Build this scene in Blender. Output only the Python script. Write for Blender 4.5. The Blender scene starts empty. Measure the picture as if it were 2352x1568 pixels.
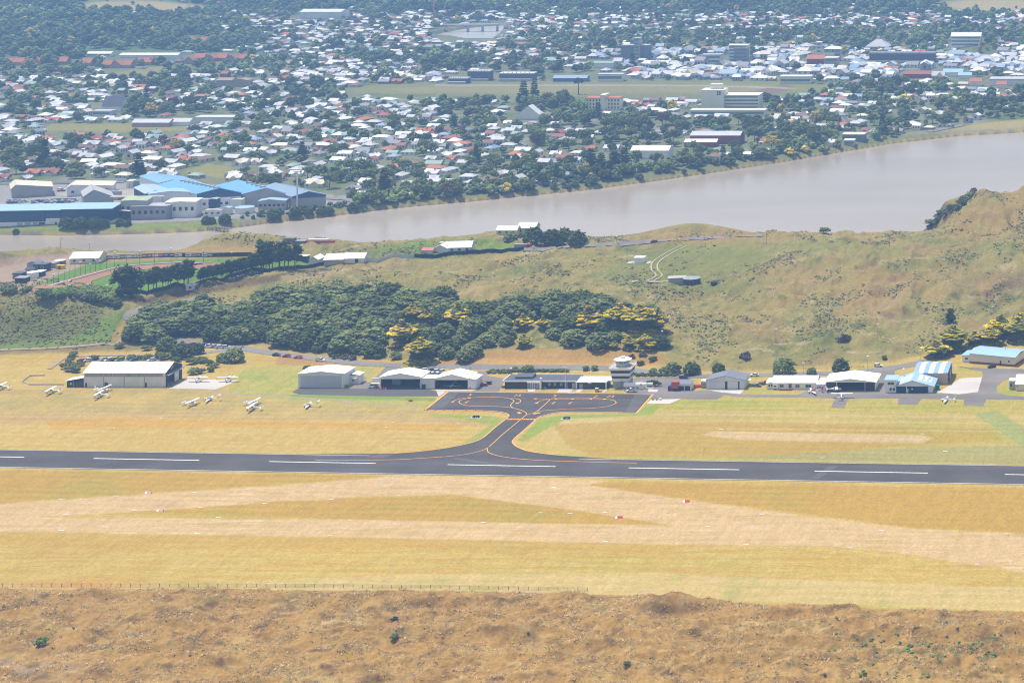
import bpy, math, random
import numpy as np
from mathutils import Vector, Matrix
from mathutils.geometry import tessellate_polygon
random.seed(7)
RNG = np.random.default_rng(11)
SC = bpy.context.scene
COL = SC.collection
R_ = math.radians
# ------------------------------------------------------------------ the view
F, CX, CY, HC = 4600.0, 2740.0, -370.0, 266.0     # focal length, optical centre (in units of a 2352 wide frame), eye height
cam = bpy.data.cameras.new('camera'); cob = bpy.data.objects.new('camera', cam); COL.objects.link(cob)
cob.location = (0, 0, HC); cob.rotation_euler = (R_(90), 0, 0)
cam.sensor_width = 36; cam.lens = F / 2352 * 36
cam.shift_x = (1176 - CX) / 2352; cam.shift_y = -(784 - CY) / 2352
cam.clip_start = 1; cam.clip_end = 60000
SC.camera = cob
def W(u, v, z=0.0):
    Y = F * (HC - z) / (v - CY); return ((u - CX) / F * Y, Y, z)
def UV(X, Y): return CX + F * X / Y, CY + F * HC / Y
def proj(X, Y, z): return CX + F * X / Y, CY + F * (HC - z) / Y
def S(v): return (v - CY) / HC
ZR = {'A': (1340, 1130, 500), 'B': (1740, 1130, 500), 'C': (200, 1120, 500), 'D': (940, 1120, 500), 'E': (2240, 1120, 540), 'F': (2740, 1080, 578),
      'G': (0, 760, 600), 'H': (560, 700, 600), 'I': (0, 560, 600), 'J': (560, 560, 600), 'K': (1160, 840, 600), 'L': (1660, 840, 600),
      'M': (0, 700, 1110), 'N': (1104, 700, 1110), 'O': (2208, 700, 1110), 'T': (0, 0, 1110), 'U': (1104, 0, 1110), 'V': (2208, 0, 1110)}
def q(r, x, y):
    a, b, w = ZR[r]; k = w / 2352
    return (a + x * k) * 0.70886, (b + y * k) * 0.70886
def qs(r, *pts): return [q(r, *p) for p in pts]
# ------------------------------------------------------------------ noise
_tb = np.random.default_rng(5)
_ang = _tb.random(4096) * 2 * np.pi; _gx, _gy = np.cos(_ang), np.sin(_ang)
def pn(x, y, seed=0):
    x = np.asarray(x, float); y = np.asarray(y, float)
    xi = np.floor(x).astype(np.int64); yi = np.floor(y).astype(np.int64); fx = x - xi; fy = y - yi
    def g(i, j, dx, dy):
        h = ((i * 73856093) ^ (j * 19349663) ^ (seed * 83492791)); h = (h ^ (h >> 7)) * 2654435761; h = (h ^ (h >> 15)) & 4095
        return _gx[h] * dx + _gy[h] * dy
    sx = fx * fx * fx * (fx * (fx * 6 - 15) + 10); sy = fy * fy * fy * (fy * (fy * 6 - 15) + 10)
    a = g(xi, yi, fx, fy); b = g(xi + 1, yi, fx - 1, fy); c = g(xi, yi + 1, fx, fy - 1); d = g(xi + 1, yi + 1, fx - 1, fy - 1)
    return ((a + (b - a) * sx) * (1 - sy) + (c + (d - c) * sx) * sy) * 1.5
def fbm(x, y, o=4, seed=0, gain=.5):
    s = 0; a = 1; t = 0
    for k in range(o):
        s = s + a * pn(x * 2 ** k, y * 2 ** k, seed + k * 13); t += a; a *= gain
    return s / t
def ss(t): t = np.clip(t, 0, 1); return t * t * (3 - 2 * t)
def lin(c):
    c = np.asarray(c, float) / 255.; return np.where(c < .04045, c / 12.92, ((c + .055) / 1.055) ** 2.4)
KA = .60
def A(r, g, b, k=KA): return tuple(lin((r, g, b)) * k)      # surface colour of something that looks r,g,b in full sun
# ------------------------------------------------------------------ polygons in (u, v)
def inside(poly, u, v):
    n = len(poly); r = np.zeros(np.shape(u), bool); j = n - 1
    for i in range(n):
        xi, yi = poly[i]; xj, yj = poly[j]
        if yi != yj:
            c = ((yi > v) != (yj > v)) & (u < (xj - xi) * (v - yi) / (yj - yi) + xi); r ^= c
        j = i
    return r
def edged(poly, u, v, closed=True, ky=2.5):
    d = np.full(np.shape(u), 1e9); n = len(poly)
    for i in range(n if closed else n - 1):
        ax, ay = poly[i]; bx, by = poly[(i + 1) % n]; ay, by = ay * ky, by * ky
        dx, dy = bx - ax, by - ay; L = dx * dx + dy * dy + 1e-9
        t = np.clip(((u - ax) * dx + (v * ky - ay) * dy) / L, 0, 1)
        d = np.minimum(d, np.hypot(u - ax - t * dx, v * ky - ay - t * dy))
    return d
def soft(poly, u, v, w=4., ky=2.5):
    d = edged(poly, u, v, True, ky); return ss(.5 + np.where(inside(poly, u, v), d, -d) / (2 * w))
def gau(u, v, a, b, su, sv): return np.exp(-((u - a) / su) ** 2 - ((v - b) / sv) ** 2)
def ipl(u, pts): return np.interp(u, [p[0] for p in pts], [p[1] for p in pts])
# ------------------------------------------------------------------ the lie of the land
FAR = [(-900, 548), (0, 531), (150, 533), (340, 529), (460, 524), (560, 513), (650, 501), (740, 492), (850, 478), (950, 467), (1080, 456), (1200, 444), (1330, 432), (1500, 410), (1640, 390), (1800, 366), (1930, 344), (2050, 324), (2200, 307), (2352, 298), (3200, 258)]
NEAR = [(-900, 590), (0, 578), (130, 572), (240, 575), (390, 580), (560, 566), (700, 558), (840, 556), (1060, 549), (1180, 545), (1400, 545), (1560, 544), (1760, 542), (1900, 536), (2120, 532), (2200, 526), (2352, 516), (3200, 470)]
RIVER = FAR + NEAR[::-1]
REACH = [(985, 80), (1020, 71), (1070, 62), (1110, 57), (1165, 54), (1156, 66), (1148, 77), (1130, 90), (1075, 91), (1030, 84)]
VFLAT = [(-900, 830), (0, 815), (300, 806), (430, 800), (560, 792), (780, 824), (930, 828), (1050, 834), (1500, 842), (1560, 852), (1760, 850), (2050, 832), (2200, 795), (2352, 772), (3200, 740)]
VFORE = [(-900, 1352), (0, 1350), (900, 1354), (1340, 1361), (1470, 1366), (1700, 1384), (2000, 1396), (2352, 1402), (3200, 1410)]
WATER = -2.5
def height(u, v, X, Y):
    h = np.zeros(np.shape(u))
    # dune country between the airfield and the river
    vf = ipl(u, VFLAT); vn = ipl(u, NEAR); vfar = ipl(u, FAR)
    t = np.clip((vf - v) / 150, 0, 1); back = ss((v - vn) / 55)
    mid = ss(t) * back
    h = h + mid * 9 + 1.2 * ss((vf - v) / 20) * ss((v - vn + 4) / 12)
    h += 14 * gau(u, v, 80, 748, 190, 40) * ss((vf - v) / 40)
    h += 7 * gau(u, v, 820, 715, 330, 40) + 5 * gau(u, v, 1400, 735, 130, 30)
    bank = soft([(1085, 845), (1085, 812), (1500, 806), (1560, 830), (1500, 846)], u, v, 8)
    h += 3.2 * soft([(1060, 836), (1080, 770), (1540, 770), (1540, 836)], u, v, 45)
    h += 11.5 * gau(u, v, 1590, 541, 125, 10) + 9 * gau(u, v, 505, 572, 110, 8) + 4 * gau(u, v, 640, 570, 120, 8) + 4.5 * gau(u, v, 1170, 556, 120, 12)
    h += (24 + 3 * fbm(X / 14, Y / 14, 4, 29)) * (.80 * ss((u - 2112 - 1.3 * np.maximum(0, v - 532) + 14 * fbm(X / 16, Y / 16, 3, 27)) / 62.) + .2 * ss((u - 2150) / 120.)) * ss((v - ipl(u, NEAR)) / 7.) * ss((600 - v) / 60)
    h += 8 * gau(u, v, 2000, 640, 200, 40) + 9 * gau(u, v, 2330, 640, 170, 50) + 5 * gau(u, v, 1750, 600, 120, 20) + 6 * gau(u, v, 2150, 720, 120, 26) - 4 * gau(u, v, 1760, 730, 150, 30)
    spd = soft([(-300, 684), (60, 616), (250, 590), (700, 584), (830, 608), (700, 632), (450, 666), (320, 704), (200, 704), (100, 692), (-300, 714)], u, v, 12)
    h = h * (1 - spd) + spd * 4.5
    h += -3.5 * gau(u, v, 350, 712, 70, 16)
    # dune bumps
    pad = soft([(1400, 660), (1440, 615), (1560, 595), (1740, 600), (1760, 640), (1700, 668)], u, v, 30)
    rough = ss((vf - v - 6) / 40) * ss((v - vn - 2) / 14) * (1 - spd) * (1 - .75 * pad) * (1 - .7 * bank)
    rd = 1 - np.abs(fbm(X / 46, Y / 60, 4, 3)) * 2.2
    h += rough * (3.5 * rd * rd + 2.2 * fbm(X / 22, Y / 30, 3, 9) + 1.3 * fbm(X / 8, Y / 11, 3, 19) + .5 * fbm(X / 3.2, Y / 4, 2, 23) - .8)
    # foreground dunes
    ft = ss((v - ipl(u, VFORE)) / 26)
    rd2 = 1 - np.abs(fbm(X / 44 + 3, Y / 24, 4, 33)) * 2
    h += ft * (1.0 + 2.9 * rd2 * np.abs(rd2) + 1.6 * fbm(X / 14, Y / 10, 3, 41) + .7 * fbm(X / 5, Y / 4, 3, 43) + .35 * fbm(X / 2, Y / 2, 2, 45))
    h += ft * (3.6 * gau(u, v, 1530, 1400, 70, 22) - 3.0 * gau(u, v, 1545, 1420, 40, 11) + 3.5 * gau(u, v, 330, 1415, 130, 18) + 3 * gau(u, v, 2230, 1465, 180, 12) + 3 * gau(u, v, 1130, 1470, 140, 18) + 3 * gau(u, v, 1880, 1412, 60, 12))
    # town side and the hills behind it
    town = ss((vfar - v) / 10)
    h += town * (2.6 + 1.4 * fbm(X / 300, Y / 300, 3, 51))
    hl = ss((185 - v) / 160) * ss((640 - u) / 420)
    h += town * hl * (26 + 22 * fbm(X / 260, Y / 260, 4, 61))
    far = ss((Y - 2950) / 1500)
    h += far * (150 + 60 * fbm(X / 700, Y / 700, 4, 71))
    h += 10 * gau(u, v, 2250, 122, 60, 5)
    # water
    riv = np.where(inside(RIVER, u, v), 1, -1) * edged(RIVER, u, v)
    w = ss(.5 + riv / 12); h = h * (1 - w) + (-5.5) * w
    rea = np.where(inside(REACH, u, v), 1, -1) * edged(REACH, u, v); w = ss(.5 + rea / 6); h = h * (1 - w) - 5.5 * w
    return h
US = np.concatenate([[-9000, -5000, -2500, -1400, -900], np.arange(-700, 3060, 3.0), [3300, 4000, 6000, 9000]])
VS = np.concatenate([[5200, 3600, 2600, 2100, 1850], np.arange(1700, -60, -2.0), [-75, -100, -130, -170, -210, -250, -285, -310, -330, -345]])
UU, VV = np.meshgrid(US, VS)
YY = F * HC / (VV - CY); XX = (UU - CX) / F * YY
HH = height(UU, VV, XX, YY)
YV = VV - HH * (VV - CY) / HC                       # where each ground point shows
def _iu(u): return np.clip(np.interp(u, US, np.arange(len(US))), 0, len(US) - 1.001)
def hz(X, Y):
    u, v = UV(X, Y); a = _iu(u); b = np.clip(np.interp(-np.asarray(v, float), -VS, np.arange(len(VS))), 0, len(VS) - 1.001)
    i = np.floor(a).astype(int); j = np.floor(b).astype(int); fa = a - i; fb = b - j
    return (HH[j, i] * (1 - fa) + HH[j, i + 1] * fa) * (1 - fb) + (HH[j + 1, i] * (1 - fa) + HH[j + 1, i + 1] * fa) * fb
def gnd(u, y):
    """the ground point seen at (u, y)"""
    i = int(round(float(_iu(u)))); c = YV[:, i]
    k = int(np.argmax(c <= y))
    if k == 0: v = VS[0]
    else:
        t = (c[k - 1] - y) / max(c[k - 1] - c[k], 1e-6); v = VS[k - 1] + (VS[k] - VS[k - 1]) * t
    Y = F * HC / (v - CY); X = (u - CX) / F * Y
    return X, Y, float(hz(X, Y))
def gq(r, x, y): return gnd(*q(r, x, y))
# ------------------------------------------------------------------ materials
MATS = {}
def nodes(m):
    m.use_nodes = True; nt = m.node_tree; nt.nodes.clear()
    o = nt.nodes.new('ShaderNodeOutputMaterial'); b = nt.nodes.new('ShaderNodeBsdfPrincipled'); nt.links.new(b.outputs[0], o.inputs[0])
    return nt, b
def mat(name, col, rough=.75, var=.10, scale=.35, spec=.25, metal=0., stripes=None, bump=0., attr=None, objvar=0., streak=None, trans=0.):
    """procedural paint/metal/foliage: base colour broken up by two noises, optional sheet ribs, optional vertex tint"""
    if name in MATS: return MATS[name]
    m = bpy.data.materials.new(name); MATS[name] = m; nt, b = nodes(m); N = nt.nodes.new; L = nt.links.new
    b.inputs['Roughness'].default_value = rough; b.inputs['Metallic'].default_value = metal; b.inputs['Specular IOR Level'].default_value = spec
    tc = N('ShaderNodeTexCoord'); mp = N('ShaderNodeMapping'); L(tc.outputs['Object'], mp.inputs['Vector'])
    if streak: mp.inputs['Scale'].default_value = streak
    n1 = N('ShaderNodeTexNoise'); n1.inputs['Scale'].default_value = scale; n1.inputs['Detail'].default_value = 6; L(mp.outputs[0], n1.inputs['Vector'])
    mr = N('ShaderNodeMapRange'); mr.inputs[1].default_value = .25; mr.inputs[2].default_value = .75; mr.inputs[3].default_value = 1 - var; mr.inputs[4].default_value = 1 + var
    L(n1.outputs['Fac'], mr.inputs[0]); fac = mr.outputs[0]
    def mul(a, bb):
        k = N('ShaderNodeMath'); k.operation = 'MULTIPLY'; L(a, k.inputs[0])
        if isinstance(bb, float): k.inputs[1].default_value = bb
        else: L(bb, k.inputs[1])
        return k.outputs[0]
    if objvar:
        oi = N('ShaderNodeObjectInfo'); r = N('ShaderNodeMapRange'); r.inputs[3].default_value = 1 - objvar; r.inputs[4].default_value = 1 + objvar; L(oi.outputs['Random'], r.inputs[0]); fac = mul(fac, r.outputs[0])
    if attr:
        at = N('ShaderNodeAttribute'); at.attribute_name = attr
        vm0 = N('ShaderNodeVectorMath'); vm0.operation = 'MULTIPLY'; L(at.outputs['Color'], vm0.inputs[0]); vm0.inputs[1].default_value = col[:3]; src = vm0.outputs[0]
    else:
        rg = N('ShaderNodeRGB'); rg.outputs[0].default_value = (*col[:3], 1); src = rg.outputs[0]
    if stripes:
        wv = N('ShaderNodeTexWave'); wv.bands_direction = stripes[0]; wv.inputs['Scale'].default_value = stripes[1]; L(tc.outputs['Object'], wv.inputs['Vector'])
        r = N('ShaderNodeMapRange'); r.inputs[3].default_value = 1 - stripes[2]; r.inputs[4].default_value = 1; L(wv.outputs['Fac'], r.inputs[0]); fac = mul(fac, r.outputs[0])
    vm = N('ShaderNodeVectorMath'); vm.operation = 'SCALE'; L(src, vm.inputs[0]); L(fac, vm.inputs['Scale']); L(vm.outputs[0], b.inputs['Base Color'])
    if trans:
        ad = N('ShaderNodeAddShader'); tr_ = N('ShaderNodeBsdfTranslucent'); sc_ = N('ShaderNodeVectorMath'); sc_.operation = 'SCALE'; sc_.inputs['Scale'].default_value = trans; L(vm.outputs[0], sc_.inputs[0]); L(sc_.outputs[0], tr_.inputs[0]); L(b.outputs[0], ad.inputs[0]); L(tr_.outputs[0], ad.inputs[1]); L(ad.outputs[0], next(n for n in nt.nodes if n.type == 'OUTPUT_MATERIAL').inputs[0])
    if bump:
        bp = N('ShaderNodeBump'); bp.inputs['Strength'].default_value = bump; bp.inputs['Distance'].default_value = .4; L(n1.outputs['Fac'], bp.inputs['Height']); L(bp.outputs[0], b.inputs['Normal'])
    return m
def glass(name, col=(.03, .04, .05), rough=.12):
    return mat(name, col, rough, .25, .6, .5)
# ------------------------------------------------------------------ mesh building
def tag(o, label=None, cat=None, group=None, kind=None):
    if label: o['label'] = label
    if cat: o['category'] = cat
    if group: o['group'] = group
    if kind: o['kind'] = kind
    return o
def empty(name, loc, label, cat, group=None, rz=0., sc=1.):
    o = bpy.data.objects.new(name, None); COL.objects.link(o); o.location = loc; o.rotation_euler = (0, 0, rz); o.scale = (sc, sc, sc); o.empty_display_size = .5
    return tag(o, label, cat, group)
def link(name, me, parent=None, loc=(0, 0, 0), rz=0.):
    o = bpy.data.objects.new(name, me); COL.objects.link(o); o.location = loc; o.rotation_euler = (0, 0, rz)
    if parent: o.parent = parent
    return o
class MB:
    def __init__(s): s.v = []; s.f = []; s.m = []
    def poly(s, pts, m=0):
        k = len(s.v); s.v += [tuple(p) for p in pts]; s.f.append(tuple(range(k, k + len(pts)))); s.m.append(m); return s
    def box(s, x0, x1, y0, y1, z0, z1, m=0):
        k = len(s.v); s.v += [(x, y, z) for z in (z0, z1) for y in (y0, y1) for x in (x0, x1)]
        for f in ((0, 2, 3, 1), (4, 5, 7, 6), (0, 1, 5, 4), (2, 6, 7, 3), (0, 4, 6, 2), (1, 3, 7, 5)): s.f.append(tuple(k + i for i in f)); s.m.append(m)
        return s
    def hexa(s, b, t, m=0):
        """closed block between two loops of equal length"""
        n = len(b); k = len(s.v); s.v += [tuple(p) for p in b] + [tuple(p) for p in t]
        s.f.append(tuple(k + i for i in range(n))[::-1]); s.f.append(tuple(k + n + i for i in range(n))); s.m += [m, m]
        for i in range(n): j = (i + 1) % n; s.f.append((k + i, k + j, k + n + j, k + n + i)); s.m.append(m)
        return s
    def tube(s, p0, p1, r0, r1=None, n=8, m=0):
        r1 = r0 if r1 is None else r1; p0 = Vector(p0); p1 = Vector(p1); d = (p1 - p0).normalized()
        a = d.orthogonal().normalized(); b = d.cross(a)
        c = [(math.cos(2 * math.pi * i / n), math.sin(2 * math.pi * i / n)) for i in range(n)]
        return s.hexa([p0 + (a * x + b * y) * r0 for x, y in c], [p1 + (a * x + b * y) * r1 for x, y in c], m)
    def loft(s, rings, m=0, cap=True):
        n = len(rings[0]); k = len(s.v)
        for r in rings: s.v += [tuple(p) for p in r]
        for a in range(len(rings) - 1):
            for i in range(n):
                j = (i + 1) % n; s.f.append((k + a * n + i, k + a * n + j, k + (a + 1) * n + j, k + (a + 1) * n + i)); s.m.append(m)
        if cap:
            s.f.append(tuple(k + i for i in range(n))[::-1]); s.f.append(tuple(k + (len(rings) - 1) * n + i for i in range(n))); s.m += [m, m]
        return s
    def mesh(s, name, mats):
        me = bpy.data.meshes.new(name); me.from_pydata(s.v, [], s.f)
        for m in (mats if isinstance(mats, (list, tuple)) else [mats]): me.materials.append(m)
        if len(me.materials) > 1: me.polygons.foreach_set('material_index', s.m)
        me.update(); return me
    def build(s, name, mats, parent=None, loc=(0, 0, 0), rz=0., smooth=False):
        me = s.mesh(name, mats)
        if smooth: me.polygons.foreach_set('use_smooth', [True] * len(me.polygons))
        return link(name, me, parent, loc, rz)
def npmesh(name, V, T, mats, tint=None, mi=None, smooth=False, attr='tint'):
    me = bpy.data.meshes.new(name); V = np.ascontiguousarray(V, np.float32); T = np.ascontiguousarray(T, np.int32); n, k = T.shape
    me.vertices.add(len(V)); me.vertices.foreach_set('co', V.ravel()); me.loops.add(n * k); me.loops.foreach_set('vertex_index', T.ravel())
    me.polygons.add(n); me.polygons.foreach_set('loop_start', np.arange(0, n * k, k, dtype=np.int32))
    me.polygons.foreach_set('loop_total', np.full(n, k, np.int32))
    for m in (mats if isinstance(mats, (list, tuple)) else [mats]): me.materials.append(m)
    if mi is not None: me.polygons.foreach_set('material_index', np.ascontiguousarray(mi, np.int32))
    me.polygons.foreach_set('use_smooth', np.full(n, smooth))
    if tint is not None:
        a = me.attributes.new(attr, 'FLOAT_COLOR', 'POINT'); c = np.ones((len(V), 4), np.float32); c[:, :3] = np.asarray(tint, np.float32).reshape(len(V), -1); a.data.foreach_set('color', c.ravel())
    me.update(calc_edges=True); me.validate(); return me
# ------------------------------------------------------------------ what grows on it: ground colour per point
def paint():
    u, v, X, Y = UU, VV, XX, YY
    sh = u.shape; c = np.zeros(sh + (3,))
    def put(col, m): c[...] = c * (1 - m[..., None]) + np.asarray(col) * m[..., None]
    n1 = fbm(X / 60, Y / 60, 4, 101); n2 = fbm(X / 14, Y / 20, 4, 111); n3 = fbm(X / 5, Y / 7, 3, 121)
    st = fbm(X / 50, Y / 3.2, 4, 131); st2 = fbm(X / 18, Y / 1.6, 3, 141)          # mowing streaks along the strip
    # --- airfield
    put(A(212, 184, 96), np.ones(sh))
    put(A(206, 164, 74), ss(.4 + 1.7 * st + .8 * n2) * .6)
    put(A(188, 180, 82), ss(-.02 + 1.8 * n1 + .9 * st2) * .6)
    put(A(232, 198, 124), ss(-.3 + 2.4 * st2 + .8 * n3) * .65)
    pale1 = [(-900, 1180), (0, 1187), (800, 1193), (1570, 1207), (1600, 1251), (800, 1233), (0, 1220), (-900, 1214)]
    pale2 = [(-900, 1218), (-900, 1195), (0, 1157), (330, 1135), (640, 1115), (850, 1099), (900, 1091), (1330, 1100), (1400, 1103), (1345, 1113), (1560, 1146), (1900, 1190), (2100, 1214), (2352, 1226), (3200, 1268), (3200, 1470), (2352, 1314), (2060, 1268), (1900, 1253), (1570, 1251), (1545, 1206), (1330, 1172), (1040, 1135), (860, 1139), (640, 1150), (400, 1172), (215, 1180), (0, 1190)]
    pm = np.maximum(soft(pale1, u, v, 2.5), soft(pale2, u, v, 2.5))
    put(A(226, 191, 132), pm); put(A(212, 182, 116), pm * ss(.1 + 1.6 * st + n2)); put(A(238, 208, 158), pm * ss(-.1 + 1.8 * st2 + .7 * n3) * .8)
    put(A(214, 178, 124), ss(.5 - (np.abs(np.hypot((u - 380) / 70, (v - 1158) / 16) - 0)) + .6) * .8 * (v > 1120) * (v < 1190))
    edge_dark = soft([(-900, 1222), (0, 1222), (800, 1235), (1570, 1253), (1570, 1275), (800, 1262), (0, 1258), (-900, 1258)], u, v, 10)
    put(A(206, 166, 78), edge_dark * .5)
    for dk in ([(230, 1180), (640, 1152), (1040, 1136), (1330, 1173), (1540, 1205), (1400, 1203), (800, 1191)], [(1345, 1112), (1440, 1108), (2352, 1120), (3200, 1150), (3200, 1250), (2352, 1222), (2100, 1212), (1900, 1186), (1560, 1143)], [(-900, 1085), (0, 1081), (700, 1090), (900, 1092), (640, 1112), (330, 1132), (0, 1154), (-900, 1190)]):
        m = soft(dk, u, v, 3); put(A(204, 162, 70), m * .8); put(A(184, 168, 74), m * ss(-.1 + 1.5 * n1 + st) * .7)
    # bottom margin, pale and greenish
    bm = soft([(-900, 1338), (450, 1340), (950, 1318), (1500, 1316), (2352, 1350), (3200, 1380), (3200, 1420), (2352, 1402), (1500, 1372), (900, 1356), (-900, 1352)], u, v, 6)
    put(A(222, 196, 130), bm * (.55 + .4 * ss(st2 + .3))); put(A(190, 184, 96), bm * ss(n2 * 1.6 + st - .1) * .8)
    put(A(220, 165, 82), gau(u, v, 180, 1342, 150, 9) * .9)
    # north side of the runway
    nb = ss((1052 - v) / 12.) * ss((v - 838) / 14.)
    put(A(214, 184, 98), nb * .9); put(A(232, 202, 132), nb * ss(st2 * 1.8 + n3 * .5 - .1) * .7); put(A(210, 168, 78), nb * ss(st * 1.8 - .1 + .3 * n2) * .7)
    put(A(186, 168, 100), soft([(-200, 935), (-200, 900), (470, 890), (900, 930), (1000, 950), (1100, 970), (900, 962), (300, 948)], u, v, 10) * .75 * ss(.6 + n2))
    put(A(200, 168, 112), soft([(-300, 952), (300, 938), (900, 950), (1120, 958), (1120, 975), (500, 962), (0, 972), (-300, 980)], u, v, 5) * ss(.5 + st) * .8)
    put(A(218, 170, 74), soft([(100, 965), (280, 958), (560, 965), (1050, 975), (1060, 990), (500, 980), (120, 985)], u, v, 5) * .7)
    rg = ss((u - 1180) / 160.) * ss((1070 - v) / 10.) * ss((v - 850) / 12.)
    put(A(186, 178, 84), rg * (.35 + .35 * ss(n1 + st))); put(A(228, 202, 138), rg * gau(u, v, 1330, 985, 150, 30) * .85)
    put(A(202, 166, 76), soft([(1270, 975), (1520, 962), (1800, 970), (2280, 986), (2300, 1010), (2080, 1024), (1760, 1050), (1360, 1046), (1300, 1020)], u, v, 7) * .85)
    put(A(168, 176, 66), gau(u, v, 2190, 992, 170, 26) * ss(.5 + n1) * .75)
    put(A(222, 192, 132), soft([(1610, 998), (1640, 990), (2120, 999), (2142, 1006), (2120, 1017), (1700, 1010)], u, v, 3))
    for (a, b, cc, d, w) in ((1480, 966, 2352, 972, 2.2), (1490, 950, 2352, 958, 3.0), (1560, 984, 2300, 990, 1.2)):
        yl = b + (u - a) * (d - b) / (cc - a); put(A(216, 190, 128), ss(1.4 - np.abs(v - yl) / w) * ss((u - a + 60) / 120.) * .75)
    gx = soft([(2235, 948), (2290, 944), (2500, 1068), (2420, 1076)], u, v, 4); put(A(172, 178, 104), gx * .9)
    put(A(160, 178, 60), soft([(1480, 918), (2600, 922), (2600, 948), (1480, 940)], u, v, 6) * ss(.35 + st) * .8)
    put(A(178, 170, 104), soft([(1640, 1052), (2040, 1030), (2352, 1022), (3200, 1040), (3200, 1075), (2352, 1066)], u, v, 6) * .8)
    # greener lawns by the hangars
    gl = soft([(520, 905), (560, 845), (690, 835), (860, 838), (860, 870), (690, 880), (690, 905), (1000, 915), (980, 938), (640, 920)], u, v, 7)
    put(A(192, 184, 92), gl * .9); put(A(166, 178, 80), gl * ss(n2 * 1.6 + .15) * .9); put(A(214, 186, 104), gl * ss(n3 * 1.8 - .2 + st) * .7)
    put(A(150, 172, 76), soft([(660, 908), (700, 903), (1000, 913), (1000, 920), (700, 914)], u, v, 3))
    put(A(150, 176, 66), soft([(978, 948), (1130, 955), (1160, 962), (1100, 1012), (1060, 1020), (1128, 975)], u, v, 5) * .7 + soft([(1240, 960), (1300, 952), (1460, 950), (1480, 935), (1520, 925), (1500, 952), (1300, 962), (1200, 1015), (1190, 1010)], u, v, 5) * .8)
    for bed in ((2000, 850, 40, 9), (2130, 870, 26, 4), (2230, 848, 50, 6), (1740, 897, 60, 4), (2320, 900, 40, 14)): put(A(178, 180, 80), gau(u, v, *bed) * .9)
    # --- dune country behind the airfield
    dm = ss((ipl(u, VFLAT) + 4 - v) / 12.) * ss((v - ipl(u, NEAR) + 10) / 8.); fm = ss((v - ipl(u, VFORE)) / 5.); tm = ss((ipl(u, FAR) - v) / 3.); rb = tm * ss(1 - (ipl(u, FAR) - v - 3) / 7.); v0 = v; v = YV
    put(A(184, 168, 98), dm)
    put(A(146, 150, 78), dm * ss(.02 + 1.8 * n1 + 1.0 * n2) * .85)
    put(A(204, 172, 100), dm * ss(-.25 + 1.9 * fbm(X / 36, Y / 50, 4, 151) + .4 * n3) * .85)
    put(A(222, 202, 152), dm * ss(-.4 + 2.2 * fbm(X / 30, Y / 9, 4, 161) + .8 * n3) * .9)
    put(A(160, 126, 80), dm * ss(-.6 + 2.2 * fbm(X / 25, Y / 20, 4, 171) + .4 * n3) * .75)
    put(A(116, 126, 70), dm * ss(-.5 + 2.4 * n3 + 1.4 * n2 + .8 * n1) * .8)
    put(A(198, 154, 98), dm * gau(u, v, 2000, 640, 170, 36) * .7 * ss(.6 + n2)); put(A(142, 118, 92), dm * gau(u, v, 2320, 650, 90, 22) * .8)
    put(A(150, 154, 80), dm * soft([(1340, 640), (1420, 600), (1560, 572), (1760, 580), (1780, 650), (1640, 672), (1500, 664)], u, v, 22) * .8)
    put(A(158, 162, 88), dm * soft([(1500, 560), (2100, 545), (2352, 560), (2352, 580), (1900, 580), (1560, 590)], u, v, 16) * .6)
    put(A(194, 162, 104), dm * ss((u - 1560) / 300.) * ss(.15 + 2.4 * fbm(X / 44, Y / 60, 4, 155)) * .8); put(A(136, 104, 78), dm * ss((u - 1700) / 200.) * ss(-.55 + 2.6 * fbm(X / 26, Y / 30, 4, 157)) * .6)
    lh = gau(u, v, 90, 750, 230, 60) * (u < 300); put(A(112, 128, 66), dm * lh * .75); put(A(138, 128, 78), dm * lh * ss(n2 * 2 - .1) * .7)
    put(A(142, 168, 74), dm * soft([(0, 792), (160, 778), (250, 725), (292, 704), (285, 735), (245, 785), (0, 802)], u, v, 6) * .9)
    put(A(206, 170, 92), dm * soft([(255, 780), (290, 712), (300, 712), (290, 760), (278, 786)], u, v, 3) * .8)
    put(A(176, 140, 92), dm * soft([(-50, 806), (290, 796), (440, 802), (440, 830), (0, 822)], u, v, 5) * .6)
    put(A(150, 170, 66), dm * soft([(200, 810), (370, 800), (440, 806), (380, 822), (220, 822)], u, v, 4) * .8)
    put(A(214, 166, 92), soft([(1082, 842), (1086, 806), (1230, 800), (1500, 806), (1545, 830), (1500, 840), (1300, 842)], u, v, 4) * (.8 + .2 * ss(n2)))
    put(A(224, 182, 114), soft([(1082, 842), (1086, 806), (1500, 806), (1545, 836)], u, v, 4) * ss(st * 1.6 + .1) * .7)
    put(A(196, 150, 92), soft([(630, 838), (640, 818), (900, 832), (1085, 826), (1085, 843)], u, v, 4) * .85)
    # speedway
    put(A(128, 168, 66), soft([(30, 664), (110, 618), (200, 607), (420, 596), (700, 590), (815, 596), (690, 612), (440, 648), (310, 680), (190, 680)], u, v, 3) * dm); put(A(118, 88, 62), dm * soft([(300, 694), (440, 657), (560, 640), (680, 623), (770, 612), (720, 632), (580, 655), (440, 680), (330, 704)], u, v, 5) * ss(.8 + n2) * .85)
    put(A(206, 178, 150), soft([(-300, 668), (-300, 600), (0, 592), (130, 584), (560, 578), (560, 588), (330, 594), (230, 596), (110, 640), (60, 662), (0, 668)], u, v, 4) * dm)
    put(A(148, 168, 74), soft([(850, 572), (960, 552), (1110, 548), (1180, 562), (1170, 578), (940, 588)], u, v, 4) * dm); put(A(146, 160, 72), soft([(700, 588), (900, 566), (960, 572), (850, 596)], u, v, 5) * dm * .6)
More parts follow.
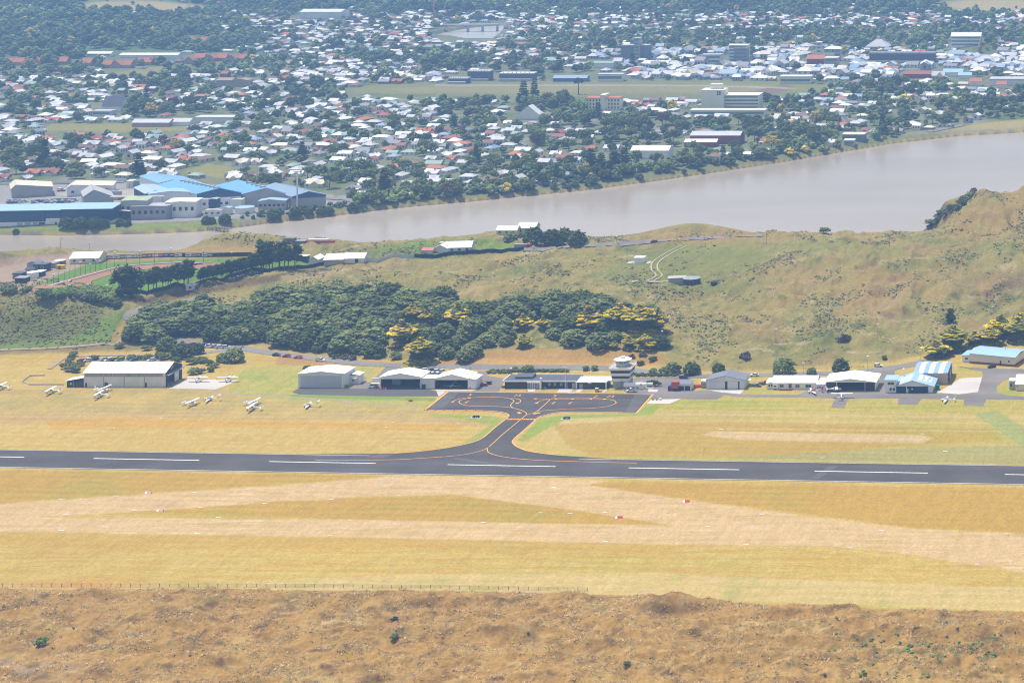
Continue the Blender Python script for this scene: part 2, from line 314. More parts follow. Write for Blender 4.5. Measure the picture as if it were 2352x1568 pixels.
    put(A(206, 178, 130), dm * soft([(640, 634), (820, 612), (960, 600), (960, 606), (820, 622), (660, 646)], u, v, 3) * .7)
    put(A(200, 160, 100), dm * gau(u, v, 520, 574, 150, 10) * .8); put(A(196, 152, 92), dm * gau(u, v, 1590, 545, 130, 12) * .7); put(A(196, 164, 96), dm * ss((u - 2130) / 60.) * ss((560 - v) / 20) * ss(.6 + 1.5 * n2) * .85)
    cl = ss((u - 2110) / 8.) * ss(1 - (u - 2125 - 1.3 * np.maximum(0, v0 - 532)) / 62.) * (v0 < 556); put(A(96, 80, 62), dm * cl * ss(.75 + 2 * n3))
    c[...] *= (1 - .17 * dm)[..., None]
    # --- foreground dunes
    put(A(204, 158, 88), fm)
    put(A(220, 182, 112), fm * ss(.0 + 1.6 * n2) * .8); put(A(160, 120, 66), fm * ss(-.1 + 1.8 * fbm(X / 9, Y / 9, 4, 181)) * .75)
    put(A(228, 196, 136), fm * ss(-.5 + 2.2 * fbm(X / 12, Y / 5, 4, 191)) * .8); put(A(140, 134, 72), fm * ss(-.75 + 2.0 * n2 + 1.4 * n3 + .3 * n1) * .8)
    put(A(146, 122, 94), fm * ss(-.7 + 2.4 * fbm(X / 7, Y / 6, 4, 201)) * .7)
    put(A(150, 132, 70), fm * gau(u, v, 560, 1375, 220, 14) * ss(.5 + n2) * .7); put(A(176, 158, 140), fm * gau(u, v, 60, 1535, 130, 20) * ss(.4 + 2 * n3) * .9); put(A(108, 116, 60), fm * gau(u, v, 2130, 1500, 260, 34) * ss(.3 + 2 * n3) * .85); put(A(124, 90, 56), fm * gau(u, v, 1530, 1398, 60, 12) * .8); put(A(122, 92, 62), fm * ss(-.5 + 3 * fbm(X / 9, Y / 6, 4, 213)) * .75); put(A(176, 158, 120), fm * ss(-.7 + 2.6 * fbm(X / 15, Y / 9, 3, 217)) * .7)
    put(A(138, 103, 60), fm * ss(-.3 + 2.6 * fbm(X / 16, Y / 12, 4, 207)) * .6); put(A(232, 200, 134), fm * ss(-.75 + 2.6 * fbm(X / 20, Y / 4, 4, 209)) * .8); c[...] *= (1 - .10 * fm)[..., None]
    # --- town side
    put(A(140, 144, 108), tm); put(A(104, 124, 66), tm * ss(.2 + 2 * fbm(X / 40, Y / 40, 4, 211)) * .8); put(A(172, 166, 158), tm * ss(-.35 + 2.2 * fbm(X / 24, Y / 30, 3, 221)) * .8)
    put(A(150, 154, 88), rb * .5); put(A(150, 136, 100), rb * ss(2 * n1) * .25)
    put(A(150, 162, 84), tm * soft([(-300, 534), (0, 522), (250, 516), (420, 512), (560, 505), (500, 520), (250, 527), (0, 531), (-300, 545)], u, v, 4))
    put(A(176, 168, 150), tm * soft([(2052, 310), (2130, 300), (2352, 276), (2500, 268), (2500, 290), (2352, 296), (2200, 306)], u, v, 4) * .6); put(A(184, 170, 112), tm * soft([(2160, 300), (2260, 282), (2500, 262), (2500, 284), (2352, 296)], u, v, 3))
    put(A(176, 172, 168), tm * soft([(-400, 516), (-400, 430), (60, 424), (400, 416), (760, 446), (830, 470), (600, 500), (260, 514), (0, 520)], u, v, 5)); put(A(204, 196, 184), tm * soft([(120, 444), (560, 424), (570, 440), (420, 458), (240, 462)], u, v, 4) * .9)
    # racecourse, parks
    put(A(148, 150, 92), soft([(800, 206), (850, 196), (1100, 190), (1500, 187), (1800, 188), (1905, 197), (1900, 208), (1760, 216), (1300, 217), (960, 217), (820, 213)], u, v, 2.5)); put(A(164, 156, 108), soft([(880, 204), (1100, 196), (1500, 193), (1760, 196), (1790, 204), (1700, 211), (1200, 213), (940, 212)], u, v, 2.5))
    put(A(150, 124, 104), soft([(1740, 207), (1800, 196), (1830, 199), (1790, 214), (1740, 215)], u, v, 2)); put(A(186, 182, 172), ss(1.6 - np.abs(v - (196 + 10 * ((u - 1400) / 500.) ** 2 * (u > 1400))) / 1.2) * (u > 1000) * (u < 1830))
    for f in ([(236, 184), (262, 166), (372, 154), (380, 170), (330, 184)], [(90, 300), (120, 285), (430, 282), (440, 300), (300, 304)], [(420, 395), (480, 375), (540, 388), (530, 412), (470, 404)], [(1985, 190), (1860, 180), (1980, 183)]):
        put(A(166, 158, 96), soft(f, u, v, 3)); put(A(140, 152, 80), soft(f, u, v, 3) * ss(n2 * 2) * .6)
    # wooded hills and bare hilltops
    fo = np.maximum(ss((Y - 2850) / 250.), ss((150 - v) / 50.) * ss((620 - u) / 160.)); put(A(104, 132, 82), tm * fo * .9)
    for g in ((300, 13, 130, 13), (400, 18, 80, 10), (2290, 12, 150, 16)): put(A(206, 186, 128), ss(gau(u, v, *g) * 2.2 - .5) * tm * .95)
    put(A(136, 132, 76), tm * soft([(2210, 130), (2225, 122), (2250, 119), (2280, 122), (2312, 128), (2290, 136)], u, v, 3))
    # mud
    mud = ss((HH + 4.4) / 1.2) * ss((-1.9 - HH) / .6) * (v0 > 440); put(A(156, 134, 122), mud)
    put(A(136, 120, 108), ss((-2.2 - HH) / .5) * (v0 < 600))
    c[..., 2] *= 1 + .06 * fm + .07 * (1 - fm) * (1 - dm) * (1 - tm); a0, a1 = W(0, 1031.5), W(2352, 1068.5); dl = Y - (a1[1] - a0[1]) / (a1[0] - a0[0]) * X; air = (1 - fm) * (1 - dm) * (1 - tm); c *= (1 + air * (.045 * np.sin(dl * .95 + 1.5 * fbm(X / 120, Y / 40, 2, 251)) * ss(.5 + 2 * n1) + .05 * fbm(X / 26, dl / 1.3, 3, 261)))[..., None]; c[..., 1] *= 1 + .04 * fm
    c *= (1 + .10 * fbm(X / 2.5, Y / 3.5, 3, 231) + .06 * fbm(X / 90, Y / 90, 3, 241))[..., None]
    return np.clip(c, .004, .9)
GC = paint()
m = bpy.data.materials.new('ground_cover'); nt, b = nodes(m); N = nt.nodes.new; L = nt.links.new
b.inputs['Roughness'].default_value = 1; b.inputs['Specular IOR Level'].default_value = .08
at = N('ShaderNodeAttribute'); at.attribute_name = 'tint'; tc = N('ShaderNodeTexCoord')
def nz(scale, det, mpv=None):
    n = N('ShaderNodeTexNoise'); n.inputs['Scale'].default_value = scale; n.inputs['Detail'].default_value = det; n.inputs['Roughness'].default_value = .65
    if mpv:
        mp = N('ShaderNodeMapping'); mp.inputs['Scale'].default_value = mpv; L(tc.outputs['Object'], mp.inputs['Vector']); L(mp.outputs[0], n.inputs['Vector'])
    else: L(tc.outputs['Object'], n.inputs['Vector'])
    return n.outputs['Fac']
def rng(s, a, bb, lo=.3, hi=.7):
    r = N('ShaderNodeMapRange'); r.inputs[1].default_value = lo; r.inputs[2].default_value = hi; r.inputs[3].default_value = a; r.inputs[4].default_value = bb; L(s, r.inputs[0]); return r.outputs[0]
na = nz(.9, 4); nb_ = nz(.3, 3, (1, .22, 1))
mu = N('ShaderNodeMath'); mu.operation = 'MULTIPLY'; L(rng(na, .80, 1.2), mu.inputs[0]); L(rng(nb_, .92, 1.08), mu.inputs[1])
vm = N('ShaderNodeVectorMath'); vm.operation = 'SCALE'; L(at.outputs['Color'], vm.inputs[0]); L(mu.outputs[0], vm.inputs['Scale']); L(vm.outputs[0], b.inputs['Base Color'])
bp = N('ShaderNodeBump'); bp.inputs['Strength'].default_value = .5; bp.inputs['Distance'].default_value = .5; L(na, bp.inputs['Height']); L(bp.outputs[0], b.inputs['Normal'])
nr, nc = UU.shape
ii = (np.arange(nr - 1)[:, None] * nc + np.arange(nc - 1)[None, :]).ravel()
quads = np.stack([ii, ii + 1, ii + nc + 1, ii + nc], 1)
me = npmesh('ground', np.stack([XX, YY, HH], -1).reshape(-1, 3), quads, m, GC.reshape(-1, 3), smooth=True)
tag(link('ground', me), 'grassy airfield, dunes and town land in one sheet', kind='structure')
# ------------------------------------------------------------------ river
m = bpy.data.materials.new('river_water'); nt, b = nodes(m); N = nt.nodes.new; L = nt.links.new
tc = N('ShaderNodeTexCoord'); mp = N('ShaderNodeMapping'); mp.inputs['Scale'].default_value = (.35, 1, 1); L(tc.outputs['Object'], mp.inputs['Vector'])
n = N('ShaderNodeTexNoise'); n.inputs['Scale'].default_value = .007; n.inputs['Detail'].default_value = 7; L(mp.outputs[0], n.inputs['Vector'])
cr = N('ShaderNodeValToRGB'); cr.color_ramp.elements[0].position = .35; cr.color_ramp.elements[0].color = (.33, .275, .215, 1); cr.color_ramp.elements[1].position = .7; cr.color_ramp.elements[1].color = (.41, .35, .285, 1); L(n.outputs['Fac'], cr.inputs[0]); L(cr.outputs[0], b.inputs['Base Color'])
b.inputs['Roughness'].default_value = .17; b.inputs['IOR'].default_value = 1.33; b.inputs['Specular IOR Level'].default_value = .45
n2 = N('ShaderNodeTexNoise'); n2.inputs['Scale'].default_value = .25; n2.inputs['Detail'].default_value = 5; L(tc.outputs['Object'], n2.inputs['Vector'])
bp = N('ShaderNodeBump'); bp.inputs['Strength'].default_value = .25; bp.inputs['Distance'].default_value = .5; L(n2.outputs['Fac'], bp.inputs['Height']); L(bp.outputs[0], b.inputs['Normal'])
wb = MB()
def strip(far, near):
    us = np.linspace(-880, 3180, 60)
    for a, bb in zip(us[:-1], us[1:]):
        wb.poly([W(a, ipl(a, near) + 14, WATER), W(bb, ipl(bb, near) + 14, WATER), W(bb, ipl(bb, far) - 7, WATER), W(a, ipl(a, far) - 7, WATER)])
strip(FAR, NEAR); tag(wb.build('river', m), 'wide calm brown grey river', kind='structure')
wb = MB().poly([W(965, 96, WATER), W(1160, 96, WATER), W(1185, 48, WATER), W(1040, 48, WATER)]); m2 = m.copy(); m2.name = 'upriver_water_sky_tint'; [(setattr(e_, 'color', c_)) for e_, c_ in zip(next(n for n in m2.node_tree.nodes if n.type == 'VALTORGB').color_ramp.elements, ((.50, .48, .45, 1), (.60, .58, .56, 1)))]; tag(wb.build('river_reach', m2), 'far bend of the river under the road bridge', kind='structure')  # paler copy of the water, sky reflection put into its base colour
# ------------------------------------------------------------------ flat sheets: runway, aprons, roads
def flat(name, polys, m, label, z0=.02, dz=.006):
    mb = MB()
    for k, p in enumerate(polys):
        pts = [Vector(W(*t, z0 + k * dz)) for t in p]
        for tri in tessellate_polygon([pts]):
            a, bb, cc = (pts[i] for i in tri)
            if (bb - a).cross(cc - a).z < 0: bb, cc = cc, bb
            mb.poly([a, bb, cc])
    return tag(mb.build(name, m), label, kind='structure')
def smooth(pts, n=8, closed=False):
    P = [np.array(p, float) for p in pts]; out = []
    m_ = len(P)
    for i in range(m_ if closed else m_ - 1):
        p0, p1, p2, p3 = (P[(i - 1) % m_] if closed or i > 0 else P[0]), P[i], P[(i + 1) % m_], (P[(i + 2) % m_] if closed or i + 2 < m_ else P[-1])
        for t in np.linspace(0, 1, n, endpoint=False):
            out.append(tuple(.5 * ((2 * p1) + (p2 - p0) * t + (2 * p0 - 5 * p1 + 4 * p2 - p3) * t * t + (3 * p1 - p0 - 3 * p2 + p3) * t ** 3)))
    if not closed: out.append(tuple(P[-1]))
    return out
def ribbon(mb, pts, w, z=None, off=.3, mi=0, closed=False):
    """a strip of width w metres along ground points; draped when z is None"""
    P = [np.array(W(*p)[:2]) if z is not None else np.array(gnd(*p)[:2]) for p in pts]
    n = len(P); Lf = []; Rt = []
    for i in range(n):
        a = P[(i - 1) % n] if closed or i > 0 else P[0]; bb = P[(i + 1) % n] if closed or i < n - 1 else P[-1]
        d = bb - a; d = d / (np.linalg.norm(d) + 1e-9); nn = np.array((-d[1], d[0])) * w / 2
        for lst, s in ((Lf, 1), (Rt, -1)):
            qx, qy = P[i] + s * nn; lst.append((qx, qy, z if z is not None else float(hz(qx, qy)) + off))
    for i in range(n if closed else n - 1):
        j = (i + 1) % n; mb.poly([Rt[i], Rt[j], Lf[j], Lf[i]], mi)
def asphalt(name, base, var=.14, crack=True):
    m = bpy.data.materials.new(name); MATS[name] = m; nt, b = nodes(m); N = nt.nodes.new; L = nt.links.new
    b.inputs['Roughness'].default_value = .85; b.inputs['Specular IOR Level'].default_value = .2
    tc = N('ShaderNodeTexCoord'); outs = []
    for sc, st, v in ((.05, (1, 1, 1), var), (.02, (.35, 6, 1), var * .9), (1.3, (1, 1, 1), var * .7)):
        mp = N('ShaderNodeMapping'); mp.inputs['Scale'].default_value = st; L(tc.outputs['Object'], mp.inputs['Vector'])
        n = N('ShaderNodeTexNoise'); n.inputs['Scale'].default_value = sc; n.inputs['Detail'].default_value = 6; L(mp.outputs[0], n.inputs['Vector'])
        r = N('ShaderNodeMapRange'); r.inputs[1].default_value = .3; r.inputs[2].default_value = .7; r.inputs[3].default_value = 1 - v; r.inputs[4].default_value = 1 + v; L(n.outputs['Fac'], r.inputs[0]); outs.append(r.outputs[0])
    a = outs[0]
    for o in outs[1:]:
        k = N('ShaderNodeMath'); k.operation = 'MULTIPLY'; L(a, k.inputs[0]); L(o, k.inputs[1]); a = k.outputs[0]
    vm = N('ShaderNodeVectorMath'); vm.operation = 'SCALE'; vm.inputs[0].default_value = base; L(a, vm.inputs['Scale']); L(vm.outputs[0], b.inputs['Base Color'])
    return m
ASPD = asphalt('runway_asphalt', (.078, .070, .067), .2); ASPH = asphalt('old_asphalt', (.190, .170, .152)); ROAD = asphalt('road_seal', (.215, .198, .178)); CONC = asphalt('concrete_pad', (.50, .46, .42), .08)
PY = mat('yellow_road_paint', (.74, .36, .09), .75, .3, 1.5); PW = mat('white_road_paint', (.70, .69, .66), .75, .22, 1.5)
PATCH = asphalt('resealed_asphalt', (.105, .098, .098))
# runway edges run on beyond the picture
def ext(p, q_, u):
    a = W(*p); bb = W(*q_); d = ((bb[1] - a[1]) / (bb[0] - a[0]))
    lo, hi = None, None
    # intersection of the world line with the ray of column u
    k = (u - CX) / F; Y = (a[1] - d * a[0]) / (1 - d * k); return (u, CY + F * HC / Y)
RT0, RT1 = (0, 1031.5), (2352, 1068.5); RB0, RB1 = (0, 1073.5), (2352, 1113)
fl = [(700, ext(RT0, RT1, 700)[1]), *smooth(qs('A', (-300, 1590), (100, 1560), (600, 1490), (1000, 1385), (1250, 1190), (1440, 1045)), 6)]
fr = smooth(qs('A', (1870, 1070), (1700, 1225), (1520, 1385), (1530, 1455), (1640, 1520), (1800, 1566), (2200, 1620)), 6) + [(1420, ext(RT0, RT1, 1420)[1])]
apL = smooth(qs('A', (1440, 1045), (1452, 1018), (1400, 985), (1250, 960), (1000, 945), (600, 940), (155, 938)), 6)
apR = smooth(qs('B', (1510, 980), (1000, 968), (600, 966), (300, 975), (60, 1030)), 5) + smooth(qs('A', (1945, 1025), (1870, 1070)), 4)
APRON = apL + [q('A', 525, 650), q('B', 1775, 685)] + apR
flat('runway', [[ext(RT0, RT1, -700), ext(RT0, RT1, 3000), ext(RB0, RB1, 3000), ext(RB0, RB1, -700)]], ASPD, 'long dark asphalt runway', .02)
flat('taxiway', [[*fl, *fr, (1420, ext(RT0, RT1, 1420)[1] + 2), (700, ext(RT0, RT1, 700)[1] + 2)]], ASPD, 'dark taxiway flaring onto the runway', .03)
flat('apron', [APRON], ASPD, 'dark asphalt apron in front of the terminal', .034)
flat('apron_patch', [qs('A', (540, 660), (690, 662), (450, 900), (320, 925), (180, 930)), qs('B', (1500, 690), (1740, 692), (1480, 965), (1350, 960))], PATCH, 'greyer resealed strip of the apron', .042)
flat('runway_patch', [[(1352, 1051.5), (1410, 1053), (1396, 1060), (1340, 1058.5)], [(872, 1042.5), (905, 1043.5), (880, 1051), (845, 1049.5)], [(1905, 1069), (1925, 1069.5), (1880, 1099), (1862, 1098)], [(700, 1044), (830, 1044.5), (780, 1048), (690, 1047)], [(1050, 1050), (1180, 1070), (1165, 1074), (1035, 1053)]], PATCH, 'paler worn patches on the runway', .043, .002)
mk = MB()
Z1 = .06
for a, bb in ((0, 55), (215, 457.5), (618, 863), (1028, 1276), (1444, 1698), (1871, 2131), (2308, 2570), (-620, -390), (-205, 30)):
    if a == -205: continue
    va = lambda u: ext((215, 1052.5), (2131, 1086), u)[1]
    ribbon(mk, [(a, va(a)), (bb, va(bb))], .75, Z1, mi=1)
ribbon(mk, [(u, ext(RB0, RB1, u)[1] - 1.2) for u in (-700, 500, 1800, 3000)], .35, Z1, mi=1); ribbon(mk, [(u, ext(RT0, RT1, u)[1] + 1.2) for u in (-700, 300, 850)], .3, Z1, mi=1); ribbon(mk, [(u, ext(RT0, RT1, u)[1] + 1.2) for u in (1330, 2000, 3000)], .3, Z1, mi=1)
def inset(pts, dy): return [(a, bb + dy) for a, bb in pts]
Z2 = .07
ribbon(mk, inset(apL, -1.0), .55, Z2); ribbon(mk, inset(apR, -.8), .55, Z2); ribbon(mk, fl[1:], .5, Z2); ribbon(mk, fr[:-2], .6, Z2)
ribbon(mk, [q('A', 165, 936), q('A', 530, 652)], .8, Z2); ribbon(mk, [q('A', 530, 654), q('B', 1770, 690)], .4, Z2); ribbon(mk, [q('B', 1772, 688), q('B', 1512, 980)], .8, Z2)
CL = lambda pts, w=.38, n=7: ribbon(mk, smooth(pts, n), w, Z2)
CL(qs('A', (580, 815), (640, 780), (760, 750), (900, 743), (1080, 733), (1280, 738), (1400, 745), (1490, 765), (1530, 795), (1500, 830), (1478, 865), (1520, 900), (1640, 935), (1710, 970), (1722, 1000), (1680, 1035), (1640, 1070)))
CL(qs('A', (1480, 757), (1560, 757), (1620, 775), (1632, 800), (1600, 825), (1565, 832)))
CL(qs('A', (880, 746), (760, 768), (700, 795), (700, 825), (780, 858), (900, 870), (1150, 875), (1400, 885), (1530, 905)))
CL(qs('A', (1640, 1070), (1350, 1310), (1150, 1490), (1000, 1560), (700, 1620), (200, 1660), (-400, 1690), (-1500, 1695)))
CL(qs('A', (1150, 1485), (1125, 1520), (1150, 1580), (1350, 1640), (1800, 1690), (2600, 1720), (3400, 1740)))
CL(qs('A', (1730, 1005), (1870, 955), (2000, 850), (2085, 768)))
CL(qs('A', (1870, 955), (2050, 935), (2352, 915)) + qs('B', (400, 915), (800, 905), (1050, 880), (1170, 845), (1205, 815), (1160, 785), (1000, 762), (800, 748), (480, 745), (240, 757), (60, 790), (-10, 830)))
CL(qs('A', (1640, 757), (1800, 760)) + qs('B', (-200, 760), (0, 760), (210, 762), (560, 768), (900, 772), (1060, 770)), .3, 4)
for z in (470, 540, 600, 670): ribbon(mk, qs('A', (z, 745), (z + 36, 745)), .25, Z2)
for z in (1160, 1230, 1300, 1370, 1430): ribbon(mk, qs('B', (z, 776), (z + 36, 777)), .25, Z2)
for z in (1860, 850): ribbon(mk, qs('A', (z - 22, 760 - (z < 900) * 12), (z + 22, 760 - (z < 900) * 12)), 1.3, Z2 + .01)
for z in (290, 545, 820, 1030): ribbon(mk, qs('B', (z - 16, 765), (z + 16, 766)), 1.3, Z2 + .01)
for r, a, bb in (('A', 598, 805), ('A', 1875, 828), ('A', 1578, 830)): ribbon(mk, qs(r, (a - 18, bb + 4), (a + 18, bb - 4)), 1.4, Z2 + .01)
ribbon(mk, qs('A', (1595, 965), (1625, 988)), 1.4, Z2); ribbon(mk, qs('A', (1825, 992), (1925, 972)), 1.6, Z2)
ribbon(mk, qs('A', (1410, 1068), (1860, 1072)), .9, Z2)
for z in range(1420, 1860, 52): ribbon(mk, qs('A', (z, 1080), (z + 26, 1080)), .5, Z2 + .004)
GL = {'5': [[(.9, 1), (.2, 1), (.15, .55), (.6, .6), (.85, .35), (.6, 0), (.1, .05)]], '7': [[(.05, 1), (.9, 1), (.35, 0)]], '3': [[(.1, 1), (.85, 1), (.4, .6), (.85, .3), (.5, 0), (.05, .08)]], '6': [[(.75, 1), (.3, .6), (.12, .25), (.4, 0), (.75, .12), (.7, .42), (.2, .36)]]}
def digit(ch, r, x, y, w=1.5, h=3.4):
    X0, Y0, _ = W(*q(r, x, y))
    for s in GL[ch]:
        pts = [UV(X0 + a * w, Y0 + bb * h) for a, bb in s]; ribbon(mk, pts, .42, Z2 + .01)
for ch, r, x, y in (('5', 'A', 822, 716), ('7', 'A', 1512, 726), ('3', 'A', 1575, 726), ('5', 'A', 2115, 732), ('7', 'B', 850, 742), ('7', 'B', 1052, 742), ('3', 'B', 1115, 742), ('6', 'A', 770, 826), ('6', 'A', 2095, 840), ('6', 'B', 468, 840)): digit(ch, r, x, y)
tag(mk.build('painted_markings', [PY, PW]), 'yellow and white painted lines and stand numbers', kind='structure')
flat('hangar_apron', [qs('D', (140, 640), (820, 650), (890, 652), (1360, 655), (2100, 660), (2230, 690), (2262, 770), (1500, 770), (700, 755), (130, 738), (30, 706))], asphalt('hangar_asphalt', (.105, .098, .096)), 'grey asphalt strip in front of the white hangars', .02)
flat('asphalt', [qs('D', (880, 652), (1000, 560), (1110, 476), (1150, 474), (1172, 556), (1190, 558), (1236, 545), (1456, 322), (2352, 338), (2352, 500), (2100, 655), (1360, 656)),
                 qs('A', (880, 645), (960, 600), (960, 300), (1240, 302), (1110, 360), (1125, 405), (1400, 452), (1330, 600), (1290, 655)),
                 qs('B', (1400, 690), (1760, 690), (2352, 640), (2352, 430), (1600, 430), (1480, 445), (1300, 500), (1330, 640)),
                 qs('E', (-600, 745), (360, 755), (470, 700), (680, 720), (1500, 725), (2000, 740), (2352, 740), (2352, 640), (1900, 635), (1640, 632), (1500, 690), (720, 680), (200, 622), (0, 640), (-600, 640)),
                 qs('F', (0, 860), (700, 855), (1000, 860), (1500, 868), (2352, 872), (2352, 830), (2150, 815), (2000, 775), (1990, 700), (2080, 620), (2352, 540), (2352, 470), (1900, 460), (1500, 440), (1440, 420), (1700, 480), (1800, 500), (1810, 560), (1740, 780), (1200, 790), (500, 770), (0, 770)),
                 qs('F', (380, 770), (520, 770), (520, 640), (640, 560), (650, 490), (800, 440), (960, 400), (600, 420), (300, 480), (450, 520), (450, 600)),
                 qs('E', (2030, 740), (2215, 745), (2155, 876), (1970, 870)), qs('F', (700, 855), (1000, 860), (940, 940), (690, 935)), qs('F', (1560, 865), (1850, 872), (1815, 955), (1555, 945))], ASPH, 'grey aprons, drives and car parks around the hangars', .024, .004)
flat('concrete_pads', [qs('C', (1580, 640), (1640, 640), (1930, 490), (2000, 505), (2352, 512), (2330, 660), (1700, 655)), qs('M', (1420, 1125), (1640, 1125), (1480, 1190), (1200, 1178)), qs('E', (210, 620), (745, 620), (690, 680), (420, 655)), qs('F', (1200, 780), (1360, 690), (1510, 590), (1800, 575), (1745, 770), (1500, 800)), qs('B', (1740, 770), (2200, 760), (2020, 835), (1670, 835)), qs('D', (2228, 690), (2352, 690), (2352, 720), (2262, 768)),
                       qs('A', (330, 615), (960, 618), (900, 640), (520, 645), (350, 640)), qs('B', (340, 610), (550, 600), (520, 660), (300, 665)), qs('B', (640, 605), (720, 605), (650, 662), (570, 662)), qs('B', (1050, 610), (1085, 610), (1010, 670), (985, 670)), qs('B', (1690, 620), (1850, 615), (1830, 655), (1700, 655)), qs('A', (1740, 600), (1880, 590), (1840, 655), (1730, 655))], CONC, 'pale concrete hardstands', .05, .004)
rd = MB(); LW = dict(off=.22)
lower = [q('M', *p) for p in ((1655, 905), (1900, 945), (2352, 998))] + [q('N', *p) for p in ((200, 1018), (500, 1026), (800, 1032), (1200, 1040), (1850, 1046))] + [q('O', *p) for p in ((0, 1098), (300, 1092), (600, 1090), (900, 1082), (1200, 1068), (1430, 1045), (1640, 1005), (1800, 962), (1950, 915), (2100, 880), (2300, 850), (2500, 820))]
ribbon(rd, smooth(lower, 6), 7.0, off=.10)
ribbon(rd, smooth(qs('M', (1420, 560), (1250, 590), (1100, 615), (985, 640), (920, 670), (890, 700), (930, 725), (1000, 745), (1090, 800), (1200, 850), (1400, 890), (1655, 905)), 6), 6.5, off=.35)
ribbon(rd, smooth(qs('N', (1230, 232), (1400, 226), (1600, 212), (1990, 188), (2200, 172), (2352, 165)) + qs('O', (100, 156), (250, 148), (420, 142), (560, 132)), 5), 4.5, off=.4)
ribbon(rd, smooth(qs('M', (520, 1000), (700, 990), (1100, 990), (1280, 960), (1500, 925), (1655, 905)), 5), 5., off=.12)
for pts, w in ((qs('T', (360, 400), (400, 340), (470, 270), (480, 252)), 9), (qs('V', (1030, 770), (1100, 800), (1160, 830)), 10), (qs('V', (1830, 715), (1900, 680), (1970, 650)), 8), (qs('V', (1690, 905), (1800, 885), (1930, 862)), 7), (qs('T', (0, 1262), (330, 1262), (860, 1250)), 8), (qs('T', (1980, 1080), (2200, 1000), (2352, 950)), 9), (qs('U', (560, 860), (680, 820), (760, 790)), 8), (qs('T', (2240, 1360), (2352, 1370)), 9), (qs('U', (0, 1345), (100, 1385), (200, 1410)), 9)): ribbon(rd, smooth(pts, 5), w, off=.5)
tag(rd.build('roads', ROAD), 'sealed roads behind the hangars, over the dunes and in town', kind='structure')
fp = MB()
ribbon(fp, smooth(qs('M', (1430, 1213), (1700, 1225), (2000, 1242), (2352, 1268)) + qs('N', (80, 1280), (400, 1297), (560, 1310)), 5), 1.8, .016)
ribbon(fp, smooth(qs('M', (0, 920), (400, 905), (700, 880), (800, 878), (860, 800), (850, 765)), 5), 2.0, off=.25); ribbon(fp, smooth(qs('M', (340, 1050), (420, 990), (520, 965), (900, 955), (1280, 960)), 5), 2.2, off=.25)
tag(fp.build('dirt_tracks', mat('bare_dirt', (.33, .24, .17), .95, .2, .4)), 'bare dirt tracks beside the airfield', kind='structure')
tk = MB()
for dx in (-5, 9): ribbon(tk, smooth([(a + dx, bb) for a, bb in qs('N', (2350, 205), (2240, 260), (2155, 320), (2150, 370), (2180, 410), (2120, 445))], 6), .8, off=.25)
ribbon(tk, smooth(qs('N', (2350, 445), (2200, 452), (2000, 450)), 4), 1.5, off=.25)
tag(tk.build('wheel_tracks', mat('worn_grass', (.42, .36, .24), .95, .2, .4)), 'pale wheel tracks across the dune grass', kind='structure')
# speedway oval
sp = MB(); tr = smooth(qs('G', (560, 700), (760, 650), (1000, 585), (1250, 505), (1500, 455), (1800, 415), (2100, 390), (2352, 378)) + qs('H', (200, 640), (420, 632), (700, 640), (900, 650), (1050, 680)), 6)
ribbon(sp, tr, 17, off=.18); tag(sp.build('speedway_track', mat('clay', A(188, 140, 108), .95, .16, .12, streak=(1, 1, 1))), 'brown clay speedway bend', kind='structure')
# ------------------------------------------------------------------ air, sky, sun
hb = MB().box(-5200, 2600, -60, 7600, -60, 330)
hm = bpy.data.materials.new('hazy_air'); hm.use_nodes = True; nt = hm.node_tree; nt.nodes.clear()
o = nt.nodes.new('ShaderNodeOutputMaterial'); pv = nt.nodes.new('ShaderNodeVolumePrincipled'); pv.inputs['Color'].default_value = (.33, .58, 1.0, 1); pv.inputs['Density'].default_value = HAZE = .000195; pv.inputs['Anisotropy'].default_value = 0.
nt.links.new(pv.outputs[0], o.inputs['Volume'])
tag(hb.build('haze', hm), 'thin blue summer haze over the town', kind='stuff')
TO_SUN = Vector((-.32, .16, .93)).normalized()
sl = bpy.data.lights.new('sun', 'SUN'); sl.energy = 4.4; sl.angle = R_(.53); sl.color = (1, .95, .88)
so = bpy.data.objects.new('sun', sl); COL.objects.link(so); so.location = (0, 0, 900); so.rotation_euler = (-TO_SUN).to_track_quat('-Z', 'Y').to_euler()
wd = bpy.data.worlds.new('World'); SC.world = wd; wd.use_nodes = True; nt = wd.node_tree; bg = nt.nodes['Background']
sk = nt.nodes.new('ShaderNodeTexSky'); sk.sky_type = 'NISHITA'; sk.sun_disc = False; sk.sun_elevation = math.asin(TO_SUN.z); sk.sun_rotation = math.atan2(TO_SUN.x, TO_SUN.y); sk.altitude = 200; sk.air_density = 1.2; sk.dust_density = 2.
hs = nt.nodes.new('ShaderNodeHueSaturation'); hs.inputs['Saturation'].default_value = .55; nt.links.new(sk.outputs[0], hs.inputs['Color']); nt.links.new(hs.outputs[0], bg.inputs[0]); bg.inputs[1].default_value = .115
SC.view_settings.view_transform = 'Standard'; SC.view_settings.look = 'None'; SC.view_settings.exposure = .38; SC.cycles.pixel_filter_type = 'BLACKMAN_HARRIS'; SC.cycles.filter_width = 1.1; SC.view_settings.gamma = 1; SC.view_settings.use_curve_mapping = False
SC.cycles.max_bounces = 5; SC.cycles.diffuse_bounces = 2; SC.cycles.glossy_bounces = 2; SC.cycles.transmission_bounces = 2; SC.cycles.volume_bounces = 0; SC.cycles.use_denoising = True
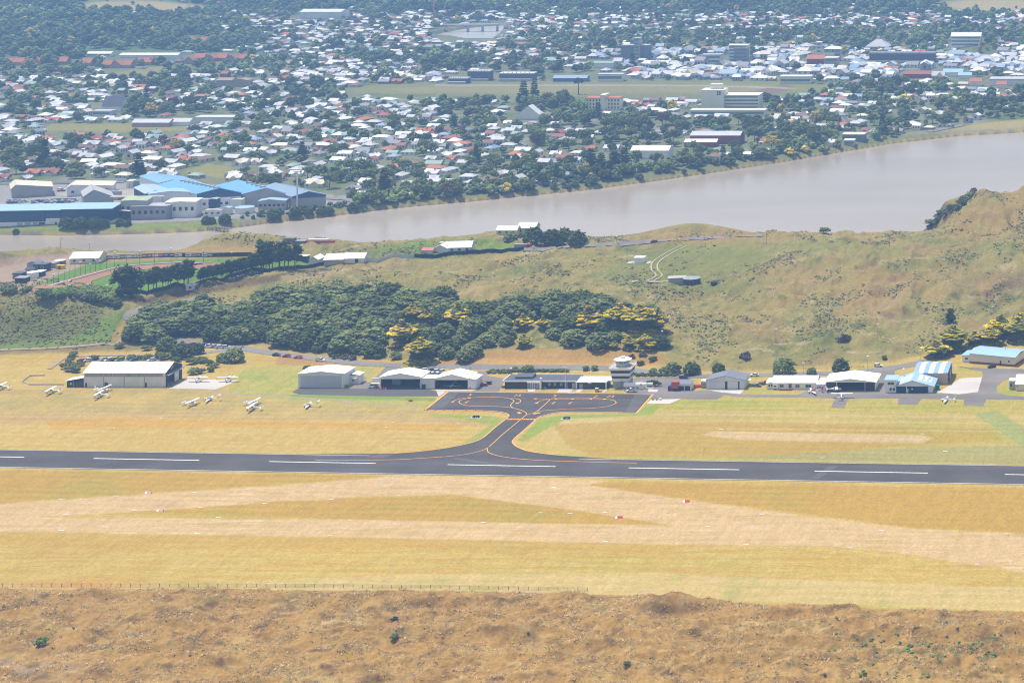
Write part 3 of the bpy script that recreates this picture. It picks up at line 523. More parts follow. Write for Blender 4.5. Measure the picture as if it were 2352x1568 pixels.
# ------------------------------------------------------------------ foliage
def ico(sub):
    t = (1 + 5 ** .5) / 2
    V = np.array([(-1, t, 0), (1, t, 0), (-1, -t, 0), (1, -t, 0), (0, -1, t), (0, 1, t), (0, -1, -t), (0, 1, -t), (t, 0, -1), (t, 0, 1), (-t, 0, -1), (-t, 0, 1)], float)
    T = [(0, 11, 5), (0, 5, 1), (0, 1, 7), (0, 7, 10), (0, 10, 11), (1, 5, 9), (5, 11, 4), (11, 10, 2), (10, 7, 6), (7, 1, 8), (3, 9, 4), (3, 4, 2), (3, 2, 6), (3, 6, 8), (3, 8, 9), (4, 9, 5), (2, 4, 11), (6, 2, 10), (8, 6, 7), (9, 8, 1)]
    V = [tuple(p / np.linalg.norm(p)) for p in V]
    for _ in range(sub):
        mid = {}; T2 = []
        def mp_(a, b):
            k = (min(a, b), max(a, b))
            if k not in mid:
                p = np.array(V[a]) + np.array(V[b]); V.append(tuple(p / np.linalg.norm(p))); mid[k] = len(V) - 1
            return mid[k]
        for a, b, c in T:
            x, y, z = mp_(a, b), mp_(b, c), mp_(c, a); T2 += [(a, x, z), (b, y, x), (c, z, y), (x, y, z)]
        T = T2
    return np.array(V), np.array(T)
ICO = [ico(0), ico(1)]
def lumps(C, Rr, sub=1, jit=.22, sq=(1, 1, .75), rng=RNG):
    """many rough leaf clumps; returns verts, tris, per-vertex clump number"""
    V0, T0 = ICO[sub]; n = len(C); C = np.asarray(C, float); Rr = np.broadcast_to(np.asarray(Rr, float), (n,))
    V = V0[None] * (1 + jit * rng.standard_normal((n, len(V0), 1))) * np.asarray(sq) * Rr[:, None, None]
    a = rng.random(n) * 6.28; ca, sa = np.cos(a)[:, None], np.sin(a)[:, None]
    x = V[..., 0] * ca - V[..., 1] * sa; y = V[..., 0] * sa + V[..., 1] * ca
    V = np.stack([x, y, V[..., 2]], -1) + C[:, None]
    T = T0[None] + (np.arange(n) * len(V0))[:, None, None]
    return V.reshape(-1, 3), T.reshape(-1, 3), np.repeat(np.arange(n), len(V0))
def leaves(C, Nn, size, rng=RNG, tilt=.6):
    """loose leaf sprays: small triangles"""
    n = len(C); D = Nn + tilt * rng.standard_normal((n, 3)); D /= np.linalg.norm(D, axis=1)[:, None]
    Rn = rng.standard_normal((n, 3)); a = np.cross(D, Rn); a /= np.linalg.norm(a, axis=1)[:, None] + 1e-9; b = np.cross(D, a)
    s = np.broadcast_to(size, (n,))[:, None] * (.6 + .8 * rng.random((n, 1)))
    V = np.stack([C + a * s, C - a * s * .5 + b * s * .8, C - a * s * .5 - b * s * .8], 1)
    return V.reshape(-1, 3), np.arange(n * 3).reshape(-1, 3), np.repeat(np.arange(n), 3)
def join(parts):
    V = []; T = []; K = []; o = 0; ko = 0
    for v, t, k in parts: V.append(v); T.append(t + o); K.append(k + ko); o += len(v); ko += (k.max() + 1 if len(k) else 0)
    return np.concatenate(V), np.concatenate(T), np.concatenate(K)
def tints(K, lo=.72, hi=1.32, hue=.10, rng=RNG):
    n = K.max() + 1; t = lo + (hi - lo) * rng.random((n, 1)); c = np.concatenate([t * (1 + hue * rng.standard_normal((n, 1))), t, t * (1 + hue * rng.standard_normal((n, 1)))], 1); return c[K]
def dome_pts(n, rng, low=-.15):
    z = low + (1 - low) * rng.random(n); a = rng.random(n) * 6.283; r = np.sqrt(np.maximum(0, 1 - z * z)); return np.stack([r * np.cos(a), r * np.sin(a), z], 1)
LEAF = mat('leaves_dark', (.072, .100, .020), .85, .2, .8, .25, attr='tint', objvar=.22, trans=.35)
LEAFG = mat('leaves_grey_green', (.150, .178, .050), .85, .2, .8, .25, attr='tint', objvar=.20, trans=.35)
LEAFT = mat('leaves_town', (.115, .140, .034), .9, .2, .6, .15, attr='tint', objvar=.35, trans=.35)
LEAFB = mat('leaves_bright', (.19, .24, .075), .9, .2, .6, .15, attr='tint', objvar=.25, trans=.35)
LEAFY = mat('leaves_yellow', (.40, .32, .05), .9, .2, .6, .15, attr='tint', objvar=.2, trans=.35)
LEAFP = mat('needles_dark', (.042, .064, .016), .9, .2, .8, .1, attr='tint', objvar=.2, trans=.35)
LEAFM = mat('needles_golden', (1, 1, 1), .9, .15, .8, .1, attr='tint', objvar=.12, trans=.35)
LEAFR = mat('leaves_copper', (.13, .070, .050), .9, .2, .6, .15, attr='tint', objvar=.25, trans=.35)
BARK = mat('bark', (.13, .10, .08), .95, .25, 1.5, .05)
def trunk_mesh(h, r, limbs=5, spread=.5, rng=RNG):
    mb = MB(); mb.tube((0, 0, -.4), (.1, 0, h * .55), r, r * .7, 7); mb.tube((.1, 0, h * .55), (0, .1, h * .95), r * .7, r * .3, 6)
    for k in range(limbs):
        a = k * 2.4 + rng.random(); z = h * (.3 + .5 * rng.random()); mb.tube((.05, 0, z), (math.cos(a) * h * spread, math.sin(a) * h * spread, min(h, z + h * .35)), r * .4, r * .12, 5)
    return mb.mesh('trunk', BARK)
def crown_round(Rw, h, nl, per, lr, mats, seed, sub=1, flat=.62, low=.0, lv=500, ls=.5):
    """broad dome built of big boughs, each of many small leaf clumps"""
    rng = np.random.default_rng(seed); d = dome_pts(nl, rng, -.1); lob = d * np.array([Rw * .62, Rw * .62, h * .34]) + np.array([0, 0, h * .52]); lrr = Rw * (.34 + .16 * rng.random(nl))
    lob = np.concatenate([lob, [[0, 0, h * .62]]]); lrr = np.append(lrr, Rw * .5)
    C = []; Nn = []
    for c, r in zip(lob, lrr):
        p = dome_pts(per, rng, -.45); C.append(c + p * np.array([r, r, r * .8])); Nn.append(p)
    C = np.concatenate(C); Nn = np.concatenate(Nn); keep = C[:, 2] > low; C, Nn = C[keep], Nn[keep]
    r0 = lr * (.7 + .6 * rng.random(len(C)))
    a = lumps(C, r0, sub, .2, (1, 1, flat), rng); parts = [a]
    if lv:
        i = rng.integers(0, len(C), lv); parts.append(leaves(C[i] + Nn[i] * lr * .9 + .25 * lr * rng.standard_normal((lv, 3)), Nn[i], ls, rng))
    V, T, K = join(parts); return npmesh('crown', V, T, mats, tints(K, rng=rng))
def crown_pine(h, Rw, seed, base=.45):
    rng = np.random.default_rng(seed); n = 11; C = []; 
    for k in range(n):
        z = h * (base + (1 - base) * (k + .5) / n); r = Rw * (1.05 - .75 * abs((k / n) - .35)) * rng.uniform(.6, 1.05); a = rng.random() * 6.28; c = np.array([math.cos(a) * r * .55, math.sin(a) * r * .55, z])
        p = dome_pts(16, rng, -.5); C.append(c + p * np.array([r * .62, r * .62, h * .055]))
    C = np.concatenate(C); V1 = lumps(C, Rw * .2 * (.7 + .6 * rng.random(len(C))), 0, .3, (1.1, 1.1, .6), rng)
    i = rng.integers(0, len(C), 500); Nn = rng.standard_normal((500, 3)); V2 = leaves(C[i] + Rw * .22 * Nn, Nn, Rw * .11, rng)
    V, T, K = join([V1, V2]); return npmesh('crown', V, T, LEAFP, tints(K, .6, 1.5, rng=rng))
GOLD = np.array([.52, .38, .032]); OLIV = np.array([.17, .175, .030]); DARK = np.array([.040, .060, .022])
def crown_macro(h, Rw, seed, gold=.6, shape='cone'):
    """layered cypress: many flat drooping sprays in tiers, gold where the young growth is"""
    rng = np.random.default_rng(seed); C = []; sz = []; col = []
    nt_ = 15
    for k in range(nt_):
        f = (k + .5) / nt_; z = h * (.06 + .92 * f)
        prof = (1 - f ** 2.2) ** .6 * (.75 + .5 * math.sin(f * 9 + seed)) if shape == 'cone' else math.sqrt(max(.05, 1 - (f * 1.15 - .35) ** 2 * 1.3))
        r = Rw * max(.16, prof); nb = max(5, int(r * 3.4))
        for j in range(nb):
            a = 2 * math.pi * (j + rng.random() * .8) / nb; rr = r * (.55 + .5 * rng.random())
            for s in (1.0, .62, .3):
                C.append((math.cos(a) * rr * s, math.sin(a) * rr * s, z - .10 * rr * s + rng.normal() * .22)); sz.append(.26 * r + .62)
                g = np.clip(rng.normal(gold * (.5 + .75 * f) * (1.1 if s == 1 else .75), .17), 0, 1)
                col.append(OLIV * (1 - g) + GOLD * g if rng.random() < .72 else DARK * .7 + OLIV * .45)
    cp = dome_pts(130, rng, -.5); f_ = np.clip(cp[:, 2] * .5 + .5, 0, 1)
    for p in cp: C.append(tuple(p * np.array([Rw * .56, Rw * .56, h * .38]) + np.array([0, 0, h * .42]))); sz.append(1.7); col.append(OLIV * .55 + DARK * .6)
    C = np.array(C); sz = np.array(sz) * .66; V1 = lumps(C, sz, 1, .2, (1.2, 1.2, .27), rng)
    i = rng.integers(0, len(C), 900); Nn = rng.standard_normal((900, 3)) * np.array([1, 1, .3]); Nn /= np.linalg.norm(Nn, axis=1)[:, None]
    V2 = leaves(C[i] + Nn * sz[i][:, None] * 1.15, np.tile([0, 0, 1.], (900, 1)), .55, rng, .35)
    V, T, K = join([V1, V2]); cc = np.concatenate([np.array(col), np.array(col)[i]]) * (.75 + .5 * rng.random((len(C) + 900, 1)))
    return npmesh('crown', V, T, LEAFM, cc[K])
def crown_cone(h, Rw, seed, m, tiers=9):
    rng = np.random.default_rng(seed); C = []
    for k in range(tiers):
        f = k / tiers; r = Rw * (1 - f) ** .8
        for j in range(max(4, int(9 * (1 - f)))):
            a = j * 2 * math.pi / max(4, int(9 * (1 - f))) + rng.random()
            for s in (.9, .45): C.append((math.cos(a) * r * s, math.sin(a) * r * s, h * (.12 + .86 * f)))
    C = np.array(C); V, T, K = lumps(C, Rw * .28 * (.7 + .6 * rng.random(len(C))), 0, .28, (1.2, 1.2, .5), rng); return npmesh('crown', V, T, m, tints(K, .6, 1.4, rng=rng))
def plant(name, label, cat, u, y, crown, trunk=None, group=None, sc=1., rz=None, szz=None, at=None, off=-.15):
    X, Y, z = at or gnd(u, y)
    e = empty(name, (X, Y, z + off), label, cat, group, rz if rz is not None else random.random() * 6.28, sc)
    if szz: e.scale = (sc, sc, sc * szz)
    c = link('crown', crown, e)
    if trunk: link('trunk', trunk, e)
    return e
def crown_dome(Rw, h, n, lr, m, seed):
    """one wind-clipped dome, its skin broken into small boughs"""
    rng = np.random.default_rng(seed); p = dome_pts(n, rng, -.25); a = np.arctan2(p[:, 1], p[:, 0]); b = np.arcsin(np.clip(p[:, 2], -1, 1))
    f = 1 + .16 * np.sin(3 * a + seed) * np.cos(b) + .10 * np.sin(5 * a + 2.7 * b * 3 + seed * 2) + .11 * rng.standard_normal(n) * .6; C = p * f[:, None] * np.array([Rw, Rw, h * .62]) + np.array([0, 0, h * .34]); r = lr * (.65 + .75 * rng.random(n))
    i = rng.integers(0, n, 500); V, T, K = join([lumps(C, r, 1, .2, (1.15, 1.15, .62), rng), leaves(C[i] + p[i] * lr * .8, p[i], .36, rng)]); return npmesh('crown', V, T, m, tints(K, .62, 1.35, rng=rng))
GROVE = [crown_dome(5.2, 8.4, 400, .60, LEAFG, 100 + k) for k in range(6)]
GROVED = [crown_dome(4.9, 8.6, 380, .58, LEAF, 130 + k) for k in range(3)]
TRK = [trunk_mesh(5.5, .28, 6, .45), trunk_mesh(5.0, .24, 5, .5)]
MAC = [crown_macro(14, 6.4, 3, .85), crown_macro(13.5, 6.6, 8, .7), crown_macro(12, 6.2, 15, .55), crown_macro(14, 5.8, 21, .25)]
PINE = [crown_pine(13, 3.2, 31 + k, .40) for k in range(4)] + [crown_pine(12, 5.0, 41, .12)]
PTRK = trunk_mesh(11.5, .30, 7, .16)
ORD = ['first', 'second', 'third', 'fourth', 'fifth', 'sixth', 'seventh', 'eighth', 'ninth', 'tenth', 'eleventh', 'twelfth', 'thirteenth', 'fourteenth', 'fifteenth', 'sixteenth', 'seventeenth', 'eighteenth', 'nineteenth', 'twentieth']
def ordinal(i):
    if i < 20: return ORD[i]
    t = ['twenty', 'thirty', 'forty', 'fifty', 'sixty', 'seventy', 'eighty', 'ninety'][(i + 1) // 10 - 2]; r = (i + 1) % 10
    return (t[:-1] + 'ieth') if r == 0 else t + '-' + ORD[r - 1]
def name_all(items, what):
    """items: [(object, look, place)] -> a label for each that points at one only, told apart by its place along the row"""
    by = {}
    for o, look, place in items: by.setdefault((look, place), []).append(o)
    for (look, place), os in by.items():
        os.sort(key=lambda o: proj(*o.location)[0])
        for i, o in enumerate(os):
            if len(os) == 1: o['label'] = f'{look} {what} {place}'
            else: o['label'] = f'{ordinal(i)} {look} {what} from left, {place}'
# the grove behind the terminal road
GRV = [(292, 752), (318, 735), (365, 702), (420, 698), (470, 697), (540, 700), (588, 690), (622, 680), (668, 664), (705, 667), (775, 668), (800, 662), (880, 660), (960, 664), (1030, 674), (1072, 690), (1085, 712), (1140, 688), (1175, 695), (1270, 688), (1320, 682), (1390, 690), (1510, 716), (1524, 745), (1534, 792), (1500, 806), (1400, 800), (1250, 796), (1092, 792), (1085, 826), (1040, 832), (860, 818), (760, 806), (620, 790), (560, 786), (430, 775), (380, 790), (310, 782)]
its = []
taken = []
ctr = [q('K', *p) for p in ()]
cand = []
yy = 690
while yy < 836:
    st_ = 36 + (yy - 690) * .05
    uu = 285 + random.random() * 20
    while uu < 1540:
        cand.append((uu + random.uniform(-9, 9), yy + random.uniform(-5, 5))); uu += st_ * random.uniform(.9, 1.6)
    yy += 13
gold_sites = [('K', 1270, 880, 0, 1.12), ('K', 560, 1090, 0, 1.1), ('K', 790, 1320, 1, 1.12), ('K', 680, 800, 1, .8), ('K', 860, 800, 0, .55), ('K', 2090, 900, 0, .72), ('K', 2110, 1110, 2, .62), ('L', 960, 960, 0, 1.25), ('L', 1360, 900, 1, 1.2), ('L', 1620, 960, 1, 1.35), ('L', 1800, 940, 2, 1.2), ('L', 390, 880, 0, .55), ('L', 1680, 1130, 1, .62), ('L', 1480, 1130, 2, .6), ('L', 1300, 1140, 2, .4), ('L', 1760, 1150, 0, .5), ('L', 1000, 985, 2, .55)]
gold_uv = [q(r, x, y) for r, x, y, _, _ in gold_sites]
gplaces = [((0, 560), 'grove west end'), ((560, 760), 'grove above the road bend'), ((760, 1000), 'grove behind the twin hangars'), ((1000, 1250), 'grove above the dry bank'), ((1250, 1560), 'grove east end')]
for (uu, yy) in cand:
    if not inside(GRV, np.array(uu), np.array(yy - 16)) or not inside(GRV, np.array(uu), np.array(yy - 2)): continue
    if any(abs(uu - a) < 18 and -14 < yy - b < 26 for a, b in gold_uv): continue
    X, Y, z = gnd(uu, yy); dk = random.random() < .25
    sc = random.uniform(1.0, 1.55) if yy < 800 and uu < 860 or yy < 735 else random.choice((random.uniform(.62, .85), random.uniform(.85, 1.2)))
    e = plant('grove_tree', None, 'tree', uu, yy, random.choice(GROVED if dk else GROVE), random.choice(TRK), 'round trees of the grove', sc, szz=random.uniform(.72, .95) / max(1, sc ** .5), at=(X, Y, z))
    pl = next(p for (a, b), p in gplaces if a <= uu < b)
    row = 'front' if yy > 792 else 'middle' if yy > 742 else 'back'
    its.append((e, 'dark green domed' if dk else 'grey-green domed', row + ' of ' + pl))
name_all(its, 'tree')
gi = []
for (r, x, y, k, sc), (a, b) in zip(gold_sites, gold_uv):
    e = plant('golden_cypress', None, 'tree', a, b, MAC[k], TRK[0], 'golden cypresses of the grove', sc * .92); 
    gi.append((e, 'tall golden-tipped layered' if sc > .9 else 'small yellow layered', 'terminal side of the grove' if a < 1250 else 'east end of the grove'))
name_all(gi, 'cypress')
# pines along the speedway wall
its = []
def prow(a, b, n, hs, h1, pl, jit=3, kinds=4):
    for i in range(n):
        t = (i + .5 * random.random()) / max(1, n - 1); u = a[0] + (b[0] - a[0]) * t + random.uniform(-jit, jit); y = a[1] + (b[1] - a[1]) * t
        e = plant('pine_tree', None, 'tree', u, y, PINE[random.randrange(kinds)], PTRK, 'dark pines along the speedway wall', (hs + (h1 - hs) * t) * random.uniform(.8, 1.0)); its.append((e, 'dark bare-trunked', pl))
prow(q('G', 1800, 735), q('H', 170, 905), 10, .95, 1.2, 'short row by the speedway gate')
prow(q('H', 330, 870), q('H', 1180, 712), 21, .72, .98, 'long row along the speedway wall', 2)
prow(q('H', 1120, 700), q('H', 1530, 680), 9, 1.4, 1.28, 'tall end of the speedway row', 4)
name_all(its, 'pine')
for x, y, s in ((1560, 790, 1.35), (1690, 770, 1.2)):
    plant('pine_tree', 'bushy dark pine with low branches, %s of the speedway gate row' % ('leftmost' if x < 1600 else 'second from left'), 'tree', *q('G', x, y), PINE[4], PTRK, 'dark pines along the speedway wall', s)
# single trees near the buildings
BUSH = [crown_round(2.4, 2.2, 7, 16, .42, LEAF, 160, lv=260, ls=.26), crown_round(2.4, 2.4, 6, 16, .42, LEAFG, 161, lv=260, ls=.26)]
BUSHG = crown_round(2.3, 2.6, 7, 14, .42, mat('leaves_lime', (.13, .19, .035), .9, .2, .6, .15, attr='tint', objvar=.15), 163, lv=200, ls=.26)
BUSHB = crown_round(2.4, 1.8, 6, 14, .42, mat('twigs_brown', (.15, .12, .085), .95, .2, .8, .1, attr='tint', objvar=.2), 164, lv=260, ls=.3)
for lab, r, x, y, k, s in (('round tree beside the road behind the bungalow hangar row, nearest the fuel tank', 'E', 40, 378, 0, .68), ('round tree behind the grey-roofed hangar, crown of dark boughs', 'E', 380, 385, 1, .78), ('broad tree behind the long white bungalow', 'E', 1300, 395, 0, 1.2), ('small greyish tree behind the right end of the bungalow', 'E', 1700, 400, 2, .55), ('dark domed tree behind the open white hangar', 'E', 2100, 370, 3, 1.02),
                       ('spreading tree right of the control tower beside the planted bed', 'B', 2060, 370, 1, .75), ('dark tree above the black car right of the control tower', 'B', 2345, 390, 2, .8), ('round tree at the foot of the road bend, left of the parked cars', 'G', 2110, 1470, 1, .95), ('tall dark tree above the big left hangar', 'M', 1250, 975, 4, 1.05), ('dark tree right of the tall one above the big left hangar', 'M', 1350, 945, 5, .72), ('wind-bent tree by the roadside above the apron of the big left hangar', 'M', 1610, 1000, 2, .95), ('small tree left of the wind-bent one by the roadside', 'M', 1530, 1000, 0, .6)):
    plant('round_tree', lab, 'tree', *q(r, x, y), (GROVED if 'dark' in lab else GROVE)[k % (3 if 'dark' in lab else 6)], TRK[0], None, s * (.72 if r == 'E' else .85))
for k, (x, y, s) in enumerate(((1330, 195, 1.15), (1440, 195, 1.05), (1530, 200, 1.15), (1620, 200, 1.0))):
    plant('round_tree', f'{ORD[k]} from left of the big dark trees beside the pale house on the riverside dunes', 'tree', *q('N', x, y), GROVED[k % 3], TRK[0], 'big dark trees by the dune house', s)
plant('round_tree', 'scruffy bush-like tree in front of the pale dune house', 'tree', *q('N', 1165, 180), GROVE[2], TRK[1], None, .72)
# golden cypresses at the right
for lab, x, y, k, s, zz in (('low golden cypress nearest the road, right side', 1190, 305, 0, 1.0, .62), ('dark green cypress behind the low golden one, right side', 1420, 220, 3, 1.25, .78), ('small green cypress between the dark one and the flat-topped golden pair', 1700, 150, 2, .8, .8), ('flat-topped golden cypress with bare trunks above the blue-roofed hall', 1900, 150, 1, .95, .75), ('golden cypress at the top of the road bend by the frame edge', 2040, 40, 0, 1.1, .8), ('dark cypress above the blue-roofed hall at the frame edge', 2270, 110, 3, 1.15, .85), ('tall golden-topped cypress furthest up the road at the frame edge', 2300, 10, 1, 1.1, .8)):
    plant('cypress_tree', lab, 'tree', *q('F', x, y), MAC[k], TRK[0], None, s, szz=zz)
plant('bent_pine', 'lone dark wind-bent pine leaning on the dune slope', 'tree', *q('O', 1850, 735), PINE[4], PTRK, None, .62)
# shrubs one can point at
SH = [('dark bush beside the lower road under the dune, left one of two', 'L', 1790, 1290, 0, .9), ('dark bush below the golden bank end', 'B', 1570, 240, 0, .8), ('brown bush at the top of the dry bank', 'L', 1665, 1225, 3, .9), ('brown bush left of the topmost one on the dry bank', 'L', 1520, 1250, 3, .75), ('lime green bush above the terminal roof', 'A', 1545, 330, 2, .7), ('wide lime bush above the terminal lantern roof', 'A', 1740, 355, 2, 1.2), ('lime bush left of a pair above the white roof of the terminal', 'B', 745, 330, 2, .8), ('lime bush right of a pair above the white roof of the terminal', 'B', 875, 325, 2, .8), ('lime bush on the bed right of the control tower', 'B', 1770, 370, 2, .85), ('wide lime bush on the bed right of the control tower', 'B', 1930, 370, 2, 1.0),
      ('dense brown shrub on the slope above the grey-roofed hangar', 'E', 770, 180, 3, 1.3), ('small dark pointed shrub on the slope left of the white car', 'F', 520, 340, 0, .75), ('brown shrub on the slope above the round trees', 'O', 1110, 860, 3, 1.5), ('green shrub on the river bank crest', 'O', 985, 122, 1, 1.5), ('dark green bush low on the left of the foreground dunes', 'M', 0, 0, 2, .9), ('small dark bush alone on the middle foreground dune', 'M', 0, 0, 1, .55), ('dark bush right of centre near the bottom edge', 'M', 0, 0, 1, .5), ('grey bush near the fence on the middle foreground dune', 'M', 0, 0, 3, .5)]
spots = {'dark green bush low on the left of the foreground dunes': (95, 1482), 'small dark bush alone on the middle foreground dune': (905, 1465), 'dark bush right of centre near the bottom edge': (1440, 1527), 'grey bush near the fence on the middle foreground dune': (905, 1423)}
BB = [BUSH[0], BUSH[1], BUSHG, BUSHB]
for lab, r, x, y, k, s in SH:
    a, b = spots.get(lab) or q(r, x, y); plant('shrub', lab, 'bush', a, b, BB[k], None, None, s)
its = []
for x, y, s, k in ((130, 700, 1.5, 1), (40, 700, 1.3, 0), (330, 690, 1.2, 1), (560, 760, 1.8, 0), (640, 770, 1.3, 1), (760, 760, 1.2, 0), (1120, 780, 1.7, 3), (1180, 790, 1.7, 0), (1230, 820, 1.5, 1), (1340, 830, 1.3, 3), (1420, 860, 1.7, 0), (1500, 870, 1.3, 0), (880, 745, 1.0, 0), (980, 745, 1.1, 1)):
    e = plant('shrub', None, 'bush', *q('G', x, y + 45), BB[k], None, 'shrubs on the ridge below the speedway', s); its.append((e, ['dark', 'grey-green', '', 'brownish'][k], 'on the ridge below the speedway'))
for x, y, s, k in ((180, 160, .9, 1), (150, 205, .8, 0), (120, 250, .8, 1), (40, 345, 1.2, 0), (130, 380, 1.3, 1), (200, 410, 1.0, 0), (280, 310, .8, 1), (470, 215, .8, 1), (540, 210, .8, 0), (900, 210, .7, 1), (1060, 210, .9, 1), (1180, 210, .8, 0), (1300, 205, .9, 1), (1400, 205, .9, 0), (1500, 180, 1.0, 1), (1670, 185, 1.0, 1), (1560, 210, 1.1, 1), (1760, 240, 1.0, 0), (1980, 280, 1.1, 1), (2060, 250, 1.1, 0), (2150, 260, 1.0, 1), (2260, 290, 1.0, 0), (2330, 330, .9, 1), (2010, 430, 1.1, 1), (2120, 420, .9, 1), (2280, 390, .9, 0), (1290, 70, 1.0, 1), (880, 30, 1.0, 1)):
    e = plant('shrub', None, 'bush', *q('C', x, y), BB[k], None, 'shrubs around the big left hangar', s); its.append((e, ['dark', 'grey-green', '', 'brownish'][k], 'around the big left hangar'))
for j in range(30):
    x = 1150 + 41 * j + random.uniform(-12, 12); k = random.choice((0, 1, 1, 3)); x2 = x
    a, b = q('A', x2, 372 - 22 * (j % 2)); 
    if 1470 < x2 < 2900 and j % 2 == 0: b -= 4
    e = plant('shrub', None, 'bush', a, b, BB[k], None, 'low shrubs of the planted bed behind the terminal', .55); its.append((e, ['dark', 'grey-green', '', 'brownish'][k], 'in the bed behind the terminal'))
for j in range(14):
    k = random.choice((0, 1, 3)); e = plant('shrub', None, 'bush', *q('B', 1480 + 55 * j, 405 + 12 * (j % 2)), BB[k], None, 'low shrubs of the planted bed right of the tower', .55); its.append((e, ['dark', 'grey-green', '', 'brownish'][k], 'in the bed right of the tower'))
for j in range(9):
    e = plant('shrub', None, 'bush', *q('A', 1370 + 40 * j, 590), BB[j % 2], None, 'shrubs in front of the terminal windows', .42); its.append((e, ['dark', 'grey-green'][j % 2], 'in front of the terminal windows'))
for x, y, s, k in ((270, 780, .9, 0), (430, 1290, 1.2, 0), (640, 150, .8, 0), (700, 195, .8, 0), (840, 200, .9, 3), (950, 215, .9, 3), (1330, 195, .9, 0), (1600, 205, 1.1, 1)):
    e = plant('shrub', None, 'bush', *q('D', x, y % 400), BB[k], None, 'shrubs along the lower road', s * 1.1); its.append((e, ['dark', 'grey-green', '', 'brownish'][k], 'along the lower road above the white hangars'))
name_all(its, 'shrub')
its = []
for j in range(26):
    t = j / 25; x = 1690 + 310 * t + random.uniform(-14, 22); y = 1545 - 235 * t + random.uniform(-16, 26); k = random.choice((0, 3, 3, 1)); e = plant('shrub', None, 'bush', *q('V', x, y + 22), BB[k], None, 'bushes clinging to the river bluff', random.uniform(.7, 1.5)); its.append((e, ['dark', 'grey-green', '', 'brownish'][k], 'on the river bluff edge'))
name_all(its, 'shrub')
# ground cover nobody could count: dune scrub, dry tufts
def scatter(name, n, region, size, cols, label, up=.5, blades=7, seed=1, dens=None, lump=False):
    rng = np.random.default_rng(seed); u0, u1, v0, v1 = region
    n3 = n * 5; u = rng.uniform(u0, u1, n3); Y0, Y1 = F * HC / (v1 - CY), F * HC / (v0 - CY); Y = np.sqrt(rng.uniform(Y0 ** 2, Y1 ** 2, n3)); v = CY + F * HC / Y; X = (u - CX) / F * Y
    keep = dens(u, v, X, Y) > rng.random(n3); X, Y = X[keep][:n], Y[keep][:n]; k = len(X); Z = hz(X, Y)
    s = size[0] + (size[1] - size[0]) * rng.random(k) ** 2
    if lump:
        C = np.stack([X, Y, Z + s * .16], 1); m_ = 2; C = np.repeat(C, m_, 0) + rng.standard_normal((k * m_, 3)) * np.repeat(s, m_)[:, None] * np.array([.55, .45, .12]); V, T, K = lumps(C, np.repeat(s, m_) * .55, 0, .3, (1, 1, .6), rng); base = np.asarray(cols)[rng.integers(0, len(cols), k)]; t = np.repeat(base, m_, 0) * (.7 + .6 * rng.random((k * m_, 1))); tint = t[K]
    else:
        a = rng.random((k, blades)) * 6.283; h = s[:, None] * (.6 + .6 * rng.random((k, blades))); r = s[:, None] * (.25 + .5 * rng.random((k, blades)))
        bx, by = X[:, None] + np.cos(a) * r * .5, Y[:, None] + np.sin(a) * r * .5; wv = s[:, None] * .15
        p0 = np.stack([bx - np.sin(a) * wv, by + np.cos(a) * wv, np.broadcast_to(Z[:, None], a.shape) - .1], -1); p1 = np.stack([bx + np.sin(a) * wv, by - np.cos(a) * wv, np.broadcast_to(Z[:, None], a.shape) - .1], -1); p2 = np.stack([bx + np.cos(a) * r, by + np.sin(a) * r, Z[:, None] + h * up], -1)
        V = np.stack([p0, p1, p2], 2).reshape(-1, 3); T = np.arange(len(V)).reshape(-1, 3); base = np.asarray(cols)[rng.integers(0, len(cols), k)]; t = base[:, None, :] * (.75 + .5 * rng.random((k, blades, 1))); tint = np.repeat(t.reshape(-1, 3), 3, 0)
    m = mat('ground_plants', (1, 1, 1), .95, .1, .5, .05, attr='tint', trans=.9); tag(link(name, npmesh(name, V, T, m, tint)), label, kind='stuff')
mid_d = lambda u, v, X, Y: ss((ipl(u, VFLAT) - 4 - v) / 20) * ss((v - ipl(u, NEAR) - 2) / 8) * (1 - soft([(-300, 668), (0, 592), (130, 584), (560, 578), (830, 590), (690, 628), (440, 668), (300, 692), (180, 684), (60, 668), (-300, 700)], u, v, 6)) * (1 - .85 * soft([(1400, 655), (1440, 600), (1560, 572), (1760, 585), (1760, 650), (1640, 672)], u, v, 16)) * (1 - soft([(840, 575), (960, 550), (1110, 546), (1185, 562), (1170, 580), (940, 590)], u, v, 6)) * (1 - .97 * soft([(1082, 844), (1082, 804), (1500, 804), (1548, 832), (1500, 846)], u, v, 5))
ND = lambda X, Y, a, b, s: ss(.5 + 2.0 * fbm(X / a, Y / b, 3, s))
scatter('dune_scrub', 26000, (-150, 2520, 545, 850), (.35, 1.25), [(.13, .155, .06), (.16, .18, .075), (.20, .18, .10), (.20, .155, .105), (.105, .135, .05)], 'low scattered scrub of the dune slopes', lump=True, seed=3, dens=lambda u, v, X, Y: mid_d(u, v, X, Y) * ss(.10 + 1.9 * fbm(X / 30, Y / 42, 4, 301) + .9 * ss((300 - u) / 60) * (v > 690)) * .9)
scatter('dune_grass', 15000, (-150, 2520, 545, 850), (.5, 1.1), [(.42, .36, .20), (.34, .33, .17), (.52, .44, .27), (.28, .28, .13), (.40, .30, .18)], 'dry tussock grass of the dune slopes', blades=6, seed=4, dens=lambda u, v, X, Y: mid_d(u, v, X, Y) * ND(X, Y, 22, 30, 311))
fg_d = lambda u, v, X, Y: ss((v - ipl(u, VFORE)) / 6)
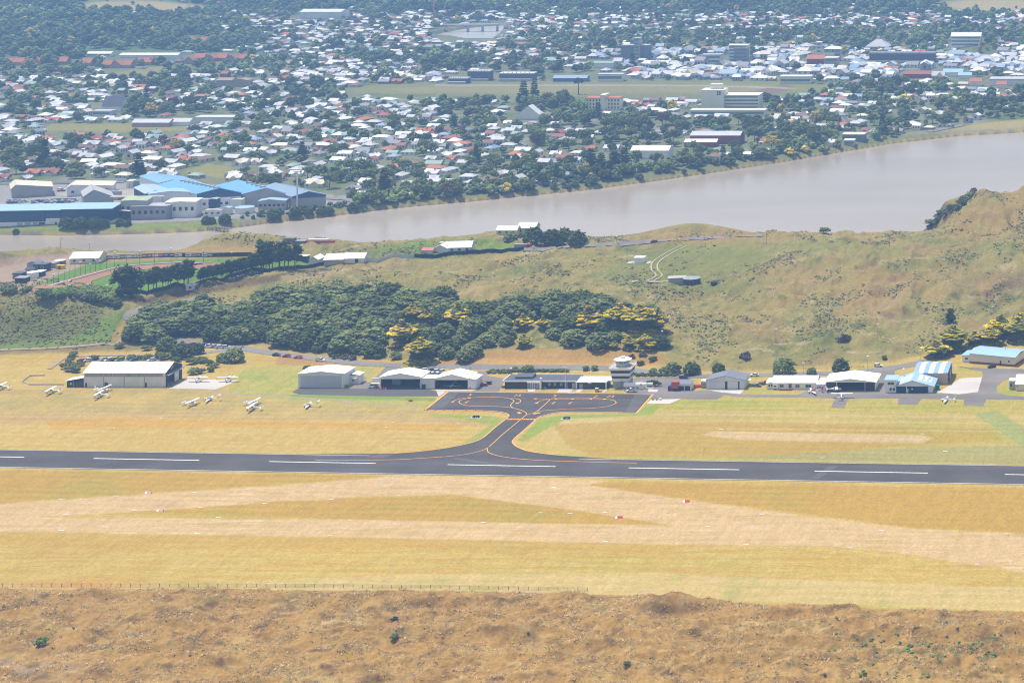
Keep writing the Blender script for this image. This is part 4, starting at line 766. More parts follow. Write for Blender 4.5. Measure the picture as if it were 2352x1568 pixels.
scatter('foreground_tussocks', 36000, (-150, 2520, 1348, 1700), (.3, .85), [(.37, .27, .14), (.44, .34, .18), (.30, .215, .11), (.23, .18, .115), (.53, .43, .27), (.21, .20, .09)], 'dry tussock grass of the foreground dunes', up=.8, blades=8, seed=5, dens=lambda u, v, X, Y: fg_d(u, v, X, Y) * ND(X, Y, 9, 9, 321))
scatter('foreground_scrub', 900, (-150, 2520, 1352, 1700), (.35, 1.0), [(.10, .15, .045), (.14, .18, .06), (.21, .19, .15), (.16, .12, .08)], 'low green and grey scrub of the foreground dunes', lump=True, seed=6, dens=lambda u, v, X, Y: fg_d(u, v, X, Y) * (.04 + .95 * gau(u, v, 2060, 1485, 130, 22) + .95 * gau(u, v, 2270, 1480, 50, 22) + .8 * gau(u, v, 1950, 1545, 260, 10) + .5 * gau(u, v, 480, 1515, 90, 12)))
scatter('foreground_herbs', 420, (1880, 2420, 1440, 1640), (.5, 1.3), [(.10, .16, .045), (.13, .18, .055), (.09, .14, .05)], 'low green plants in patches at the lower right of the foreground', lump=True, seed=8, dens=lambda u, v, X, Y: np.minimum(1, gau(u, v, 2060, 1500, 110, 26) + gau(u, v, 2275, 1500, 60, 26) + .8 * gau(u, v, 2000, 1580, 200, 14)) * ss(.3 + 2 * fbm(X / 5, Y / 5, 3, 331)))
# ------------------------------------------------------------------ airfield buildings
WHITE = mat('white_sheet_roof', (.86, .86, .85), .45, .09, .14, .3, stripes=('X', 3., .05)); WHITEY = mat('white_sheet_roof_across', (.86, .86, .85), .45, .09, .14, .3, stripes=('Y', 3., .05))
PALE = mat('pale_grey_cladding', (.72, .72, .70), .7, .09, .3, .2, stripes=('X', 4., .10)); OFFW = mat('offwhite_boards', (.82, .81, .77), .7, .06, .2, .2); CREAM = mat('cream_boards', (.76, .70, .55), .8, .07, .2, .2, stripes=('X', 2., .08))
BLK = mat('black_cladding', (.035, .037, .043), .6, .15, .3, .3); CHAR = mat('charcoal_roof', (.10, .105, .125), .5, .08, .2, .3, stripes=('X', 2.5, .12)); GREYR = mat('grey_sheet_roof', (.20, .205, .24), .5, .06, .2, .3, stripes=('Y', 3., .1))
NAVY = mat('navy_cladding', (.025, .035, .075), .6, .12, .3, .3); DKBR = mat('dark_brown_ribbed', (.075, .055, .055), .75, .12, .3, .2, stripes=('X', 5., .5)); GLS = glass('dark_glass'); GLP = glass('pale_glass', (.22, .25, .26), .15); TIM = mat('grey_timber', (.20, .17, .14), .9, .2, .6)
BLUE1 = mat('light_blue_roof', (.34, .51, .67), .45, .05, .3, .3, stripes=('X', 3., .08)); BLUE2 = mat('sky_blue_roof', (.20, .40, .60), .45, .06, .3, .3, stripes=('X', 3., .1)); STEEL = mat('steel', (.30, .31, .32), .45, .12, .8, .4); CONCW = mat('grey_concrete_wall', (.42, .41, .39), .9, .08, .15, .1); FLOOR = mat('shade_dark_floor', (.14, .13, .12), .7, .2, .3); RED = mat('red_paint', (.55, .03, .03), .4, .08, .8, .4); ORG = mat('orange_plastic', (.85, .16, .03), .5, .08, .8, .4); BRICK = mat('red_brick', (.30, .085, .06), .9, .12, 1.5, .1); RUBBER = mat('rubber', (.02, .02, .022), .9, .1, 2., .1); YEL = mat('yellow_paint', (.75, .48, .03), .5, .1, .8, .4); LBL = mat('blue_paint', (.04, .13, .40), .5, .1, .8, .4); GRN = mat('green_paint', (.05, .22, .13), .5, .1, .8, .4)  # FLOOR: open hangar floors, interior shade put into the colour
def frame(r, xL, xR, yb):
    (a, b), (c, _) = q(r, xL, yb), q(r, xR, yb); X0, Y0, _ = W(a, b); return X0, Y0, (c - a) / S(b)
def site(name, label, cat, r, xL, xR, yb, group=None):
    X0, Y0, Wd = frame(r, xL, xR, yb); return empty(name, (X0, Y0, 0), label, cat, group), Wd, S(q(r, xL, yb)[1])
def slab4(p, t=.18):
    """a thick sheet through four points"""
    p = [Vector(a) for a in p]; n = (p[1] - p[0]).cross(p[3] - p[0]).normalized()
    if n.z < 0: n = -n
    return p, [a + n * t for a in p]
def part_slab(e, name, quads, m, t=.18):
    mb = MB()
    for p in quads: mb.hexa(*slab4(p, t))
    return mb.build(name, m, e)
def win(e, x0, x1, z0, z1, y=0., fm=None, gm=None, name='window', depth=.08, bars=0, axis='x'):
    """frame standing just proud of the wall with a pane set in it"""
    fm = fm or OFFW; gm = gm or GLS; f = MB(); w = .12
    for a in ((x0 - w, x1 + w, z1, z1 + w), (x0 - w, x1 + w, z0 - w, z0), (x0 - w, x0, z0, z1), (x1, x1 + w, z0, z1)): f.box(a[0], a[1], y - depth, y - .004, a[2], a[3])
    for k in range(bars): xx = x0 + (x1 - x0) * (k + 1) / (bars + 1); f.box(xx - .05, xx + .05, y - depth, y - .004, z0, z1)
    o = f.build(name, fm, e); MB().box(x0, x1, y - depth * .5, y - .003, z0, z1).build('pane', gm, o); return o
def door(e, x0, x1, h, y=0., m=None, name='door'):
    o = MB().box(x0, x1, y - .07, y - .004, .02, h).build(name, m or GLS, e); MB().box(x1 - .22, x1 - .12, y - .12, y - .072, h * .45, h * .52).build('handle', STEEL, o); return o
def gable_y(e, w, d, ev, ap, roof, over=.35, ax=None, t=.16, y0=0.):
    """roof with its ridge running away from the camera"""
    ax = w / 2 if ax is None else ax; sl = (ap - ev) / ax; sr = (ap - ev) / (w - ax)
    return part_slab(e, 'roof', [[(-over, y0 - over, ev - sl * over), (ax, y0 - over, ap), (ax, d + over, ap), (-over, d + over, ev - sl * over)], [(ax, y0 - over, ap + .004), (w + over, y0 - over, ev - sr * over), (w + over, d + over, ev - sr * over), (ax, d + over, ap + .004)]], roof, t)
def gable_x(e, w, d, ev, ap, roof, over=.3, t=.16, ry=None, x0=0.):
    ry = d / 2 if ry is None else ry; s = (ap - ev) / ry; s2 = (ap - ev) / (d - ry)
    return part_slab(e, 'roof', [[(x0 - over, -over, ev - s * over), (w + over, -over, ev - s * over), (w + over, ry, ap), (x0 - over, ry, ap)], [(x0 - over, ry, ap + .004), (w + over, ry, ap + .004), (w + over, d + over, ev - s2 * over), (x0 - over, d + over, ev - s2 * over)]], roof, t)
def pent_wall(mb, w, y0, y1, ev, ap, ax=None, x0=0.):
    ax = (x0 + w) / 2 if ax is None else ax; P = [(x0, 0), (w, 0), (w, ev), (ax, ap), (x0, ev)]; mb.hexa([(x, y0, z) for x, z in P], [(x, y1, z) for x, z in P]); return mb
# --- the big hangar at the left
e, w, s = site('hangar', 'long white-roofed hangar with grey side wall and black open gable end', 'hangar', 'C', 335, 1580, 630)
k = .15069 / s; cx_ = lambda x: (x - 335) * k; D_, EV, AP = 16., 7.0, 10.2
mb = MB().box(0, w, 0, .25, 0, EV - .05).box(0, .25, .25, D_, 0, EV - .05).box(.25, w - .3, D_ - .25, D_, 0, EV - .05)
mb.build('wall', PALE, e); gable_x(e, w, D_, EV, AP, WHITE, .35)
g = MB(); g.hexa([(w - .28, 0.02, 5.6), (w - .28, D_ - .02, 5.6), (w - .28, D_ - .02, EV), (w - .28, D_ / 2, AP - .04), (w - .28, 0.02, EV)], [(w, 0.02, 5.6), (w, D_ - .02, 5.6), (w, D_ - .02, EV), (w, D_ / 2, AP - .04), (w, .02, EV)]); g.box(w - .28, w, .26, 1.9, 0, 5.59); g.box(w - .28, w, D_ - 2.2, D_, 0, 5.59)
gb = g.build('gable_end', BLK, e); lg = MB().tube((w + .03, 5.6, 7.2), (w + .03, 6.3, 8.6), .12, .10, 6).tube((w + .03, 6.5, 7.9), (w + .03, 8.0, 8.5), .10, .06, 6).tube((w + .03, 6.5, 7.9), (w + .03, 7.2, 7.6), .08, .05, 6); lg.build('logo', OFFW, gb)
part_slab(e, 'canopy', [[(w - .1, .2, 5.75), (w + 1.6, .0, 5.45), (w + 1.6, D_ - .4, 5.45), (w - .1, D_ - .6, 5.75)]], STEEL, .25)
MB().box(w - .5, w - .36, D_ - 6.4, D_ - 2.0, .05, 5.4).build('sliding_door', OFFW, e); MB().box(.3, w - .3, .3, D_ - .3, .0, .05).build('floor_slab', CONC, e)
for a in (640, 952, 1260): MB().box(cx_(a) - .12, cx_(a) + .12, -.14, -.004, 0, EV - .3).build('downpipe', STEEL, e)
for a, b in ((355, 495), (500, 632), (645, 722), (728, 775), (782, 945), (957, 1002), (1006, 1055), (1060, 1152), (1157, 1208), (1214, 1254), (1266, 1425), (1430, 1540)):
    win(e, cx_(a), cx_(b), 5.05, 6.65, fm=PALE, gm=GLP if a in (728, 1006, 1157) else mat('clerestory_sheet', (.30, .29, .31), .4, .12, .5, .4), name='clerestory_window', depth=.06)
for a, b, h in ((358, 384, 2.1), (653, 705, 2.3), (1272, 1300, 2.2)): door(e, cx_(a), cx_(b), h)
lx = cx_(80)
lt = MB().box(lx, lx + .2, 0, 5.5, 0, 2.9).box(lx, cx_(190), -.1, .1, 0, 2.9).box(lx, -.02, 5.3, 5.5, 0, 3.0).box(cx_(305), -.02, -.1, .1, 0, 3.9); lo = lt.build('lean_to', BLK, e)
part_slab(lo, 'lean_to_roof', [[(lx - .8, -.6, 2.95), (.25, -.6, 4.55), (.25, 5.8, 4.55), (lx - .8, 5.8, 2.95)]], WHITE, .16); MB().box(cx_(200), cx_(302), .1, .16, .3, 3.0).build('glazing', GLS, lo); MB().box(cx_(128), cx_(150), -.16, -.104, 1.2, 2.3).build('sign', OFFW, lo); MB().tube((cx_(193), -.4, 0), (cx_(193), -.4, 3.2), .09).build('post', OFFW, lo)
MB().box(cx_(270), cx_(345), 11, 14, 0, 6.0).build('rear_shed', BLK, e)
# --- white hangar with one big door
e, w, s = site('hangar', 'white hangar with one huge pale roller door, second from left', 'hangar', 'D', 120, 825, 642); k = .15069 / s; cx_ = lambda x: (x - 120) * k; D_ = 12.5
mb = pent_wall(MB(), w, 0, D_, 6.75, 7.85); mb.build('wall', PALE, e); gable_y(e, w, D_, 6.8, 7.9, WHITEY, .25)
f = MB().box(.0, w, -.12, -.004, 5.95, 6.2); MB().box(cx_(160), cx_(782), -.10, -.005, .05, 5.9).build('roller_door', mat('roller_door', (.52, .54, .56), .5, .05, .3, .3, stripes=('Z', 4., .16)), e); f.build('door_header', OFFW, e)
for a in (128, 795): MB().box(cx_(a), cx_(a) + .5, -.1, -.004, 0, 5.94).build('door_jamb', OFFW, e)
an = MB().box(w + .02, w + 4.4, 7.0, 12.2, 0, 4.2).build('annex', OFFW, e); part_slab(an, 'annex_roof', [[(w + .05, 6.7, 5.0), (w + 4.8, 6.7, 4.25), (w + 4.8, 12.6, 4.25), (w + .05, 12.6, 5.0)]], WHITE, .14); MB().box(w + 1.2, w + 3.6, 5.6, 6.98, 2.9, 3.05).build('porch_roof', OFFW, an); win(an, w + 1.0, w + 1.8, 1.4, 2.6, 7.0)
MB().box(w + .004, w + .05, 5.5, 6.6, 0, 4.2).build('side_door', OFFW, e); MB().box(w + .06, w + 1.6, .2, 1.2, 0, 1.2).build('skip_bin', GRN, e)
# --- twin hangars
def open_hangar(lab, r, xL, xR, yb, oL, oR, D_, ev, ap, opz, beam=None, roof=None):
    e, w, s = site('hangar', lab, 'hangar', r, xL, xR, yb); kk = ZR[r][2] / 2352 * .70886 / s; c = lambda x: (x - xL) * kk
    mb = MB().box(0, .2, .3, D_, 0, ev - .02).box(w - .2, w, .3, D_, 0, ev - .02); mb.hexa([(0.2, D_ - .2, 0), (w - .2, D_ - .2, 0), (w - .2, D_ - .2, ev), (w / 2, D_ - .2, ap - .05), (.2, D_ - .2, ev)], [(0.2, D_, 0), (w - .2, D_, 0), (w - .2, D_, ev), (w / 2, D_, ap - .05), (.2, D_, ev)])
    mb.hexa([(0, 0, opz), (w, 0, opz), (w, 0, ev), (w / 2, 0, ap - .03), (0, 0, ev)], [(0, .3, opz), (w, .3, opz), (w, .3, ev), (w / 2, .3, ap - .03), (0, .3, ev)]).box(0, c(oL), 0, .3, 0, opz - .004).box(c(oR), w, 0, .3, 0, opz - .004)
    mb.build('wall', OFFW, e); gable_y(e, w, D_, ev, ap, roof or WHITEY, .3); MB().box(.25, w - .25, .32, D_ - .22, 0, .04).build('floor_slab', FLOOR, e)
    inn = MB().box(.22, .3, .32, D_ - .24, .06, ev - .3).box(w - .3, w - .22, .32, D_ - .24, .06, ev - .3).box(.31, w - .31, D_ - .3, D_ - .22, .06, ev - .3); inn.build('shade_lining', BLK, e)  # black faces inside the walls, painting in the hangar's indoor shade
    if beam: MB().box(c(beam[0]), c(beam[1]), -.5, -.01, opz + .1, opz + .55).build('door_track', WHITE, e)
    return e, w, c, s
e, w, c, s = open_hangar('open-fronted white hangar behind the minibus, left one of the twin pair', 'D', 1365, 2000, 655, 1385, 1985, 11., 5.6, 7.4, 4.75, (1240, 2130)); MB().box(w - 3.2, w - 2.0, 5, 7, .05, 2.3).build('workbench', STEEL, e); MB().box(3, 7, 7.5, 10, .05, 2.6).build('shelving', CONCW, e)
e, w, s = site('store_block', 'small flat pale block linking the twin hangars', 'building', 'D', 2003, 2196, 657); MB().box(0, w, 0, 6, 0, 5.0).build('wall', PALE, e); MB().box(-.0, w, -.15, 6, 5.004, 5.25).build('roof', WHITE, e); door(e, .1, 2.0, 2.3, 0, BLK)
e, w, c, s = open_hangar('open-fronted white hangar with an aircraft inside, right one of the twin pair', 'A', 320, 845, 611, 326, 826, 11., 5.0, 7.0, 4.35)
an = MB().box(w + .01, w + 3.6, -.3, 8, 0, 4.6).build('annex', OFFW, e); part_slab(an, 'annex_roof', [[(w + .02, -.6, 5.1), (w + 3.9, -.6, 4.7), (w + 3.9, 8.3, 4.7), (w + .02, 8.3, 5.1)]], WHITE, .12)
# --- terminal
e, w, s = site('terminal', 'low dark terminal building with flat charcoal roof and white fascia', 'terminal', 'A', 1365, 2480, 607); k = .15069 / s; ca = lambda x: (x - 1365) * k; w = ca(2480); D_ = 10.8
MB().box(.6, w, .6, D_, 0, 3.5).build('wall', NAVY, e); ro = MB().box(.0, w, .1, D_ + .3, 3.55, 3.8).build('roof', CHAR, e); MB().box(-.15, w, -.25, .09, 3.35, 3.95).build('fascia', WHITE, e); MB().box(-.35, -.02, -.05, D_ + .4, 3.35, 3.95).build('fascia', WHITE, e); MB().box(-.02, w, D_ + .31, D_ + .5, 3.4, 3.9).build('fascia', OFFW, e)
lx0, lx1 = ca(1500), ca(1770); la = MB(); la.hexa([(lx0, 4.2, 3.81), (lx1, 4.2, 3.81), (lx1 + .3, 9.0, 3.81), (lx0 + .3, 9.0, 3.81)], [(lx0, 4.3, 4.55), (lx1, 4.3, 4.55), (lx1, 8.8, 5.3), (lx0, 8.8, 5.3)]); lo = la.build('lantern_roof', CHAR, e); MB().box(lx0 + .3, lx1 - .3, 4.1, 4.19, 3.9, 4.5).build('lantern_glazing', GLS, lo)
for a, b in ((1412, 1500), (1506, 1590), (1600, 1660), (1666, 1735)): win(e, ca(a), ca(b), 1.0, 3.1, .6, NAVY, GLS, bars=1)
en = MB().box(ca(1735), ca(1930), -.6, .58, 2.9, 3.34).build('entrance', OFFW, e)
for k_ in range(6): MB().box(ca(1745 + 35 * k_), ca(1745 + 35 * k_) + .12, -.5, -.3, 0, 2.89).build('mullion', OFFW, en)
MB().box(ca(1746), ca(1925), -.25, .5, .02, 2.85).build('entrance_glazing', GLP, en); MB().box(ca(1930), ca(1952), -.9, .55, 0, 5.3).build('pylon_wall', WHITE, e)
for a in (2050, 2135, 2230): win(e, ca(a), ca(a) + .9, 1.4, 2.5, .6, CONCW, GLP)
MB().box(ca(1985), ca(1985) + 1.0, -.3, .5, 0, .9).build('bench', STEEL, e); MB().box(ca(2410), ca(2475), .45, .59, .02, 2.7).build('baggage_door', CONCW, e); MB().tube((ca(2340), -.1, 0), (ca(2340), -.1, 3.4), .12).build('post', OFFW, e)
e, w, s = site('terminal_wing', 'white-roofed dark-fronted wing at the tower end of the terminal', 'building', 'B', 598, 1062, 607); k = .15069 / s; cb = lambda x: (x - 598) * k
MB().box(.4, w - .4, .5, 8, 0, 3.05).build('wall', NAVY, e); part_slab(e, 'roof', [[(-.2, -.6, 3.1), (w + .1, -.6, 3.1), (w + .1, 8.2, 3.5), (-.2, 8.2, 3.5)]], WHITE, .35)
for a in (0, w - .45): MB().box(a, a + .4, -.5, .45, 0, 3.05).build('end_pier', WHITE, e)
MB().box(cb(640), cb(696), .40, .49, .02, 2.2).build('door', CONCW, e); MB().box(cb(705), cb(1010), .38, .48, .1, 2.9).build('glazing', glass('door_glass', (.02, .022, .035)), e); MB().box(cb(780), cb(835), -.72, -.61, 2.7, 3.3).build('sign', WHITE, e)
for a in (790, 900): MB().tube((cb(a), .34, 0), (cb(a), .34, 2.9), .05).build('mullion', STEEL, e)
e, w, s = site('flagpole', 'tall white flagpole in front of the terminal', 'flagpole', 'B', 430, 440, 604); MB().tube((0, 0, 0), (0, 0, 10.4), .2, .14).build('pole', WHITE, e); MB().tube((-1.2, 0, 10.3), (1.3, 0, 10.5), .06).build('crossarm', WHITE, e)
# --- control tower
e, w, s = site('control_tower', 'white control tower with black bands flaring out to a glazed cab', 'control tower', 'B', 1150, 1395, 600); k = .15069 / s; xc = (1272 - 1150) * k; D_ = 8.2; yc = D_ / 2
zz = lambda y: (602 - y) * k
def ring(half, z, yo=0.): return [(xc - half, yc - half + yo, z), (xc + half, yc - half + yo, z), (xc + half, yc + half + yo, z), (xc - half, yc + half + yo, z)]
MB().hexa(ring(3.7, 0), ring(3.8, zz(500) - .004)).build('base_block', CONCW, e)
lev = [(500, 3.95), (456, 4.2), (414, 4.42), (370, 4.66), (327, 4.9)]
for i, (y1, h1) in enumerate(lev[:-1]):
    y2, h2 = lev[i + 1]; dk = i % 2; r_ = .12 if dk else 0.
    MB().hexa(ring(h1 - r_, zz(y1) + .003), ring(h2 - r_, zz(y2))).build('window_band' if dk else 'white_band', glass('band_glass', (.022, .018, .018), .25) if dk else WHITE, e)
deck = MB().hexa(ring(5.0, zz(327) + .004), ring(5.35, zz(300) + .2)).build('parapet', WHITE, e); MB().hexa(ring(4.9, zz(300) + .205), ring(4.9, zz(300) + .26)).build('deck', CONCW, deck)
rl = MB(); zt = zz(300) + .2
for i in range(4):
    a, b = ring(5.3, zt)[i], ring(5.3, zt)[(i + 1) % 4]
    for zl in (.5, 1.0): rl.tube((a[0], a[1], zt + zl), (b[0], b[1], zt + zl), .05, n=5)
    for t in np.linspace(0, 1, 6)[:-1]: p = Vector(a).lerp(Vector(b), t); rl.tube(p, (p.x, p.y, zt + 1.0), .05, n=5)
rl.build('railing', OFFW, deck)
def octo(r, z): return [(xc + r * math.cos(math.pi / 8 + i * math.pi / 4), yc + r * math.sin(math.pi / 8 + i * math.pi / 4), z) for i in range(8)]
MB().loft([octo(3.05, zt), octo(3.1, zt + 1.1)]).build('cab_base', CONCW, e); MB().loft([octo(3.2, zt + 1.104), octo(3.3, zt + 1.5)]).build('cab_sill', WHITE, e); MB().loft([octo(3.1, zt + 1.504), octo(3.55, zt + 3.0)]).build('cab_glazing', glass('cab_glass', (.20, .23, .22), .1), e)
mu = MB()
for a, b in zip(octo(3.17, zt + 1.504), octo(3.62, zt + 3.0)): mu.tube(a, b, .09, n=5)
for i in range(8):
    for t in (.33, .66): mu.tube(Vector(octo(3.08, zt + 1.504)[i]).lerp(Vector(octo(3.08, zt + 1.504)[(i + 1) % 8]), t), Vector(octo(3.52, zt + 3.)[i]).lerp(Vector(octo(3.52, zt + 3.)[(i + 1) % 8]), t), .05, n=4)
mu.build('cab_mullions', WHITE, e); MB().loft([octo(4.2, zt + 3.004), octo(4.45, zt + 3.3), octo(3.2, zt + 3.75)]).build('cab_roof', WHITE, e)
ae = MB().box(xc - 1.0, xc + .9, yc - .6, yc + .8, zt + 3.76, zt + 4.6).build('roof_box', OFFW, e); MB().tube((xc - .9, yc, zt + 4.61), (xc - .9, yc, zt + 6.0), .05).tube((xc + 1.6, yc, zt + 3.7), (xc + 1.7, yc, zt + 6.2), .04).build('aerial', STEEL, ae)
st_ = MB(); st_.hexa([(1.6, -3.2, 0), (2.2, -3.2, 0), (4.9, -.3, 3.2), (4.3, -.3, 3.2)], [(1.6, -3.2, .15), (2.2, -3.2, .15), (4.9, -.3, 3.35), (4.3, -.3, 3.35)]); st_.tube((1.6, -3.2, .9), (4.3, -.3, 4.1), .05).tube((2.2, -3.2, .9), (4.9, -.3, 4.1), .05).build('outside_stair', STEEL, e)
MB().box(-3.6, -.05, 1, 5, 2.9, 3.6).build('link_corridor', OFFW, e)
# --- fuel tank, truck, huts
e, w, s = site('fuel_tank', 'long white horizontal fuel tank on saddles below the tower', 'fuel tank', 'B', 1305, 1660, 625); R0 = 1.25
rings = [[(x, 2. + r * math.cos(a), 1.9 + r * math.sin(a)) for a in np.linspace(0, 2 * math.pi, 17)[:-1]] for x, r in ((0, .7), (.15, 1.1), (.4, R0), (w - .4, R0), (w - .15, 1.1), (w, .7))]
MB().loft(rings).build('tank_shell', mat('tank_white', (.82, .82, .80), .35, .04, .5, .4), e, smooth=True); MB().tube((w * .74, .73, 2.4), (w * .80, .70, 2.4), .5, .5).build('orange_mark', ORG, e)
for a in (1.2, w * .5, w - 1.6): MB().box(a, a + .5, 1.0, 3.0, 0, .9).build('saddle', OFFW, e)
MB().tube((w + .1, 2.6, 2.3), (w + 2.6, 2.6, 2.3), .55, .55, 12).build('small_tank', OFFW, e); MB().tube((1.5, 2, 3.1), (1.5, 2, 3.5), .4).tube((w * .78, 2, 3.1), (w * .78, 2, 3.9), .25).build('hatch', OFFW, e); MB().box(-.8, w + 3.2, .0, 4.4, 0, .12).build('bund', CONCW, e)
e, w, s = site('shed', 'small grey-roofed shed with two black doors beside the red truck', 'shed', 'B', 2150, 2345, 634); MB().box(0, w, 0, 5, 0, 3.0).build('wall', OFFW, e); part_slab(e, 'roof', [[(-.3, -.4, 3.05), (w + .3, -.4, 3.05), (w + .3, 5.3, 3.7), (-.3, 5.3, 3.7)]], GREYR, .14)
for a in (.25, w / 2 + .15): MB().box(a, a + w / 2 - .5, -.08, -.004, .05, 2.2).build('door', BLK, e)
e, w, s = site('box_truck', 'red box truck with blue cab beside the small grey shed', 'truck', 'B', 1985, 2150, 645)
MB().box(1.9, 5.2, .2, 2.4, 1.2, 4.4).build('cargo_box', mat('red_box', (.52, .09, .06), .6, .1, .5, .3), e); cb_ = MB(); cb_.hexa([(0, .2, .6), (1.8, .2, .6), (1.8, 2.3, .6), (0, 2.3, .6)], [(.35, .35, 2.3), (1.8, .3, 2.6), (1.8, 2.2, 2.6), (.35, 2.15, 2.3)]); cb_ = cb_.build('cab', mat('truck_blue', (.03, .07, .26), .35, .08, .5, .4), e); MB().box(.5, 1.5, .22, .29, 1.6, 2.25).build('window', GLS, cb_); MB().box(.3, 5.2, .3, 2.3, .6, 1.19).build('chassis', BLK, e)
for a in (.9, 3.4, 4.4):
    for b in (.1, 2.2): MB().tube((a, b, .5), (a, b + .3, .5), .5, .5, 12).build('wheel', RUBBER, e)
for i, x in enumerate((42, 68, 110)):
    e, w, s = site('drum', f'{ORD[i]} from left of the orange drums by the beige hut', 'drum', 'E', x - 8, x + 18, 588 - 2 * i, 'orange drums by the hut'); mb = MB(); mb.loft([[(1.0 + dx, .9 * math.cos(a) * r, .95 + .9 * math.sin(a) * r) for a in np.linspace(0, 6.283, 13)[:-1]] for dx, r in ((-.9, .8), (-.85, 1), (0, 1.03), (.85, 1), (.9, .8))]); mb.build('shell', ORG, e, smooth=True); MB().box(.2, 1.8, -.5, .5, 0, .1).build('cradle', TIM, e)
e, w, s = site('hut', 'small beige timber hut with white top between drums and grey-roofed hangar', 'hut', 'E', 137, 203, 598); MB().box(0, w, 0, 3, 0, 2.9).build('wall', mat('beige_boards', (.42, .33, .22), .85, .1, .5, stripes=('Z', 4., .2)), e); MB().box(-.1, w + .1, -.15, 3.1, 2.91, 3.6).build('roof', OFFW, e)
# --- right-hand row
e, w, s = site('hangar', 'white shed hangar with grey gable roof and two narrow open doorways', 'hangar', 'E', 212, 745, 615); k = .16275 / s; ce = lambda x: (x - 212) * k; D_ = 11.
mb = pent_wall(MB(), w, 0, D_, 4.4, 6.4); mb.build('wall', PALE, e); gable_y(e, w, D_, 4.45, 6.5, GREYR, .3)
sd = MB().box(ce(255), ce(470), -.12, -.005, .05, 4.0).box(ce(512), ce(655), -.16, -.005, .05, 4.0).box(ce(682), ce(735), -.10, -.005, .05, 3.9).build('sliding_doors', mat('white_ribbed', (.66, .66, .64), .6, .05, .3, .3, stripes=('X', 2.5, .14)), e)
for a, b in ((475, 510), (660, 680)): MB().box(ce(a), ce(b), -.05, -.004, .03, 3.9).build('doorway_shade_sheet', BLK, e)  # black sheets stand in for the shade inside the open doorways
MB().box(w + .01, w + 1.9, 4.5, 8, 3.0, 3.12).build('side_awning', WHITE, e)
e, w, s = site('clubhouse', 'long white bungalow with white roof and dark windows', 'building', 'E', 1150, 1770, 615); k = .16275 / s; cf = lambda x: (x - 1150) * k; D_ = 9.
mb = MB().box(0, w, 0, D_, 0, 3.3); mb.hexa([(w - .2, 0, 3.3), (w - .2, D_, 3.3), (w - .2, D_ / 2, 5.4)], [(w, 0, 3.3), (w, D_, 3.3), (w, D_ / 2, 5.4)]).hexa([(0, 0, 3.3), (0, D_, 3.3), (0, D_ / 2, 5.4)], [(.2, 0, 3.3), (.2, D_, 3.3), (.2, D_ / 2, 5.4)]); mb.build('wall', OFFW, e); gable_x(e, w, D_, 3.3, 5.5, WHITE, .35)
lw = MB().box(cf(1058), -.01, .5, 6, 0, 2.9).build('side_wing', OFFW, e); part_slab(lw, 'wing_roof', [[(cf(1050), .1, 2.9), (0.3, .1, 3.3), (.3, 6.2, 4.4), (cf(1050), 6.2, 3.6)]], WHITE, .14); win(lw, cf(1085), cf(1110), 1.2, 2.2, .5); win(lw, cf(1120), cf(1146), 1.2, 2.2, .5)
for a, b in ((1180, 1225), (1250, 1302), (1470, 1525), (1612, 1690)): win(e, cf(a), cf(b), 1.0, 2.3, bars=1)
door(e, cf(1375), cf(1415), 2.3); MB().tube((cf(1275), 4.3, 5), (cf(1275), 4.3, 6.4), .12).build('flue', STEEL, e); MB().box(cf(1255), cf(1430), -2.2, -.01, .15, .45).build('deck', mat('red_deck', (.24, .07, .05), .8, .1, .6), e); MB().box(cf(1372), cf(1420), -.05, -.003, 2.55, 2.85).build('sign', LBL, e)
rb = MB()
for a in (1262, 1300, 1340, 1380, 1425): rb.box(cf(a), cf(a) + .1, -2.2, -2.1, .46, 1.3)
rb.box(cf(1262), cf(1425), -2.2, -2.1, 1.301, 1.4).build('deck_railing', OFFW, e)
e, w, s = site('caravan', 'small white caravan in front of the white bungalow', 'caravan', 'E', 1140, 1215, 622); MB().loft([[(x, y, z) for x, z in ((.3, .6), (2.6, .6), (3., 1.2), (2.8, 2.6), (.4, 2.6), (.0, 1.2))] for y in (0, 1.9)]).build('body', WHITE, e); win(e, .8, 2.0, 1.4, 2.1, 0.)
for a in (0, 1.6): MB().tube((1.5, a, .35), (1.5, a + .25, .35), .35, .35, 10).build('wheel', RUBBER, e)
MB().tube((3, .9, .6), (4.0, .9, .5), .06).build('tow_bar', STEEL, e)
e, w, s = site('hangar', 'open white hangar with dark brown side panels and aircraft in front', 'hangar', 'E', 1900, 2580, 638); k = .16275 / s; cg = lambda x: (x - 1900) * k; w = cg(2590); D_ = 14.
mb = MB().box(.0, .2, .2, D_, 0, 4.2).box(w - .2, w, 1.0, D_, 0, 4.2).box(.2, w - .2, D_ - .2, D_, 0, 4.4); mb.hexa([(0, 0, 4.15), (w, 0, 4.15), (w, 0, 4.4), (w / 2, 0, 5.8), (0, 0, 4.4)], [(0, .2, 4.15), (w, .2, 4.15), (w, .2, 4.4), (w / 2, .2, 5.8), (0, .2, 4.4)]).build('wall', OFFW, e); gable_y(e, w, D_, 4.45, 6.0, WHITEY, .9)
MB().box(.2, cg(2040), .05, .18, .04, 4.14).build('side_panel', DKBR, e); MB().box(cg(2455), w - .1, .05, .18, .04, 4.14).build('side_panel', DKBR, e); MB().box(.3, w - .3, .3, D_ - .3, 0, .03).build('floor_slab', FLOOR, e)
for a in (2045, 2448): MB().box(cg(a), cg(a) + .2, -.02, .2, 0, 4.14).build('post', OFFW, e)
